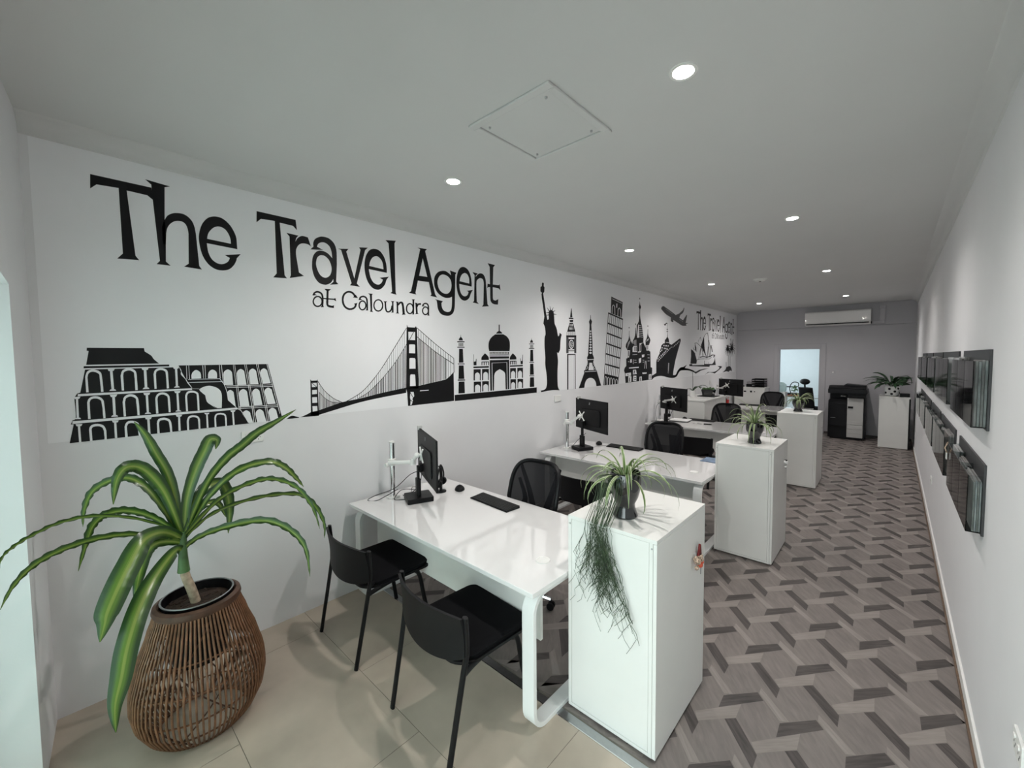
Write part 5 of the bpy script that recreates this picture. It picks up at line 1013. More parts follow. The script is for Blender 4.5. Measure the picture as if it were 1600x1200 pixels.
1k 11543,2046 11583,2048 11636,2049 11689,2042 11750,2018 11815,1984 11863,1959 11874,1960 11836,1987 11780,2023 11721,2052 11653,2064 11587,2067 11544,2069
1k ~11674,2059 ~11665,2041 ~11638,2026 ~11596,2016 ~11547,2012 ~11497,2015 ~11455,2024 ~11426,2039 ~11416,2056 ~11424,2073 ~11451,2088 ~11492,2098 ~11541,2103 ~11591,2100 ~11634,2091 ~11663,2076
1k 11420,2314 11503,2108 11543,2110 11460,2316
1k 11626,2304 11549,2110 11590,2109 11667,2303'''),
]
# ================================================================ THE ROOM
o = struct(MB().box(-0.02, -1.2, -0.06, W + 0.12, YT, 0.0).build('floor', 'grout'))
fl = MB()
ys = [-1.325, -0.72, -0.115, 0.49, 1.095, 1.62]
for j in range(len(ys) - 1):
    xs = [0.0] + [x for x in (0.88 + (0.6 if j % 2 else 0.0) + 1.2 * k for k in range(-1, 4)) if 0.02 < x < W - 0.02] + [W]
    for i in range(len(xs) - 1):
        fl.box(xs[i] + 0.0015, ys[j] + 0.0015, 0.0, xs[i + 1] - 0.0015, ys[j + 1] - 0.0015, 0.0015)
struct(fl.build('floor', 'tile'))
# vinyl: interlocking hexagons with light and dark bars
fv = MB(); fv.box(-0.02, YT, -0.06, W + 0.12, YF + 0.12, 0.0)
PX, PY = 0.2685, 0.5100
bars = [([(0, 0), (-.098, .094), (-.054, .135), (.077, -.013), (.077, -.101)], 0)]
polys = [(1, [(-.098, .094), (-.054, .135), (.077, -.013), (.077, -.101)]),
         (2, [(.122, .247 - .51), (.258, .389 - .51), (.296, .347 - .51), (.125, .148 - .51)]),
         (3, [(-.2295, .042), (-.0575, .246), (-.0555, .139), (-.1975, -.006)]),
         (4, [(-.004, -.074), (-.002, -.123), (.120, -.249), (.158, -.223)])]
for i in range(-1, 15):
    for j in range(-3, 21):
        ox, oy = 2.706 + (i - 10) * PX, 2.577 + j * PY
        for mi, pg in polys:
            q = [(ox + a, oy + b) for a, b in pg]
            q = [(min(max(a, 0), W), min(max(b, YT), YF)) for a, b in q]
            if max(a for a, b in q) - min(a for a, b in q) < 0.02 or max(b for a, b in q) - min(b for a, b in q) < 0.02: continue
            fv.cm = mi; fv.add([(a, b, 0.0006) for a, b in q], [(0, 1, 2, 3)])
fvo = struct(fv.build('floor', ['hexa', 'darkb', 'darka', 'lighta', 'lightb']))
for p in fvo.data.polygons:
    if p.material_index and p.normal.z < 0: p.flip()
th = MB(); th.box(0.0, 1.622, 0.0, W, 1.668, 0.004); struct(th.build('trim_1', 'alu', bevel=0.0015))
th = MB(); th.box(0.0, 1.617, 0.0, W, 1.622, 0.0055); struct(th.build('trim_2', 'chrome'))
struct(MB().box(-0.02, -1.2, H, W + 0.12, YF + 0.12, H + 0.08).build('ceiling', 'ceil'))
struct(MB().box(-0.12, -0.3, -0.06, 0.0, YF + 0.12, H + 0.08).build('wall_left', 'wall'))
struct(MB().box(W, -0.3, -0.06, W + 0.12, YF + 0.12, H + 0.08).build('wall_right', 'wall'))
# far wall with doorway
D0, D1, DZ = 0.992, 1.886, 2.05
fw = MB(); fw.box(0, YF, 0, D0, YF + 0.1, 2.54); fw.box(D1, YF, 0, W, YF + 0.1, 2.54); fw.box(D0, YF, DZ, D1, YF + 0.1, 2.54); fw.box(0, YF - 0.004, 2.545, W, YF + 0.1, H)
struct(fw.build('wall_far', 'wallfar'))
dr = MB()
dr.box(D0 - 0.10, YF - 0.016, 0, D0, YF, DZ + 0.10); dr.box(D1, YF - 0.016, 0, D1 + 0.10, YF, DZ + 0.10); dr.box(D0, YF - 0.016, DZ, D1, YF, DZ + 0.10)
dr.box(D0, YF - 0.004, 0, D0 + 0.03, YF + 0.104, DZ); dr.box(D1 - 0.03, YF - 0.004, 0, D1, YF + 0.104, DZ); dr.box(D0 + 0.03, YF - 0.004, DZ - 0.03, D1 - 0.03, YF + 0.104, DZ)
struct(dr.build('door_1', 'wallfar', bevel=0.003))
# front: short return wall, then the recessed shop front
fr = MB(); fr.prism([(0, -0.09), (0.5, -0.125), (0.5, -0.42), (0, -0.42)], lambda a, b, c: (a, b, c), -0.02, H)
fr.prism([(0.5, -0.125), (W, -0.125), (W, -0.42), (0.5, -0.42)], lambda a, b, c: (a, b, c), 2.17, H)
struct(fr.build('wall_front', 'wall'))
wf = MB()
for x0, x1 in ((0.5, 0.56), (1.84, 1.92), (3.44, W)): wf.box(x0, -0.36, 0, x1, -0.30, 2.17)
wf.box(0.56, -0.36, 2.11, 3.44, -0.30, 2.17); wf.box(0.56, -0.36, 0, 3.44, -0.30, 0.06)
wfo = struct(wf.build('window_1', 'white', bevel=0.003))
fg = MB(); fg.box(0.56, -0.335, 0.06, 1.84, -0.325, 2.11); fg.build('frosted_pane', 'frost', wfo)
cg = MB(); cg.box(1.92, -0.335, 0.06, 3.44, -0.329, 2.11); cg.build('clear_pane', 'acryl', wfo)
gk = MB(); gk.box(0.56, -0.30, 0.0, 0.575, -0.296, 2.11); gk.build('glazing_gasket', 'black', wfo)
struct(MB().box(-3, -6, -0.14, 7, -0.45, -0.08).build('pavement', mat('grey_pavement', (0.35, 0.35, 0.34), 0.8, var=0.15)))
# cornices and skirtings
def cornice(name, side):
    pr = [(0, 0), (0.0, -0.082)] + [(0.012 + 0.07 * (1 - math.cos(t)), -0.075 + 0.068 * math.sin(t)) for t in [PI / 2 * k / 6 for k in range(7)]] + [(0.09, 0)]
    mk = (lambda a, b, c: (a, c, H + b)) if side < 0 else (lambda a, b, c: (W - a, c, H + b))
    struct(MB().prism(pr, mk, -0.15, YF).build(name, 'ceil', smooth=True))
cornice('trim_3', -1); cornice('trim_4', 1)
struct(MB().box(0, YT, 0, 0.012, YF, 0.09).build('baseboard_left', 'white', bevel=0.002))
struct(MB().box(W - 0.012, -0.12, 0.012, W, YF, 0.075).build('baseboard_right', 'white', bevel=0.002))
struct(MB().box(W - 0.022, -0.12, 0, W, YF, 0.012).build('trim_5', 'bead', bevel=0.003))
bf = MB(); bf.box(0.012, YF - 0.012, 0, D0 - 0.1, YF, 0.05); bf.box(D1 + 0.1, YF - 0.012, 0, W - 0.012, YF, 0.05); struct(bf.build('baseboard_far', 'dark'))
# back room behind the doorway
br = MB(); br.box(-0.3, 15.2, 0, 3.4, 15.3, 2.7); br.box(-0.4, YF + 0.1, 0, -0.3, 15.3, 2.7); br.box(3.3, YF + 0.1, 0, 3.4, 15.3, 2.7)
struct(br.build('wall_back_room', mat('pale_blue_white_paint', (0.80, 0.86, 0.88), 0.7, var=0.01)))
struct(MB().box(-0.4, YF + 0.12, 2.7, 3.4, 15.3, 2.78).build('ceiling', 'ceil')); struct(MB().box(-0.4, YF + 0.12, -0.06, 3.4, 15.3, 0).build('floor', 'hexa'))
bl = bpy.data.lights.new('back_room_window_light', 'AREA'); bl.shape = 'RECTANGLE'; bl.size = 1.4; bl.size_y = 1.2; bl.energy = BACK; bl.color = (0.84, 0.95, 1.0)
blo = bpy.data.objects.new('back_room_window_light', bl); COL.objects.link(blo); blo.location = (-0.25, 13.6, 1.6); blo.rotation_euler = (0, -PI / 2, 0)
# ceiling hatch
t = thing('ceiling_hatch', 'square white access hatch set flush in the ceiling', 'hatch', (1.81, 1.67, H))
f = MB(); ho, hi = 0.262, 0.222
for x0, y0, x1, y1 in ((-ho, -ho, ho, -hi), (-ho, hi, ho, ho), (-ho, -hi, -hi, hi), (hi, -hi, ho, hi)): f.box(x0, y0, -0.012, x1, y1, 0.0)
f.build('frame', 'ceil', t, bevel=0.004); MB().box(-hi + 0.004, -hi + 0.004, -0.004, hi - 0.004, hi - 0.004, 0.0).build('panel', 'ceil', t)
for a, b in ((-1, -1), (1, -1), (-1, 1), (1, 1)): MB().tube([(a * 0.185, b * 0.185, -0.004), (a * 0.185, b * 0.185, -0.013)], 0.006, 10).build('screw', 'ink_grey', t, smooth=True)
# downlights
em = mat('downlight_diffuser', (1, 1, 1), 0.5, emit=(1.0, 0.93, 0.84), estr=60.0)
def downlight_proto():
    t = thing('downlight', '', 'ceiling light', (0.96, 1.77, H), group='recessed ceiling downlights')
    MB().lathe([(0.040, -0.001), (0.043, -0.004), (0.056, -0.004), (0.058, 0.0)], 32).build('trim_ring', 'metalw', t, smooth=True)
    MB().lathe([(0.0001, -0.003), (0.041, -0.003), (0.041, -0.0005)], 32).build('diffuser', em, t, smooth=True)
    return t
lp = [(0.96, 1.77, 'bright round downlight closest to the mural lettering, left of the hatch'), (2.52, 1.74, 'largest bright round downlight, right of the ceiling hatch'), (2.52, 4.16, 'round downlight above the walkway beside the second white cupboard, second on the right row'),
      (0.97, 4.18, 'round downlight above the second desk, second in the mural side row'), (0.93, 7.02, 'round downlight in the mural side row, third from the front, before the smoke detector'), (2.47, 7.03, 'round downlight in the wall side row, third from the front'),
      (0.90, 10.3, 'farthest small downlight at the mural side near the far corner'), (2.46, 10.2, 'farthest small downlight, just in front of the air conditioner')]
d0 = downlight_proto()
sl = bpy.data.lights.new('downlight_beam', 'SPOT'); sl.energy = DOWN; sl.color = (1.0, 0.955, 0.925); sl.spot_size = math.radians(150); sl.spot_blend = 0.9; sl.shadow_soft_size = 0.035
for i, (x, y, l) in enumerate(lp):
    if i == 0: d0.location = (x, y, H); d0['label'] = l
    else: dup(d0, (x, y, H), 0, l)
    so = bpy.data.objects.new('downlight_beam', sl); COL.objects.link(so); so.location = (x, y, H - 0.02)
t = thing('smoke_detector', 'small round white smoke detector on the ceiling', 'smoke detector', (1.63, 7.08, H))
MB().lathe([(0.10, 0), (0.10, -0.006), (0.075, -0.01), (0.07, -0.026), (0.045, -0.034), (0.0001, -0.036)], 32).build('base', 'metalw', t, smooth=True); MB().lathe([(0.018, -0.034), (0.016, -0.042), (0.0001, -0.043)], 16).build('sensor', 'dark', t, smooth=True)
# ================================================================ MURAL
def mural_shape(txt, parent, name, label):
    me_all = bmesh.new()
    mats = ['ink', 'sheet', 'ink_grey', 'ink_dark']; mi = {'k': 0, 'w': 1, 'g': 2, 'd': 3}
    for ln in txt.strip().split('\n'):
        h, rest = ln.split(' ', 1); z = int(h[:-1]); c = h[-1]
        cu = bpy.data.curves.new('tmp', 'CURVE'); cu.dimensions = '2D'; cu.fill_mode = 'FRONT' if True else 'NONE'
        for ct in rest.split('|'):
            P = []
            for tk in ct.split():
                sm = tk[0] == '~'; a, b = tk.lstrip('~').split(','); P.append((sm, float(a) / 1000, float(b) / 1000))
            N = len(P); out = []
            for i in range(N):
                p1, p2 = P[i], P[(i + 1) % N]; out.append(p1[1:])
                if not (p1[0] or p2[0]): continue
                a = P[i - 1] if p1[0] else p1; d = P[(i + 2) % N] if p2[0] else p2
                for k in range(1, 5):
                    u = k / 5; out.append(tuple(0.5 * (2 * p1[q] + (p2[q] - a[q]) * u + (2 * a[q] - 5 * p1[q] + 4 * p2[q] - d[q]) * u * u + (3 * p1[q] - a[q] - 3 * p2[q] + d[q]) * u ** 3) for q in (1, 2)))
            sp_ = cu.splines.new('POLY'); sp_.points.add(len(out) - 1); sp_.use_cyclic_u = True
            for i, (a, b) in enumerate(out): sp_.points[i].co = (a, b, 0, 1)
        cu.extrude = 0.0
        ob = bpy.data.objects.new('tmp', cu); me = ob.to_mesh(); bm = bmesh.new(); bm.from_mesh(me); ob.to_mesh_clear()
        lay = {}
        for f in bm.faces:
            vs = []
            for v in f.verts:
                if v not in lay: lay[v] = me_all.verts.new((0.0010 + 0.0006 * z, v.co.x, v.co.y))
                vs.append(lay[v])
            try: nf = me_all.faces.new(vs); nf.material_index = mi[c]
            except ValueError: pass
        bm.free(); bpy.data.objects.remove(ob); bpy.data.curves.remove(cu)
    me_all.normal_update()
    for f in me_all.faces:
        if f.normal.x < 0: f.normal_flip()
    me = bpy.data.meshes.new(name); me_all.to_mesh(me); me_all.free()
    for q in mats: me.materials.append(M[q])
    o = bpy.data.objects.new(name, me); COL.objects.link(o); o.parent = parent; o['label'] = label
    return o
mural = thing('wall_mural', 'long black and white travel mural with lettering and landmark silhouettes covering the upper left wall', 'mural', (0, 0, 0))
MB().box(0.0, -0.06, 1.440, 0.0010, 11.86, 2.953).build('backing_sheet', 'sheet', mural)
for nm, lb, tx in MURAL: mural_shape(tx, mural, nm, lb)
# ================================================================ WALL FITTINGS
def plate(name, label, cat, y0, y1, z0, z1, side, kind):
    x = 0.0 if side < 0 else W; s = 1 if side < 0 else -1
    t = thing(name, label, cat, (x, (y0 + y1) / 2, (z0 + z1) / 2)); hy, hz = (y1 - y0) / 2, (z1 - z0) / 2
    a, b = sorted((0.0, s * 0.009)); MB().rbox(a, -hy, -hz, b, hy, hz, 0.006, 3, axis='x').build('plate', 'metalw', t, bevel=0.002)
    if kind == 'double':
        for k in (-1, 1):
            a, b = sorted((s * 0.009, s * 0.013)); MB().rbox(a, k * hy * 0.5 - 0.011, 0.012, b, k * hy * 0.5 + 0.011, 0.024, 0.005, 3, axis='x').build('switch', 'white', t, bevel=0.001)
            g = MB()
            for dy, dz in ((-0.010, -0.006), (0.010, -0.006), (0, -0.02)): a, b = sorted((s * 0.0085, s * 0.0096)); g.box(a, k * hy * 0.5 + dy - 0.0015, dz - 0.004, b, k * hy * 0.5 + dy + 0.0015, dz + 0.004)
            g.build('pin_slots', 'black', t)
    if kind == 'switch':
        a, b = sorted((s * 0.009, s * 0.013)); MB().box(a, -0.008, -0.012, b, 0.008, 0.012).build('switch', 'white', t, bevel=0.001)
plate('power_outlet', 'white double power outlet on the left wall below the amphitheatre drawing', 'power outlet', 0.755, 0.880, 1.306, 1.384, -1, 'double')
plate('blank_wall_plate', 'white blank wall plate below the statue silhouette', 'wall plate', 4.06, 4.19, 1.298, 1.378, -1, 'blank')
plate('light_switch', 'small white switch plate on the left wall below the harbour drawing', 'light switch', 9.86, 9.96, 1.21, 1.30, -1, 'switch')
plate('power_outlet', 'white power outlet low on the right wall below the brochure holders', 'power outlet', 6.08, 6.20, 0.47, 0.545, 1, 'double')
plate('power_outlet', 'white power outlet at the bottom right corner of the picture, right wall', 'power outlet', 1.93, 2.05, 0.545, 0.625, 1, 'double')
t = thing('light_switch', 'white light switch on the far wall right of the doorway', 'light switch', (2.11, YF, 1.468))
MB().box(-0.06, -0.009, -0.036, 0.06, 0, 0.036).build('plate', 'wallfar', t, bevel=0.002); MB().box(0.008, -0.014, -0.016, 0.036, -0.009, 0.016).build('switch', 'white', t, bevel=0.001)
# air conditioner
t = thing('air_conditioner', 'long white split system air conditioner high on the far wall', 'air conditioner', (1.57, YF - 0.004, 2.56))
pr = [(0, 0.02), (0, 0.33), (-0.20, 0.33), (-0.225, 0.30), (-0.225, 0.075), (-0.19, 0.03), (-0.12, 0.0)]
MB().prism(pr, lambda a, b, c: (c, a, b), 0.0, 1.235).build('body', 'gloss', t, bevel=0.008)
MB().box(0.03, -0.2195, 0.028, 1.20, -0.165, 0.050, ).build('air_outlet', 'black', t)
MB().box(0.02, -0.228, 0.052, 1.215, -0.195, 0.062).build('louvre', 'metalw', t, bevel=0.002)
MB().box(1.10, -0.2275, 0.10, 1.14, -0.2245, 0.11).build('indicator', 'ink_grey', t)
MB().box(1.236, -0.08, 0.01, 1.246, -0.02, 0.06).build('pipe_gland', 'black', t)
t = thing('pipe_duct', 'white square cable duct beside the air conditioner', 'duct', (2.815, YF - 0.004, 2.56))
MB().box(0.002, -0.06, 0.0, 0.225, 0, 0.075).build('horizontal_run', 'wallfar', t, bevel=0.006); MB().box(0.135, -0.06, 0.075, 0.225, 0, 0.40).build('vertical_run', 'wallfar', t, bevel=0.006); MB().box(0.125, -0.068, 0.33, 0.235, 0, 0.40).build('collar', 'wallfar', t, bevel=0.006)
# ================================================================ BROCHURE HOLDERS (right wall)
HU = [(2.845, 3.82), (4.08, 5.17), (5.33, 6.37), (6.58, 7.65), (7.80, 8.85)]
def holder(name, label, y0, y1, z0, z1, n, seed, group, low):
    t = thing(name, label, 'brochure holder', (W, (y0 + y1) / 2, z0), group=group); h = z1 - z0; hy = (y1 - y0) / 2
    MB().box(-0.010, -hy, 0, 0, hy, h).build('backboard', 'backboard', t, bevel=0.0015)
    pockets = n; pw = 2 * hy / pockets; top = h - 0.055
    f = MB()
    for k in range(pockets):
        a = -hy + k * pw + 0.004; b = a + pw - 0.008
        f.box(-0.062, a, 0.012, -0.059, b, top); f.box(-0.059, a, 0.012, -0.010, a + 0.002, top); f.box(-0.059, b - 0.002, 0.012, -0.010, b, top); f.box(-0.059, a + 0.002, 0.012, -0.010, b - 0.002, 0.015)
    f.build('clear_pocket', 'acryl', t)
    rnd = random.Random(seed)
    for k in range(pockets):
        a = -hy + k * pw + 0.008; b = a + pw - 0.016; d = 0.022 + 0.024 * rnd.random()
        q = MB(); nl = 4; base = -0.0125; tp = top - 0.03 + 0.05 * rnd.random()
        for L_ in range(nl):
            q.cm = (L_ + k) % 2; t0 = base - d * L_ / nl; t1 = base - d * (L_ + 0.8) / nl; q.box(t1, a + 0.004 * rnd.random(), 0.017, t0, b - 0.004 * rnd.random(), tp - 0.012 * rnd.random())
        bo = q.build('brochure_stack', [BRO[(seed + k) % 4], BRO[(seed + k + 2) % 4]])
        bo.location = (W, (y0 + y1) / 2, z0)
        row = 'lower' if low else 'upper'
        tag(bo, 'stack of brochures, %s pocket of %s' % (['nearest', 'second', 'third', 'farthest'][k], ['the large end', 'the second', 'the third', 'the fourth', 'the fifth'][HI] + ' %s row brochure holder' % row), 'brochures', 'brochures in the wall holders')
    return t
nth = ['nearest', 'second nearest', 'third nearest', 'fourth nearest', 'farthest']
for HI in range(5):
    y0, y1 = HU[HI]
    holder('brochure_holder', 'clear brochure holder on grey backboard, %s of the upper row on the right wall' % nth[HI], y0, y1, 1.50, 1.885, 3, HI, 'wall brochure holders', False)
    holder('brochure_holder', 'clear brochure holder on grey backboard, %s of the lower row on the right wall' % nth[HI], y0 + 0.01, y1 + 0.02, 0.99, 1.335, 3, HI + 7, 'wall brochure holders', True)
t = thing('hanging_tag', 'small beige tag hooked over the end lower brochure holder', 'tag', (W - 0.068, 3.79, 1.22))
MB().tube([(0, 0, 0), (-0.01, 0, 0.03), (0, 0, 0.06), (0.004, 0.0, 0.07)], 0.004, 6).build('hook', 'fur', t); MB().box(-0.004, -0.02, -0.04, 0.0, 0.02, 0.0).build('card', 'paper', t)
# ================================================================ DESKS
def make_desk(y0, y1, label, first=False):
    x0, x1 = 0.045, 1.948; t = thing('office_desk', label, 'desk', (x0, y0, 0)); L_ = x1 - x0; D_ = y1 - y0
    MB().box(0, 0, 0.709, L_, D_, 0.734).build('desktop', 'gloss', t, bevel=0.002)
    for xa in (0.055, L_ - 0.088):
        r = 0.105; th_ = 0.024; yo0, yo1 = 0.018, D_ - 0.018; z0_, z1_ = 0.0, 0.708
        def loop(ins):
            rr = r - ins; out = []
            for cx, cy, a in ((yo1 - r, z0_ + r, -PI / 2), (yo1 - r, z1_ - r, 0), (yo0 + r, z1_ - r, PI / 2), (yo0 + r, z0_ + r, PI)):
                out += [(cx + rr * math.cos(a + PI / 2 * k / 8), cy + rr * math.sin(a + PI / 2 * k / 8)) for k in range(9)]
            return out
        A, B = loop(0), loop(th_); N = len(A); b = MB()
        for xx in (xa, xa + 0.075):
            for a_, c_ in A: b.v.append((xx, a_, c_))
            for a_, c_ in B: b.v.append((xx, a_, c_))
        for i in range(N):
            j = (i + 1) % N
            b.face((i, j, N + j, N + i)); b.face((2 * N + i, 2 * N + j, 3 * N + j, 3 * N + i)); b.face((i, j, 2 * N + j, 2 * N + i)); b.face((N + i, N + j, 3 * N + j, 3 * N + i))
        b.build('loop_leg', 'pow_', t, smooth=True, bevel=0.002)
    MB().box(0.10, 0.175, 0.365, L_ - 0.10, 0.193, 0.708).build('modesty_panel', 'lam', t, bevel=0.001)
    g = MB().lathe([(0.0001, 0.0018), (0.030, 0.0018), (0.030, 0.003), (0.040, 0.0035), (0.041, 0.0005)], 28, (L_ - 0.175, 0.285, 0.7345)); g.build('cable_grommet', 'metalw', t, smooth=True)
    return t
dk = make_desk(1.4254, 2.3258, 'nearest white gloss desk with rounded loop legs beside the first white cupboard')
DY = [1.4254, 3.724, 6.49, 9.60]
for y, l in zip(DY[1:], ('second white gloss desk, standing behind the first white cupboard', 'third white gloss desk with notepad by its monitor', 'farthest white gloss desk with red holder on it')): dup(dk, (0.045, y, 0), 0, l)
# ================================================================ CUPBOARDS
def make_cab(x0, y0, y1, label, key):
    wd, dp, hh = 0.488, y1 - y0, 1.04; t = thing('storage_cupboard', label, 'cupboard', (x0, y0, 0))
    b = MB(); b.box(0, 0, 0.012, 0.018, dp, hh - 0.018); b.box(0, 0, hh - 0.018, wd, dp, hh); b.box(0.018, 0, 0.012, wd - 0.02, 0.018, hh - 0.018) if False else None
    b.box(0.018, dp - 0.018, 0.012, wd - 0.019, dp, hh - 0.018); b.box(0.018, 0.0, 0.012, wd - 0.019, dp - 0.018, 0.030); b.box(wd - 0.037, 0, 0.030, wd - 0.019, 0.018, hh - 0.018)
    b.box(0.018, 0.0, 0.030, 0.019, 0.018, hh - 0.018)
    b.build('body', 'lam', t, bevel=0.0008)
    MB().box(0.0205, 0.0012, 0.0315, wd - 0.0385, 0.016, hh - 0.0195).build('end_panel', 'lam', t, bevel=0.0008)
    dr_ = MB().box(wd - 0.0175, 0.0, 0.014, wd, dp, hh - 0.0195).build('door', 'lam', t, bevel=0.001)
    pb = MB(); pb.box(0.02, 0.03, 0.0, wd - 0.03, dp - 0.02, 0.012); pb.build('plinth', 'black', t)
    for xx in (0.012, wd - 0.024): MB().tube([(xx, 0.0, hh - 0.042), (xx, -0.0015, hh - 0.042)], 0.004, 10).build('cam_screw', 'alu', t, smooth=True)
    MB().tube([(wd, dp - 0.134, 0.80), (wd + 0.006, dp - 0.134, 0.80)], 0.009, 14).build('lock', 'chrome', dr_, smooth=True)
    return t
c1 = make_cab(1.953, 1.705, 2.324, 'nearest white cupboard with trailing plant spilling down its front', 1)
dup(c1, (1.957, 4.051, 0), 0, 'second white cupboard beside the second desk, plant in black pot on top'); dup(c1, (1.9495, 6.823, 0), 0, 'third white cupboard, farthest of those along the walkway')
def keyring(x, y, z, big, label):
    t = thing('keyring', label, 'keyring', (x, y, z))
    MB().box(0.006, -0.002, -0.012, 0.030, 0.002, 0.012).build('key_head', 'black', t, bevel=0.002)
    MB().tube([(0.018 + 0.014 * math.cos(a), 0, -0.02 + 0.014 * math.sin(a)) for a in [2 * PI * k / 16 for k in range(16)]], 0.0012, 6, closed=True).build('split_ring', 'chrome', t)
    f = MB(); rnd = random.Random(3)
    for k in range(26 if big else 10):
        f.sphere((0.02 + rnd.uniform(-.008, .012), -0.03 + rnd.uniform(-.03, .035), -0.02 + rnd.uniform(-.025, .025)), rnd.uniform(.006, .012), 8, 6)
    f.build('fluffy_charm', 'fur' if big else 'ceram', t, smooth=True)
    if big:
        MB().prism([(-0.015, 0.0), (0.03, -0.005), (0.018, 0.055), (0.008, 0.062)], lambda a, b, c: (c, a, b), 0.010, 0.022).build('felt_leaf', 'darkred', t, bevel=0.003)
        f = MB(); f.sphere((0.022, 0.0, -0.048), 0.016, 10, 8); f.sphere((0.022, 0.022, -0.040), 0.014, 10, 8); f.build('enamel_charm', 'orange', t, smooth=True)
        MB().box(0.016, 0.022, -0.112, 0.019, 0.032, -0.058).build('spare_key', 'alu', t, bevel=0.002)
    else: MB().tube([(0.018, 0, -0.035), (0.018, -0.006, -0.07)], 0.006, 8).build('spare_key', 'black', t)
keyring(2.441, 2.190, 0.800, True, 'fluffy cream and red keyring hanging on the nearest cupboard door'); keyring(2.445, 4.50, 0.86, False, 'small silver and black keyring hanging on the second cupboard door')
# low credenza by the mural wall and cabinet at the far wall
t = thing('credenza', 'white credenza against the left wall behind the third desk, orchid on top', 'cabinet', (0.014, 7.75, 0))
MB().box(0, 0, 0.02, 0.57, 1.28, 1.02).build('body', 'lam', t, bevel=0.001); MB().box(-0.002, -0.006, 1.02, 0.60, 1.30, 1.045).build('top', 'lam', t, bevel=0.001)
for k in (0, 1): MB().box(0.571, 0.004 + k * 0.64, 0.03, 0.589, 0.636 + k * 0.64, 1.015).build('door', 'lam', t, bevel=0.001)
t = thing('filing_cabinet', 'white cabinet in the far left corner with black dots on its side', 'cabinet', (0.10, 11.50, 0))
MB().box(0, 0, 0.02, 0.70, 0.46, 1.04).build('body', 'lam', t, bevel=0.001); MB().box(-0.005, -0.006, 1.04, 0.71, 0.47, 1.065).build('top', 'lam', t, bevel=0.001)
for x, wd, hh in ((0.22, 0.06, 0.03), (0.37, 0.045, 0.045), (0.46, 0.025, 0.025)): MB().box(x, -0.004, 0.96 - hh / 2, x + wd, 0.0, 0.96 + hh / 2).build('magnet', 'black', t, bevel=0.001)
t = thing('filing_cabinet', 'white cabinet in the far right corner under the dark leafy plant', 'cabinet', (3.01, 10.82, 0))
MB().box(0, 0, 0.01, 0.45, 0.60, 1.00).build('body', 'lam', t, bevel=0.001); MB().box(0, 0, 1.002, 0.465, 0.61, 1.03).build('top', 'lam', t, bevel=0.001)
for z0, z1 in ((0.02, 0.50), (0.515, 0.995)): MB().box(0.452, 0.005, z0, 0.475, 0.595, z1).build('door', 'black', t, bevel=0.002)
# ================================================================ PRINTER
t = thing('photocopier', 'dark grey and white floor standing photocopier against the far wall', 'photocopier', (2.12, 11.33, 0))
b = MB(); b.box(0.0, 0.03, 0.03, 0.66, 0.60, 0.86); b.box(0.36, 0.03, 0.86, 0.66, 0.60, 1.02); b.box(0.0, 0.35, 0.86, 0.36, 0.60, 1.02); b.build('body', 'printer', t, bevel=0.006)
MB().box(0.04, 0.06, 0.0, 0.62, 0.56, 0.03).build('castor_base', 'black', t)
fc = MB().box(0.345, -0.005, 0.06, 0.625, 0.03, 0.93).build('front_cover', 'printg', t, bevel=0.008)
for z0 in (0.06, 0.15, 0.245, 0.34): MB().box(0.35, -0.012, z0 + 0.004, 0.62, -0.005, z0 + 0.084).build('paper_drawer', 'printg', fc, bevel=0.004)
MB().box(0.36, -0.013, 0.70, 0.45, -0.004, 0.745).build('label_plate', 'black', fc); MB().box(0.37, -0.012, 0.675, 0.45, -0.004, 0.69).build('handle', 'alu', fc)
fd = MB().box(0.03, -0.004, 0.30, 0.34, 0.03, 0.80).build('finisher_door', 'printer', t, bevel=0.006); MB().box(0.05, -0.008, 0.47, 0.14, -0.003, 0.478).build('handle', 'alu', fd)
MB().box(0.02, 0.02, 0.86, 0.34, 0.32, 0.885).build('output_tray', 'black', t, bevel=0.004)
MB().tube([(0.06, 0.028, 0.74), (0.06, 0.018, 0.74)], 0.012, 14).build('badge', 'alu', t)
MB().box(-0.01, 0.0, 1.02, 0.68, 0.60, 1.12).build('scanner', 'printer', t, bevel=0.008)
MB().prism([(0.0, 1.12), (0.60, 1.12), (0.60, 1.17), (0.12, 1.19), (0.0, 1.15)], lambda a, b_, c: (c, a, b_), 0.0, 0.66).build('document_feeder', 'black', t, bevel=0.01)
MB().prism([(0.26, 1.192), (0.66, 1.187), (0.66, 1.20), (0.30, 1.225)], lambda a, b_, c: (a, c, b_), 0.12, 0.46).build('paper_guide', 'printer', t, bevel=0.003)
MB().box(0.36, -0.05, 0.93, 0.64, 0.03, 0.985).build('control_panel', 'blackm', t, bevel=0.006); MB().box(0.22, 0.05, 0.955, 0.31, 0.33, 0.965).build('paper_sheet', 'paper', t)
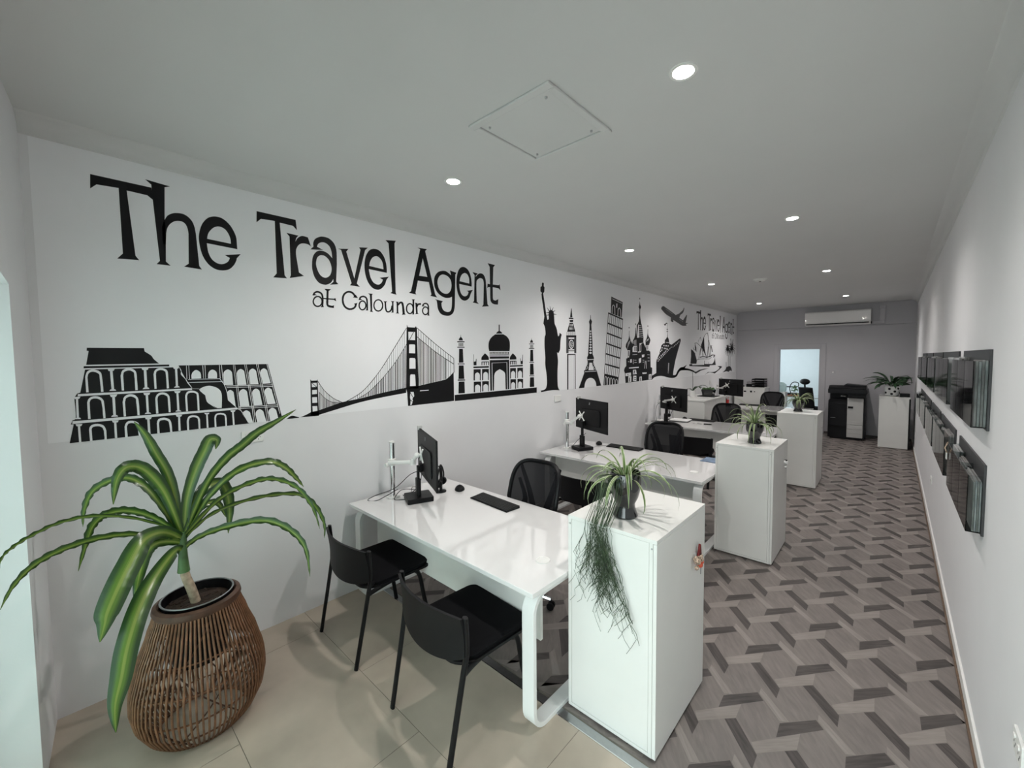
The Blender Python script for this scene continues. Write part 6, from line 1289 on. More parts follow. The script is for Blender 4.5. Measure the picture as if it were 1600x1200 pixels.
# ================================================================ VISITOR CHAIRS
def make_visitor():
    t = thing('visitor_chair', '', 'chair', (0, 0, 0), group='black visitor chairs')
    hw = 0.262
    for s in (-1, 1):
        MB().tube(catmull([(s * hw, -0.30, 0.0), (s * (hw + 0.010), -0.225, 0.40), (s * (hw + 0.020), -0.205, 0.54), (s * (hw + 0.028), -0.215, 0.705)], 5), 0.017, 10, flat=0.62).build('rear_leg', 'black', t, smooth=True)
        MB().tube(catmull([(s * (hw - 0.03), 0.24, 0.0), (s * (hw - 0.045), 0.20, 0.22), (s * (hw - 0.05), 0.16, 0.40), (s * (hw - 0.05), 0.06, 0.428), (s * (hw - 0.02), -0.12, 0.43), (s * (hw + 0.008), -0.215, 0.43)], 5), 0.014, 10).build('front_leg', 'black', t, smooth=True)
        MB().tube([(s * (hw + 0.012), -0.215, 0.47), (s * (hw - 0.030), -0.165, 0.47), (s * (hw - 0.07), -0.12, 0.46)], 0.011, 8).build('bracket', 'black', t, smooth=True)
    MB().tube([(-hw + 0.05, 0.15, 0.405), (hw - 0.05, 0.15, 0.405)], 0.011, 8).build('cross_rail', 'black', t, smooth=True)
    def shell(z, ins):  # rounded trapezoid
        pts = []
        for (cx, cy, a0) in ((0.20 - ins, 0.19 - ins, 0), (-0.20 + ins, 0.19 - ins, 1), (-0.155 + ins, -0.13 + ins, 2), (0.155 - ins, -0.13 + ins, 3)):
            r = 0.055 if a0 < 2 else 0.10
            pts += [(cx + r * math.cos((a0 + k / 6) * PI / 2), cy + r * math.sin((a0 + k / 6) * PI / 2) - (0.0)) for k in range(7)]
        return [(x, y, z + 0.012 * (y * y * 8 - 0.2) + (0.01 if y < -0.15 else 0)) for x, y in pts]
    def stack(lv, name, mt):
        b = MB(); N = None
        for z, ins in lv:
            p = shell(z, ins); N = len(p); b.v += p
        for i in range(len(lv) - 1):
            for k in range(N): b.face((i * N + k, i * N + (k + 1) % N, (i + 1) * N + (k + 1) % N, (i + 1) * N + k))
        b.face([k for k in range(N - 1, -1, -1)]); b.face([(len(lv) - 1) * N + k for k in range(N)])
        b.build(name, mt, t, smooth=True)
    stack([(0.425, 0.02), (0.432, 0.0), (0.447, 0.0)], 'seat_shell', 'black')
    stack([(0.447, 0.012), (0.470, 0.006), (0.482, 0.018), (0.487, 0.05)], 'seat', 'blackf')
    # curved backrest band with a bowed lower edge
    b = MB(); n = 20; nz = 8
    for lay in (0, 1):
        for i in range(n + 1):
            u = -1 + 2 * i / n; x = u * (hw + 0.022)
            yb = -0.205 - 0.06 * (1 - u * u)
            zt = 0.712 - 0.010 * abs(u) ** 3; zb = 0.515 - 0.055 * (1 - u * u) ** 0.7
            for j in range(nz + 1):
                v = j / nz; z = zb + (zt - zb) * v
                b.v.append((x, yb - 0.03 * (v - 0.5) ** 2 - 0.02 * v + (0.007 if lay else -0.007), z))
    st = (n + 1) * (nz + 1); q = lambda l, i, j: l * st + i * (nz + 1) + j
    for l in (0, 1):
        for i in range(n):
            for j in range(nz): b.face((q(l, i, j), q(l, i + 1, j), q(l, i + 1, j + 1), q(l, i, j + 1)))
    for i in range(n):
        b.face((q(0, i, 0), q(0, i + 1, 0), q(1, i + 1, 0), q(1, i, 0))); b.face((q(0, i, nz), q(0, i + 1, nz), q(1, i + 1, nz), q(1, i, nz)))
    for j in range(nz):
        b.face((q(0, 0, j), q(0, 0, j + 1), q(1, 0, j + 1), q(1, 0, j))); b.face((q(0, n, j), q(0, n, j + 1), q(1, n, j + 1), q(1, n, j)))
    b.build('backrest', 'blackm', t, smooth=True)
    return t
vc = make_visitor(); vc.location = (0.585, 1.385, 0); vc.rotation_euler = (0, 0, -0.02); vc['label'] = 'black stacking chair at the nearest desk, closer to the mural wall and tall plant'
for x, y, a, l in ((1.530, 1.365, -0.06, 'black stacking chair at the nearest desk, closer to the camera and the loop leg'), (0.96, 3.44, 0.06, 'black stacking chair tucked under the second desk on the mural side'), (1.70, 3.47, -0.04, 'black stacking chair tucked under the second desk behind the potted plant'),
                   (1.00, 6.14, 0.12, 'black stacking chair at the third desk, half hidden behind a mesh chair'), (1.62, 9.36, 0.0, 'black stacking chair at the farthest desk, partly hidden by the third cupboard')): dup(vc, (x, y, 0), a, l)
# ================================================================ MESH TASK CHAIRS
def make_task():  # back top ~1.0 m
    t = thing('task_chair', '', 'office chair', (0, 0, 0), group='black mesh task chairs')
    # backrest frame: faces -Y (front), back is +Y
    def out(u):  # closed outline in x,z
        a = 2 * PI * u; c, s = math.cos(a), math.sin(a); e = 0.48
        x = 0.235 * math.copysign(abs(c) ** e, c); z = 0.29 * math.copysign(abs(s) ** e, s)
        x *= (1.0 if z > 0 else 1.0 - 0.22 * (-z / 0.29))
        return x, z + 0.72
    n = 44; P = []
    for k in range(n):
        x, z = out(k / n); y = 0.24 - 0.05 * math.cos((z - 0.62) * 5) + 0.05 * (1 - (x / 0.25) ** 2) + 0.10 * (z - 0.62); P.append((x, y, z))
    MB().tube(P, 0.017, 8, closed=True).build('back_frame', 'black', t, smooth=True)
    b = MB(); G = 16
    for j in range(G + 1):
        z = 0.72 + 0.285 * math.sin((-1 + 2 * j / G) * PI / 2)
        sn = min(0.9999, abs(z - 0.72) / 0.29); s_ = sn ** (1 / 0.48); xm = 0.235 * (max(0, 1 - s_ * s_) ** 0.5) ** 0.48
        if z < 0.72: xm *= 1 - 0.22 * (0.72 - z) / 0.29
        for i in range(13):
            x = xm * (-1 + i / 6); y = 0.24 - 0.05 * math.cos((z - 0.62) * 5) + 0.05 * (1 - (x / 0.25) ** 2) + 0.10 * (z - 0.62); b.v.append((x, y, z))
    for j in range(G):
        for i in range(12): b.face((j * 13 + i, j * 13 + i + 1, (j + 1) * 13 + i + 1, (j + 1) * 13 + i))
    b.build('mesh_back', 'mesh', t, smooth=True)
    # Y shaped lumbar support behind the mesh
    b = MB()
    for s in (-1, 1):
        b.tube(catmull([(s * 0.04, 0.30, 0.46), (s * 0.06, 0.315, 0.60), (s * 0.12, 0.33, 0.78), (s * 0.20, 0.325, 0.98)], 6), 0.042, 8, flat=0.25, r1=0.016)
        b.tube(catmull([(s * 0.19, 0.29, 0.60), (s * 0.15, 0.32, 0.68), (s * 0.205, 0.315, 0.85)], 6), 0.03, 8, flat=0.25, r1=0.012)
    b.build('lumbar_support', 'blackm', t, smooth=True)
    MB().tube(catmull([(0, 0.08, 0.42), (0, 0.25, 0.42), (0, 0.315, 0.47), (0, 0.31, 0.60)], 5), 0.03, 8, flat=0.5).build('back_stem', 'black', t, smooth=True)
    MB().rbox(-0.24, -0.25, 0.44, 0.24, 0.22, 0.505, 0.09, 6).build('seat', 'blackf', t, bevel=0.02, smooth=True)
    MB().box(-0.12, -0.10, 0.40, 0.12, 0.12, 0.44).build('tilt_mechanism', 'black', t, bevel=0.01)
    for s in (-1, 1):
        MB().tube(catmull([(s * 0.12, 0.05, 0.43), (s * 0.29, 0.05, 0.45), (s * 0.30, 0.05, 0.62)], 4), 0.014, 8).build('arm_post', 'black', t, smooth=True)
        MB().rbox(s * 0.30 - 0.04, -0.10, 0.62, s * 0.30 + 0.04, 0.14, 0.645, 0.03, 4).build('armrest', 'blackm', t, bevel=0.006)
    MB().tube([(0, 0, 0.10), (0, 0, 0.40)], 0.028, 12).build('gas_lift', 'chrome', t, smooth=True)
    for k in range(5):
        a = 2 * PI * k / 5 + 0.3; c, s = math.cos(a), math.sin(a)
        ba = MB().tube([(0.02 * c, 0.02 * s, 0.115), (0.16 * c, 0.16 * s, 0.10), (0.29 * c, 0.29 * s, 0.075)], 0.026, 8, r1=0.016)
        ba = ba.build('base_arm', 'chrome', t, smooth=True)
        b = MB()
        for q_ in (-1, 1):
            b.tube([(0.29 * c - s * 0.008 * q_, 0.29 * s + c * 0.008 * q_, 0.028), (0.29 * c - s * 0.024 * q_, 0.29 * s + c * 0.024 * q_, 0.028)], 0.0275, 14)
        b.tube([(0.29 * c, 0.29 * s, 0.03), (0.29 * c, 0.29 * s, 0.07)], 0.008, 8)
        b.build('castor', 'black', ba, smooth=True)
    return t
tc_ = make_task(); tc_['label'] = 'black mesh task chair behind the nearest desk'; tc_.location = TASK[0][:3]; tc_.rotation_euler = (0, 0, TASK[0][3])
for (x, y, z, a), l in zip(TASK[1:], ('large black mesh task chair with its back above the third desk, seen from in front', 'black mesh task chair behind the third desk', 'black mesh task chair at the farthest desk, below the filing cabinet')): dup(tc_, (x, y, z), a, l)
# ================================================================ WORKSTATION KIT
def make_monitor(dz=0.0):
    t = thing('monitor', '', 'monitor', (0, 0, 0), group='black desktop monitors')   # origin: desk surface under stand; panel faces +Y (screen), back toward -Y
    w_, h_ = 0.335, 0.37
    pn = MB().box(-w_, 0.0, 0.243 + dz, w_, 0.014, 0.243 + h_ + dz).build('panel', 'blackm', t, bevel=0.002)
    MB().rbox(-0.20, -0.010, 0.30 + dz, 0.20, 0.0, 0.50 + dz, 0.03, 4, axis='y').build('rear_housing', 'blackm', pn, bevel=0.004)
    MB().box(-w_ + 0.006, 0.0142, 0.25 + dz, w_ - 0.006, 0.0152, 0.607 + dz).build('screen', 'black', pn)
    sx = -0.12
    MB().rbox(sx - 0.022, -0.050, 0.15, sx + 0.022, -0.032, 0.34 + dz, 0.006, 3).build('stand_column', 'black', t, bevel=0.003)
    MB().rbox(sx - 0.042, -0.058, 0.03, sx + 0.042, -0.026, 0.17, 0.010, 3).build('dock_tower', 'black', t, bevel=0.003)
    MB().box(sx - 0.03, -0.033, 0.29 + dz, sx + 0.03, -0.009, 0.35 + dz).build('mount', 'black', t, bevel=0.003)
    MB().rbox(sx - 0.10, -0.14, 0.0, sx + 0.10, 0.06, 0.038, 0.012, 4).build('dock_base', 'black', t, bevel=0.004)
    for k in (-0.011, 0.003): MB().prism([(k - 0.008, 0.55 + dz), (k - 0.003, 0.55 + dz), (k + 0.007, 0.580 + dz), (k + 0.002, 0.580 + dz)], lambda a, b, c: (a - 0.02, c, b), -0.0012, -0.0003).build('badge', 'ink_grey', pn)
    MB().box(-w_ + 0.05, -0.012, 0.600 + dz, -w_ + 0.075, 0.026, 0.634 + dz).build('webcam', 'printg', t, bevel=0.004); return t
mon = make_monitor(-0.067); mon2 = make_monitor()
MONS = MONDATA
for i, ((x, y), a, l) in enumerate(MONS):
    if i == 0: mon.location = (x, y, 0.7345); mon.rotation_euler = (0, 0, a); mon['label'] = l
    elif i == 1: mon2.location = (x, y, 0.7345); mon2.rotation_euler = (0, 0, a); mon2['label'] = l
    else: dup(mon2, (x, y, 0.7345), a, l)
def arm(bx, by, tip, label, zc):
    t = thing('pole_mount', label, 'monitor mount', (bx, by, 0.7345), group='white pole mounts for monitors')
    MB().rbox(-0.045, -0.045, 0, 0.045, 0.045, 0.012, 0.02, 4).build('base_plate', 'metalw', t, bevel=0.003)
    MB().tube([(0, 0, 0.012), (0, 0, 0.445)], 0.021, 20).build('post', 'chrome', t, smooth=True)
    MB().tube([(0, 0, 0.4455), (0, 0, 0.458)], 0.022, 20).build('post_cap', 'metalw', t, smooth=True)
    z = zc; MB().lathe([(0.0215, 0), (0.032, 0.004), (0.032, 0.055), (0.0215, 0.060)], 20, (0, 0, z - 0.045)).build('collar', 'metalw', t, smooth=True)
    MB().tube([(-0.01, -0.03, z - 0.035), (-0.01, -0.055, z - 0.035)], 0.017, 14).build('clamp_knob', 'metalw', t, smooth=True)
    p1 = Vector(tip[0]); p2 = Vector(tip[1]); nrm = Vector(tip[2]).normalized()
    MB().tube([(0, -0.03, z - 0.018), tuple(p1)], 0.017, 12, flat=0.8).build('lower_arm', 'metalw', t, smooth=True)
    MB().tube([tuple(p1 + Vector((0, 0, -0.02))), tuple(p1 + Vector((0, 0, 0.03)))], 0.021, 14).build('elbow', 'metalw', t, smooth=True)
    MB().tube([tuple(p1 + Vector((0, 0, 0.015))), tuple(p2)], 0.015, 12).build('upper_arm', 'metalw', t, smooth=True)
    b = MB(); b.sphere(tuple(p2), 0.022, 12, 8); b.build('tilt_joint', 'metalw', t, smooth=True)
    side = nrm.cross(Vector((0, 0, 1))).normalized(); up_ = side.cross(nrm); c = p2 + nrm * 0.03
    b = MB()
    for sx in (-1, 1):
        for sz in (-1, 1): b.tube([tuple(c), tuple(c + side * 0.052 * sx + up_ * 0.052 * sz + nrm * 0.004)], 0.0065, 8)
    b.tube([tuple(p2), tuple(c)], 0.012, 10); b.tube([tuple(c - nrm * 0.004), tuple(c + nrm * 0.004)], 0.026, 14)
    b.build('vesa_bracket', 'metalw', t, smooth=True)
for a_ in ARMS: arm(*a_)
def make_keyboard():
    t = thing('keyboard', '', 'keyboard', (0, 0, 0), group='black wireless keyboards')
    MB().prism([(-0.066, 0.0), (0.066, 0.0), (0.066, 0.020), (0.05, 0.020), (-0.066, 0.008)], lambda a, b, c: (c, a, b), -0.222, 0.222).build('case', 'blackm', t, bevel=0.003)
    b = MB()
    for r_ in range(6):
        for c_ in range(21):
            if c_ in (15, 19) and r_ not in (0,): pass
            x = -0.211 + c_ * 0.0203; y = -0.058 + r_ * 0.0185; z = 0.0085 + (y + 0.066) * 0.095
            if r_ == 0 and 4 <= c_ <= 8:
                if c_ == 4: b.box(x, y, z, x + 0.0203 * 5 - 0.003, y + 0.0155, z + 0.003)
                continue
            b.box(x, y, z, x + 0.0172, y + 0.0155, z + 0.003)
    b.build('keys', 'key', t); return t
kb = make_keyboard()
for i, (x, y, a, l) in enumerate(KBS):
    if i == 0: kb.location = (x, y, 0.7345); kb.rotation_euler = (0, 0, a); kb['label'] = l
    else: dup(kb, (x, y, 0.7345), a, l)
def make_mouse():
    t = thing('computer_mouse', '', 'mouse', (0, 0, 0), group='black computer mice')
    b = MB(); N = 18; prof = [(1.0, 0.0), (1.0, 0.010), (0.92, 0.022), (0.74, 0.033), (0.45, 0.040), (0.02, 0.042)]
    for k_, z in prof:
        for i in range(N):
            a = 2 * PI * i / N; b.v.append((0.037 * k_ * math.cos(a) * (1 + 0.12 * math.cos(2 * a)), 0.058 * k_ * math.sin(a), z * 0.85 * (1 + 0.12 * math.sin(a))))
    for j in range(len(prof) - 1):
        for i in range(N): b.face((j * N + i, j * N + (i + 1) % N, (j + 1) * N + (i + 1) % N, (j + 1) * N + i))
    b.face(list(range(N - 1, -1, -1))); b.face([(len(prof) - 1) * N + i for i in range(N)])
    b.build('shell', 'blackm', t, smooth=True); MB().tube([(-0.003, 0.030, 0.036), (0.003, 0.030, 0.036)], 0.009, 12).build('scroll_wheel', 'alu', t, smooth=True); return t
ms = make_mouse()
for i, (x, y, a, l) in enumerate(MICE):
    if i == 0: ms.location = (x, y, 0.7345); ms.rotation_euler = (0, 0, a); ms['label'] = l
    else: dup(ms, (x, y, 0.7345), a, l)
def cable(pts, label, group='black computer cables', r=0.0028):
    o = MB().tube(catmull(pts, 8), r, 6).build('cable', 'black', smooth=True); tag(o, label, 'cable', group)
Z = 0.738
cable([(0.47, 1.80, 0.99), (0.38, 1.76, 0.95), (0.25, 1.70, 0.83), (0.13, 1.60, 0.77), (0.10, 1.55, Z), (0.16, 1.60, Z), (0.21, 1.75, 0.80)], 'thick black cable arching from the nearest monitor down past the arm post')
cable([(0.46, 1.81, 0.96), (0.42, 1.82, 0.88), (0.33, 1.83, 0.80), (0.25, 1.80, Z), (0.20, 1.80, Z)], 'thin black cable dropping from the nearest monitor to the desk')
cable([(0.36, 1.86, Z + 0.01), (0.30, 1.82, 0.76), (0.24, 1.86, 0.79), (0.17, 1.92, 0.77), (0.10, 2.0, Z)], 'black cable looping from the nearest dock towards the wall')
cable([(0.34, 1.90, Z + 0.01), (0.28, 1.88, 0.775), (0.22, 1.78, 0.79), (0.24, 1.70, Z), (0.30, 1.74, Z), (0.35, 1.82, Z)], 'tangled black cable beside the nearest dock')
cable([(0.45, 4.10, 0.95), (0.36, 4.06, 0.86), (0.27, 4.07, 0.77), (0.22, 4.06, Z), (0.33, 4.05, Z), (0.42, 4.0, Z)], 'black cable hanging from the second desk monitor')
cable([(0.43, 4.24, Z), (0.46, 4.36, Z + 0.02), (0.42, 4.44, Z), (0.50, 4.48, Z), (0.62, 4.47, Z)], 'pale charging cable lying on the second desk', r=0.002)
cable([(0.20, 6.86, 1.08), (0.12, 6.80, 1.02), (0.10, 6.78, 0.88), (0.13, 6.74, Z + .01), (0.06, 6.70, Z), (0.05, 6.78, Z), (0.18, 6.80, Z)], 'black cable looping from the third desk monitor arm')
cable([(0.70, 6.92, Z), (0.80, 6.86, Z + 0.01), (0.84, 6.95, Z), (0.75, 6.98, Z)], 'short curled cable beside the notepad on the third desk', r=0.002)
# headset stands
def headset(x, y, a, l):
    t = thing('headset', l, 'headset', (x, y, 0.7345), a, group='headsets on stands')
    MB().lathe([(0.0001, 0), (0.045, 0), (0.045, 0.008), (0.012, 0.014), (0.0001, 0.014)], 20).build('stand_base', 'black', t, smooth=True)
    MB().tube(catmull([(0, 0, 0.01), (0, 0.01, 0.12), (0, 0.0, 0.21)], 4), 0.012, 10, flat=1.6).build('stand_post', 'black', t, smooth=True)
    MB().tube(catmull([(0.0, -0.065, 0.075), (0, -0.07, 0.15), (0, 0.0, 0.225), (0, 0.07, 0.15), (0, 0.065, 0.075)], 6), 0.007, 8).build('headband', 'black', t, smooth=True)
    for s in (-1, 1): MB().tube([(0, s * 0.06, 0.08), (0, s * 0.038, 0.08)], 0.032, 16).build('ear_cup', 'black', t, smooth=True)
    MB().tube(catmull([(0, -0.068, 0.08), (0.03, -0.09, 0.13), (0.04, -0.10, 0.20), (0.02, -0.11, 0.25)], 5), 0.0035, 6).build('microphone_boom', 'black', t, smooth=True)
headset(0.36, 2.06, 0.6, 'black headset on a stand behind the nearest monitor'); headset(0.17, 7.12, 0.9, 'black headset on a stand under the third desk monitor')
# papers and small things on desks
t = thing('brochure', 'blue holiday brochure at the right end of the second desk', 'brochure', (1.765, 4.578, 0.7345), 0.0)
MB().box(-0.10, -0.10, 0, 0.13, 0.12, 0.004).build('cover', 'blue', t); MB().box(0.045, -0.03, 0.004, 0.075, 0.03, 0.02).build('binder_clip', 'black', t, bevel=0.002)
t = thing('notepad', 'white notepad with dark edge beside the third desk monitor', 'notepad', (0.42, 7.09, 0.7345), 0.1)
MB().box(-0.16, -0.15, 0, 0.16, 0.15, 0.010).build('backing', 'blackm', t, bevel=0.001); MB().box(-0.155, -0.145, 0.010, 0.155, 0.145, 0.022).build('paper', 'paper', t)
t = thing('phone', 'small black phone lying on the third desk keyboard side', 'phone', (0.92, 6.98, 0.7345), 0.2); MB().rbox(-0.06, -0.035, 0, 0.06, 0.035, 0.012, 0.01, 4).build('body', 'black', t, bevel=0.002)
MB().box(-0.05, -0.028, 0.012, 0.05, 0.028, 0.0128).build('screen', 'blackm', t)
t = thing('pen_holder', 'red pen holder on the farthest desk', 'pen holder', (0.32, 10.10, 0.7345)); MB().lathe([(0.04, 0), (0.045, 0.12), (0.041, 0.12), (0.037, 0.008), (0.0001, 0.008)], 20).build('cup', 'red', t, smooth=True)
for k in range(4): MB().tube([(0.01 * k - 0.015, 0.008 * (k % 2), 0.01), (0.02 * k - 0.03, 0.02 * (k % 2), 0.16 + 0.01 * k)], 0.004, 6).build('pen', 'red' if k % 2 else 'black', t)
t = thing('hand_sanitiser', 'dark pump bottle beside the red pen holder', 'bottle', (0.24, 10.28, 0.7345)); MB().lathe([(0.03, 0), (0.03, 0.11), (0.012, 0.13), (0.012, 0.15), (0.0001, 0.15)], 16).build('bottle', 'black', t, smooth=True); MB().tube([(0, 0, 0.15), (0, 0, 0.175), (0.03, 0, 0.178)], 0.005, 6).build('pump', 'black', t)
# letter trays etc on far cabinet
t = thing('letter_tray', 'stack of three black letter trays on the far left cabinet', 'letter tray', (0.63, 11.73, 1.0655))
for k in range(4):
    b = MB(); z = 0.005 + k * 0.06; b.box(-0.14, -0.17, z, 0.14, 0.17, z + 0.004); b.box(-0.14, -0.17, z, -0.136, 0.17, z + 0.03); b.box(0.136, -0.17, z, 0.14, 0.17, z + 0.03); b.box(-0.14, 0.166, z, 0.14, 0.17, z + 0.03); b.box(-0.14, -0.17, z, 0.14, -0.166, z + 0.018); b.build('tray', 'black', t)
b = MB()
for sx in (-1, 1):
    for sy in (-1, 1): b.box(sx * 0.138 - 0.004, sy * 0.16 - 0.004, 0, sx * 0.138 + 0.004, sy * 0.16 + 0.004, 0.21)
b.build('riser', 'black', t)
t = thing('pen_holder', 'black desk tidy with pens left of the letter trays', 'pen holder', (0.40, 11.70, 1.0655)); MB().box(-0.06, -0.05, 0, 0.06, 0.05, 0.075).build('box', 'black', t, bevel=0.003)
for k in range(4): MB().tube([(-0.04 + 0.025 * k, 0, 0.05), (-0.055 + 0.03 * k, 0.01, 0.13 + 0.012 * (k % 3))], 0.004, 6).build('pen', 'blackm', t)
t = thing('tape_dispenser', 'small black tape dispenser on the far left cabinet', 'tape dispenser', (0.22, 11.70, 1.0655)); MB().prism([(-0.06, 0), (0.06, 0), (0.06, 0.03), (0.02, 0.03), (-0.01, 0.06), (-0.05, 0.05), (-0.06, 0.02)], lambda a, b, c: (a, c, b), -0.03, 0.03).build('body', 'black', t, bevel=0.004); MB().tube([(-0.02, -0.015, 0.055), (-0.02, 0.015, 0.055)], 0.03, 16).build('tape_roll', 'printg', t, smooth=True)
# ================================================================ PLANTS
def spider_plant(loc, label, n, length, seed, trailing=False, scale=1.0, ph=1.0, matn='spider', up=1.0, group='spider plants on the cupboards'):
    t = thing('spider_plant', label, 'potted plant', loc, group=group); rnd = random.Random(seed)
    rs = 1.0 if ph > 1.2 else 0.95
    MB().lathe([(r_ * rs, z_ * ph) for r_, z_ in [(0.060, 0), (0.064, 0.006), (0.060, 0.016), (0.050, 0.040), (0.050, 0.055), (0.066, 0.080), (0.079, 0.120), (0.081, 0.150), (0.077, 0.178), (0.074, 0.182), (0.070, 0.178), (0.0715, 0.150), (0.0001, 0.148)]], 36).build('pot', 'potb', t, smooth=True)
    MB().lathe([(0.0712 * rs, 0.150 * ph), (0.04, 0.158 * ph), (0.0001, 0.160 * ph)], 24).build('soil', 'soil', t, smooth=True)
    b = MB()
    for k in range(n):
        a = 2 * PI * (k * 0.381966) + rnd.uniform(-.25, .25); L_ = length * rnd.uniform(0.55, 1.15); el = rnd.uniform(0.25, 1.35) * up
        P = []; x = 0.02; z = 0.155 * ph; th_ = el; st = L_ / 11
        for i in range(12):
            P.append((x * math.cos(a), x * math.sin(a), z)); x += st * math.cos(th_); z += st * math.sin(th_); th_ -= (0.10 + 0.24 * i / 11) * rnd.uniform(0.8, 1.2) * (0.42 / L_) ** 0.3
            if z < 0.012: z = 0.012 + 0.002 * rnd.random(); th_ = 0
        wd = rnd.uniform(0.013, 0.020) * scale; tilt = rnd.uniform(-0.5, 0.5)
        hor = Vector((-math.sin(a), math.cos(a), tilt)).normalized()
        b.ribbon(P, wd, lambda i, t_, h=hor: (h - t_ * h.dot(t_)).normalized(), lambda u: max(0.06, min(1, u * 6 + 0.5) * (1 - u ** 3.0)), fold=0.35)
    b.build('leaves', matn, t, smooth=True)
    if trailing:
        b = MB(); rnd = random.Random(11); front = -loc[1] + 1.705 - 0.012; zr = 0.165 * ph
        def branch(x, z, zend, xend, r, lvl):
            pts = [(x, front - rnd.random() * 0.02, z)]; n_ = max(2, int((z - zend) / 0.03)); x0 = x; z0 = z
            for i in range(1, n_ + 1):
                u = i / n_; x = x0 + (xend - x0) * u + rnd.gauss(0, 0.0045); z = z0 + (zend - z0) * u
                pts.append((x, front - rnd.random() * 0.02, z))
                if lvl < 2 and rnd.random() < (0.5 if lvl == 0 else 0.35) and z < -0.06:
                    l_ = rnd.uniform(0.03, 0.09); branch(x, z, z - l_, x + rnd.choice((-1, 1)) * l_ * rnd.uniform(0.3, 0.8), r * 0.85, lvl + 1)
            b.tube(pts, r, 4)
        for k in range(46):
            x = rnd.gauss(-0.03, 0.034); D = rnd.triangular(0.12, 0.45, 0.30); xe = min(0.15, rnd.gauss(-0.005, 0.075) + (x + 0.025) * 0.9 + max(0, D - 0.30) * 1.1)
            c_ = rnd.uniform(-0.02, 0.02)
            b.tube([tuple(p) for p in catmull([(x * 0.8, -0.05, zr), (x - 0.01 + c_, -0.095, zr - 0.01), (x + c_, -0.13, zr - 0.09), (x - 0.01, front - 0.004, 0.0)], 3)], 0.0014, 4)
            branch(x - 0.01, 0.0, -D, xe, 0.0013, 0)
        b.build('trailing_stems', 'trail', t)
    return t
spider_plant((2.185, 1.885, 1.0405), 'variegated spider plant with long trailing stems on the nearest cupboard', 38, 0.31, 5, True, ph=1.27, up=1.05)
spider_plant((2.24, 4.27, 1.0405), 'variegated spider plant in a black vase on the second cupboard', 32, 0.36, 9, up=1.15, ph=1.1)
spider_plant((2.165, 7.12, 1.0405), 'low drooping spider plant in a black vase on the third cupboard', 44, 0.26, 21, up=1.0, ph=0.95)
# tall dracaena in rattan stand
BX, BY = 0.56, 0.41
t = thing('rattan_planter', 'tall pear shaped brown rattan planter stand on the tiles', 'planter', (BX, BY, 0))
def prof(z):
    K = [(0.0, 0.185), (0.05, 0.225), (0.12, 0.258), (0.20, 0.272), (0.28, 0.268), (0.40, 0.240), (0.52, 0.200), (0.62, 0.168)]
    for (a, ra), (b_, rb) in zip(K, K[1:]):
        if z <= b_: u = (z - a) / (b_ - a); u = u * u * (3 - 2 * u) * 0.4 + u * 0.6; return ra + (rb - ra) * u
    return K[-1][1]
b = MB(); NR = 76
for k in range(NR):
    a = 2 * PI * k / NR; b.tube([(prof(z) * math.cos(a), prof(z) * math.sin(a), max(z, 0.004)) for z in [0.62 * i / 16 for i in range(17)]], 0.0050, 6)
b.build('vertical_canes', 'rattan', t, smooth=True, label='upright rattan canes')
b = MB()
for z, rr_ in ((0.006, -0.003), (0.075, -0.008), (0.17, -0.008), (0.30, -0.008), (0.43, -0.008)): R_ = prof(z) + rr_; b.tube([(R_ * math.cos(2 * PI * k / 48), R_ * math.sin(2 * PI * k / 48), z) for k in range(48)], 0.0045, 6, closed=True)
b.build('hoops', 'rattan', t, smooth=True)
b = MB()
for s in (-1, 1):
    for q_ in range(6):
        a0 = q_ * PI / 3 + s * 0.3; b.tube([((prof(z) - 0.009) * math.cos(a0 + s * z * 3.2), (prof(z) - 0.009) * math.sin(a0 + s * z * 3.2), z) for z in [0.03 + 0.55 * i / 22 for i in range(23)]], 0.0035, 6)
b.build('diagonal_weave', 'rattan2', t, smooth=True)
MB().lathe([(0.150, 0.612), (0.150, 0.650), (0.160, 0.656), (0.176, 0.648), (0.180, 0.630), (0.172, 0.612)], 48, closed=True).build('rim', 'rattan2', t, smooth=True)
t = thing('dracaena', 'tall potted dracaena with long arching yellow striped green leaves', 'potted plant', (BX, BY, 0.0))
MB().lathe([(0.11, 0.34), (0.145, 0.655), (0.150, 0.665), (0.140, 0.665), (0.134, 0.62), (0.0001, 0.62)], 40).build('inner_pot', 'black', t, smooth=True)
MB().tube([(0.1455 * math.cos(2 * PI * k / 48), 0.1455 * math.sin(2 * PI * k / 48), 0.666) for k in range(48)], 0.004, 6, closed=True).build('pot_lip', 'alu', t, smooth=True)
sb = MB(); sb.lathe([(0.1335, 0.622), (0.09, 0.628), (0.0001, 0.632)], 30)
for k in range(26):
    a = random.random() * 6.28; r_ = 0.12 * random.random() ** 0.5; sb.box(-0.014, -0.004, 0, 0.014, 0.004, 0.005, TR(r_ * math.cos(a), r_ * math.sin(a), 0.627) @ RZ(random.random() * 3))
sb.build('soil', 'soil', t)
MB().tube(catmull([(0.01, -0.005, 0.60), (0.003, -0.025, 0.70), (-0.002, -0.045, 0.78), (-0.004, -0.05, 0.86)], 6), 0.021, 12, r1=0.018).build('stem', 'trunk', t, smooth=True)
MB().tube(catmull([(-0.004, -0.05, 0.80), (0, -0.05, 0.88), (0, -0.048, 1.0)], 6), 0.026, 12, r1=0.012).build('crown', 'greenm', t, smooth=True)
VC = Vector((3.21097, 0, 1.86))
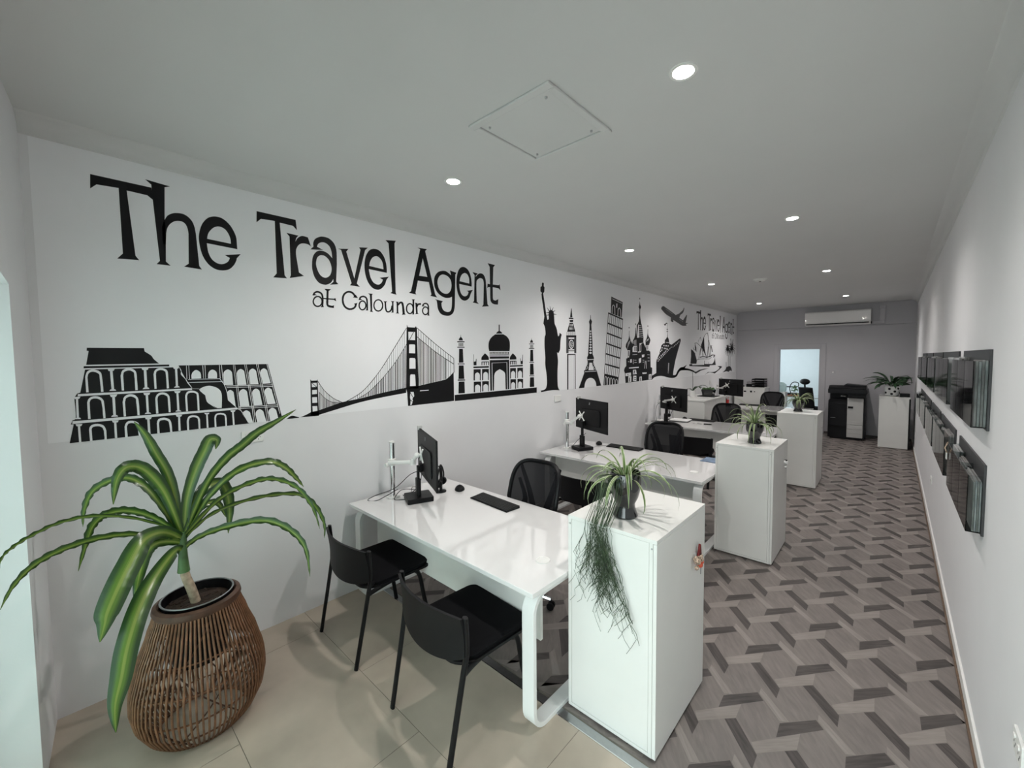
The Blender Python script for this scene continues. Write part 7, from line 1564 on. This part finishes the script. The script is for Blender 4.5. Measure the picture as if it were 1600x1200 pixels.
for wd, mx, P in LEAVES:
    P = catmull([(0.56, 0.36, max(0.84, P[0][2] - 0.05))] + P if P[0][2] > 0.9 else P, 7); b = MB(); K = len(P)
    chord = (P[-1] - P[0]); hd = Vector((chord.x, chord.y, 0)).normalized(); hor = Vector((-hd.y, hd.x, 0))
    st_ = [hor]
    def ac(i, t_, P=P, hor=hor, mx=mx, st_=st_):
        v = (VC - P[i]).normalized(); a = t_.cross(v)
        if a.dot(st_[0]) < 0: a = -a
        q = (a.normalized() * mx + hor * (1 - mx)); q = q - t_ * q.dot(t_); q = (q.normalized() + st_[0] * 0.8); q = (q - t_ * q.dot(t_)).normalized(); st_[0] = q; return q
    pf = lambda u: (0.35 + 0.65 * min(1, u / 0.45)) * (1.0 if u < 0.6 else max(0.05, 1 - ((u - 0.6) / 0.4) ** 2.2))
    b.ribbon([tuple(p) for p in P], wd * (1.2 if wd < 0.045 else 1.08), ac, pf, fold=0.28, wave=0.22 if wd < 0.06 else 0.07)
    b.build('leaf', 'drac', t, smooth=True, off=(BX, BY, 0))
# orchid, small planter on credenza
t = thing('orchid', 'white pot orchid with bare tall stem on the white credenza', 'potted plant', (0.17, 8.33, 1.0455))
MB().lathe([(0.055, 0), (0.062, 0.13), (0.057, 0.13), (0.052, 0.10), (0.0001, 0.10)], 28).build('pot', 'ceram', t, smooth=True); MB().lathe([(0.0525, 0.1005), (0.0001, 0.11)], 20).build('soil', 'soil', t)
MB().tube(catmull([(0, 0, 0.10), (0.01, -0.01, 0.30), (-0.005, 0.0, 0.50)], 5), 0.004, 6).build('flower_stem', 'trail', t)
for k, (a, l) in enumerate(((0.2, 0.30), (0.9, 0.22), (3.0, 0.12), (-0.6, 0.26))):
    b = MB(); P = [(l * u * math.cos(a), l * u * math.sin(a), 0.11 + 0.42 * l * math.sin(u * 2.4)) for u in [i / 8 for i in range(9)]]
    b.ribbon(P, 0.065, lambda i, t_, a=a: Vector((-math.sin(a), math.cos(a), 0)), lambda u: max(0.05, math.sin(PI * min(1, u * 0.92 + 0.08)) ** 0.6), fold=0.3); b.build('leaf', 'green', t, smooth=True)
t = thing('square_planter', 'square black planter with small green plant on a dark tray on the credenza', 'planter', (0.37, 8.68, 1.0455))
MB().box(-0.17, -0.17, 0, 0.17, 0.17, 0.012).build('tray', 'black', t, bevel=0.002); MB().prism([(-0.09, 0.012), (0.09, 0.012), (0.12, 0.14), (-0.12, 0.14)], lambda a, b, c: (a, c, b), -0.10, 0.10).build('pot', 'potb', t, bevel=0.006)
b = MB(); rnd = random.Random(2)
for k in range(40): b.sphere((rnd.uniform(-.1, .1), rnd.uniform(-.09, .09), 0.135 + rnd.random() * 0.03), rnd.uniform(.012, .022), 6, 5)
b.build('foliage', 'greenm', t, smooth=True)
# peace lily on far right cabinet
t = thing('leafy_plant', 'dark leafy plant in a white pot with black dots on the far right cabinet', 'potted plant', (3.20, 11.10, 1.0305)); rnd = random.Random(12)
MB().lathe([(0.085, 0), (0.115, 0.02), (0.125, 0.20), (0.115, 0.20), (0.11, 0.17), (0.0001, 0.17)], 32).build('pot', 'ceram', t, smooth=True); MB().lathe([(0.1105, 0.1705), (0.0001, 0.18)], 20).build('soil', 'soil', t)
b = MB()
for a, z in ((-1.9, 0.15), (-1.2, 0.10), (-0.7, 0.16), (-2.5, 0.07), (-1.6, 0.05), (-0.2, 0.07)):
    r_ = 0.112 + 0.012 * z / 0.2 + 0.001; c = Vector((r_ * math.cos(a), r_ * math.sin(a), z)); n_ = Vector((math.cos(a), math.sin(a), 0)); b.tube([tuple(c - n_ * 0.004), tuple(c + n_ * 0.004)], 0.022, 14)
b.build('black_dots', 'black', t)
b = MB()
for k in range(44):
    a = 2 * PI * k * 0.381966 + rnd.uniform(-.2, .2); L_ = rnd.uniform(0.34, 0.56); el = rnd.uniform(0.55, 1.35); x = 0.02; z = 0.18; P = []; th_ = el
    for i in range(11):
        if x * math.cos(a) > 0.25: a += 0.6
        P.append((x * math.cos(a), x * math.sin(a), z)); x += L_ / 10 * math.cos(th_); z += L_ / 10 * math.sin(th_); th_ -= 0.15
    hor = Vector((-math.sin(a), math.cos(a), rnd.uniform(-.5, .5))).normalized()
    b.ribbon(P, rnd.uniform(0.05, 0.075), lambda i, t_, h=hor: (h - t_ * h.dot(t_)).normalized(), lambda u: 0.08 if u < 0.25 else max(0.04, math.sin(PI * (u - 0.25) / 0.75) ** 0.7), fold=0.25)
for s in (1,):
    P = catmull([(0.02, 0, 0.18), (0.10, -0.05, 0.38), (0.20, -0.10, 0.42), (0.27, -0.14, 0.36), (0.29, -0.17, 0.26)], 4); b.ribbon([tuple(p) for p in P], 0.06, lambda i, t_: Vector((0.3, 0.9, 0.1)).cross(t_).cross(t_).normalized() * -1, lambda u: 0.08 if u < 0.3 else max(0.05, math.sin(PI * (u - 0.3) / 0.7) ** 0.7), fold=0.2)
b.build('leaves', 'green', t, smooth=True)
t = thing('label_printer', 'small black box beside the spotted pot on the far right cabinet', 'box', (3.395, 10.99, 1.0305)); MB().box(-0.075, -0.07, 0, 0.075, 0.07, 0.07).build('body', 'black', t, bevel=0.008); MB().box(-0.05, -0.073, 0.02, 0.05, -0.070, 0.03).build('slot', 'blackm', t)
# ================================================================ BACK ROOM CONTENTS
t = thing('office_desk', 'white desk seen through the doorway in the bright back room', 'desk', (0.35, 13.2, 0))
MB().box(0, 0, 0.71, 1.9, 0.8, 0.735).build('desktop', 'gloss', t, bevel=0.002)
for x in (0.05, 1.80): MB().box(x, 0.05, 0, x + 0.05, 0.75, 0.71).build('leg', 'pow_', t)
t = thing('document_box', 'dark box on the back room desk', 'box', (1.10, 13.30, 0.7355)); MB().box(-0.22, -0.08, 0, 0.26, 0.16, 0.09).build('body', 'blackm', t, bevel=0.004); MB().box(-0.22, -0.082, 0.03, 0.26, -0.080, 0.05).build('stripe', 'red', t)
t = thing('desk_lamp', 'dark curved desk lamp in the back room left of the doorway', 'lamp', (1.02, 13.75, 0.7355))
MB().lathe([(0.0001, 0), (0.09, 0), (0.09, 0.015), (0.0001, 0.02)], 20).build('base', 'black', t, smooth=True); MB().tube(catmull([(0, 0, 0.015), (-0.05, 0, 0.20), (0.02, 0, 0.36), (0.15, 0, 0.36), (0.16, 0, 0.26), (0.06, 0, 0.22)], 6), 0.011, 8).build('stem', 'blackm', t, smooth=True); MB().box(-0.16, -0.04, 0.22, 0.10, 0.04, 0.25).build('head', 'blackm', t, bevel=0.008)
t = thing('mini_shrub', 'small green plant in a white pot on the back room desk', 'potted plant', (1.12, 13.55, 0.7355)); MB().lathe([(0.05, 0), (0.065, 0.10), (0.058, 0.10), (0.0001, 0.09)], 20).build('pot', 'ceram', t, smooth=True)
b = MB(); rnd = random.Random(5)
for k in range(30): b.sphere((rnd.gauss(0, .035), rnd.gauss(0, .035), 0.14 + rnd.random() * 0.14), rnd.uniform(.012, .022), 6, 5)
b.build('foliage', 'greenm', t, smooth=True)
t = thing('water_cooler', 'pale cooler by the left side of the back room doorway', 'water cooler', (0.98, 12.50, 0)); MB().rbox(-0.13, -0.15, 0, 0.13, 0.15, 0.92, 0.03, 4).build('body', 'metalw', t, bevel=0.006); MB().lathe([(0.10, 0.92), (0.125, 0.96), (0.125, 1.10), (0.06, 1.16), (0.0001, 1.17)], 24).build('bottle', 'frost', t, smooth=True)
t = thing('executive_chair', 'dark office chair with headrest in the back room doorway', 'office chair', (1.70, 12.75, 0), 2.6)
MB().rbox(-0.25, -0.25, 0.46, 0.25, 0.25, 0.53, 0.08, 5).build('seat', 'blackf', t, bevel=0.02)
MB().tube(catmull([(0, 0.24, 0.50), (0, 0.28, 0.75), (0, 0.34, 1.05)], 5), 0.20, 14, flat=0.22).build('backrest', 'black', t, smooth=True); b = MB(); b.sphere((0, 0.36, 1.20), 0.14, 14, 8, (1, 0.4, 0.55)); b.build('headrest', 'black', t, smooth=True); MB().tube([(0, 0.35, 1.04), (0, 0.37, 1.18)], 0.02, 8).build('headrest_post', 'black', t)
MB().tube([(0, 0, 0.08), (0, 0, 0.46)], 0.03, 12).build('gas_lift', 'chrome', t)
for k in range(5): a = 2 * PI * k / 5; MB().tube([(0, 0, 0.09), (0.3 * math.cos(a), 0.3 * math.sin(a), 0.03)], 0.022, 8).build('base_arm', 'black', t)
t = thing('bookcase', 'white bookcase on the right side of the back room', 'bookcase', (2.0, 14.6, 0))
b = MB(); b.box(-0.42, 0, 0, -0.40, 0.35, 2.0); b.box(0.4, 0, 0, 0.42, 0.35, 2.0); b.box(-0.40, 0.33, 0, 0.40, 0.35, 2.0)
for k in range(7): b.box(-0.40, 0, 0.02 + k * 0.327, 0.40, 0.33, 0.04 + k * 0.327)
b.build('carcass', 'lam', t); rnd = random.Random(8); 
for k in range(2, 6):
    x = -0.38; z = 0.0405 + k * 0.327
    while x < -0.02:
        wd = rnd.uniform(0.035, 0.075); hh = rnd.uniform(0.18, 0.27); q = MB().box(x, 0.03, z, x + wd - 0.002, 0.26, z + hh).build('ring_binder', ['blackm', 'ceram', 'blue', 'printer'][rnd.randrange(4)]); q.location = t.location
        tag(q, 'ring binder standing on the back room bookcase shelf %s' % ['two', 'three', 'four', 'five'][k - 2], 'binder', 'binders on the back room bookcase'); x += wd + (0.05 if rnd.random() < .2 else 0)
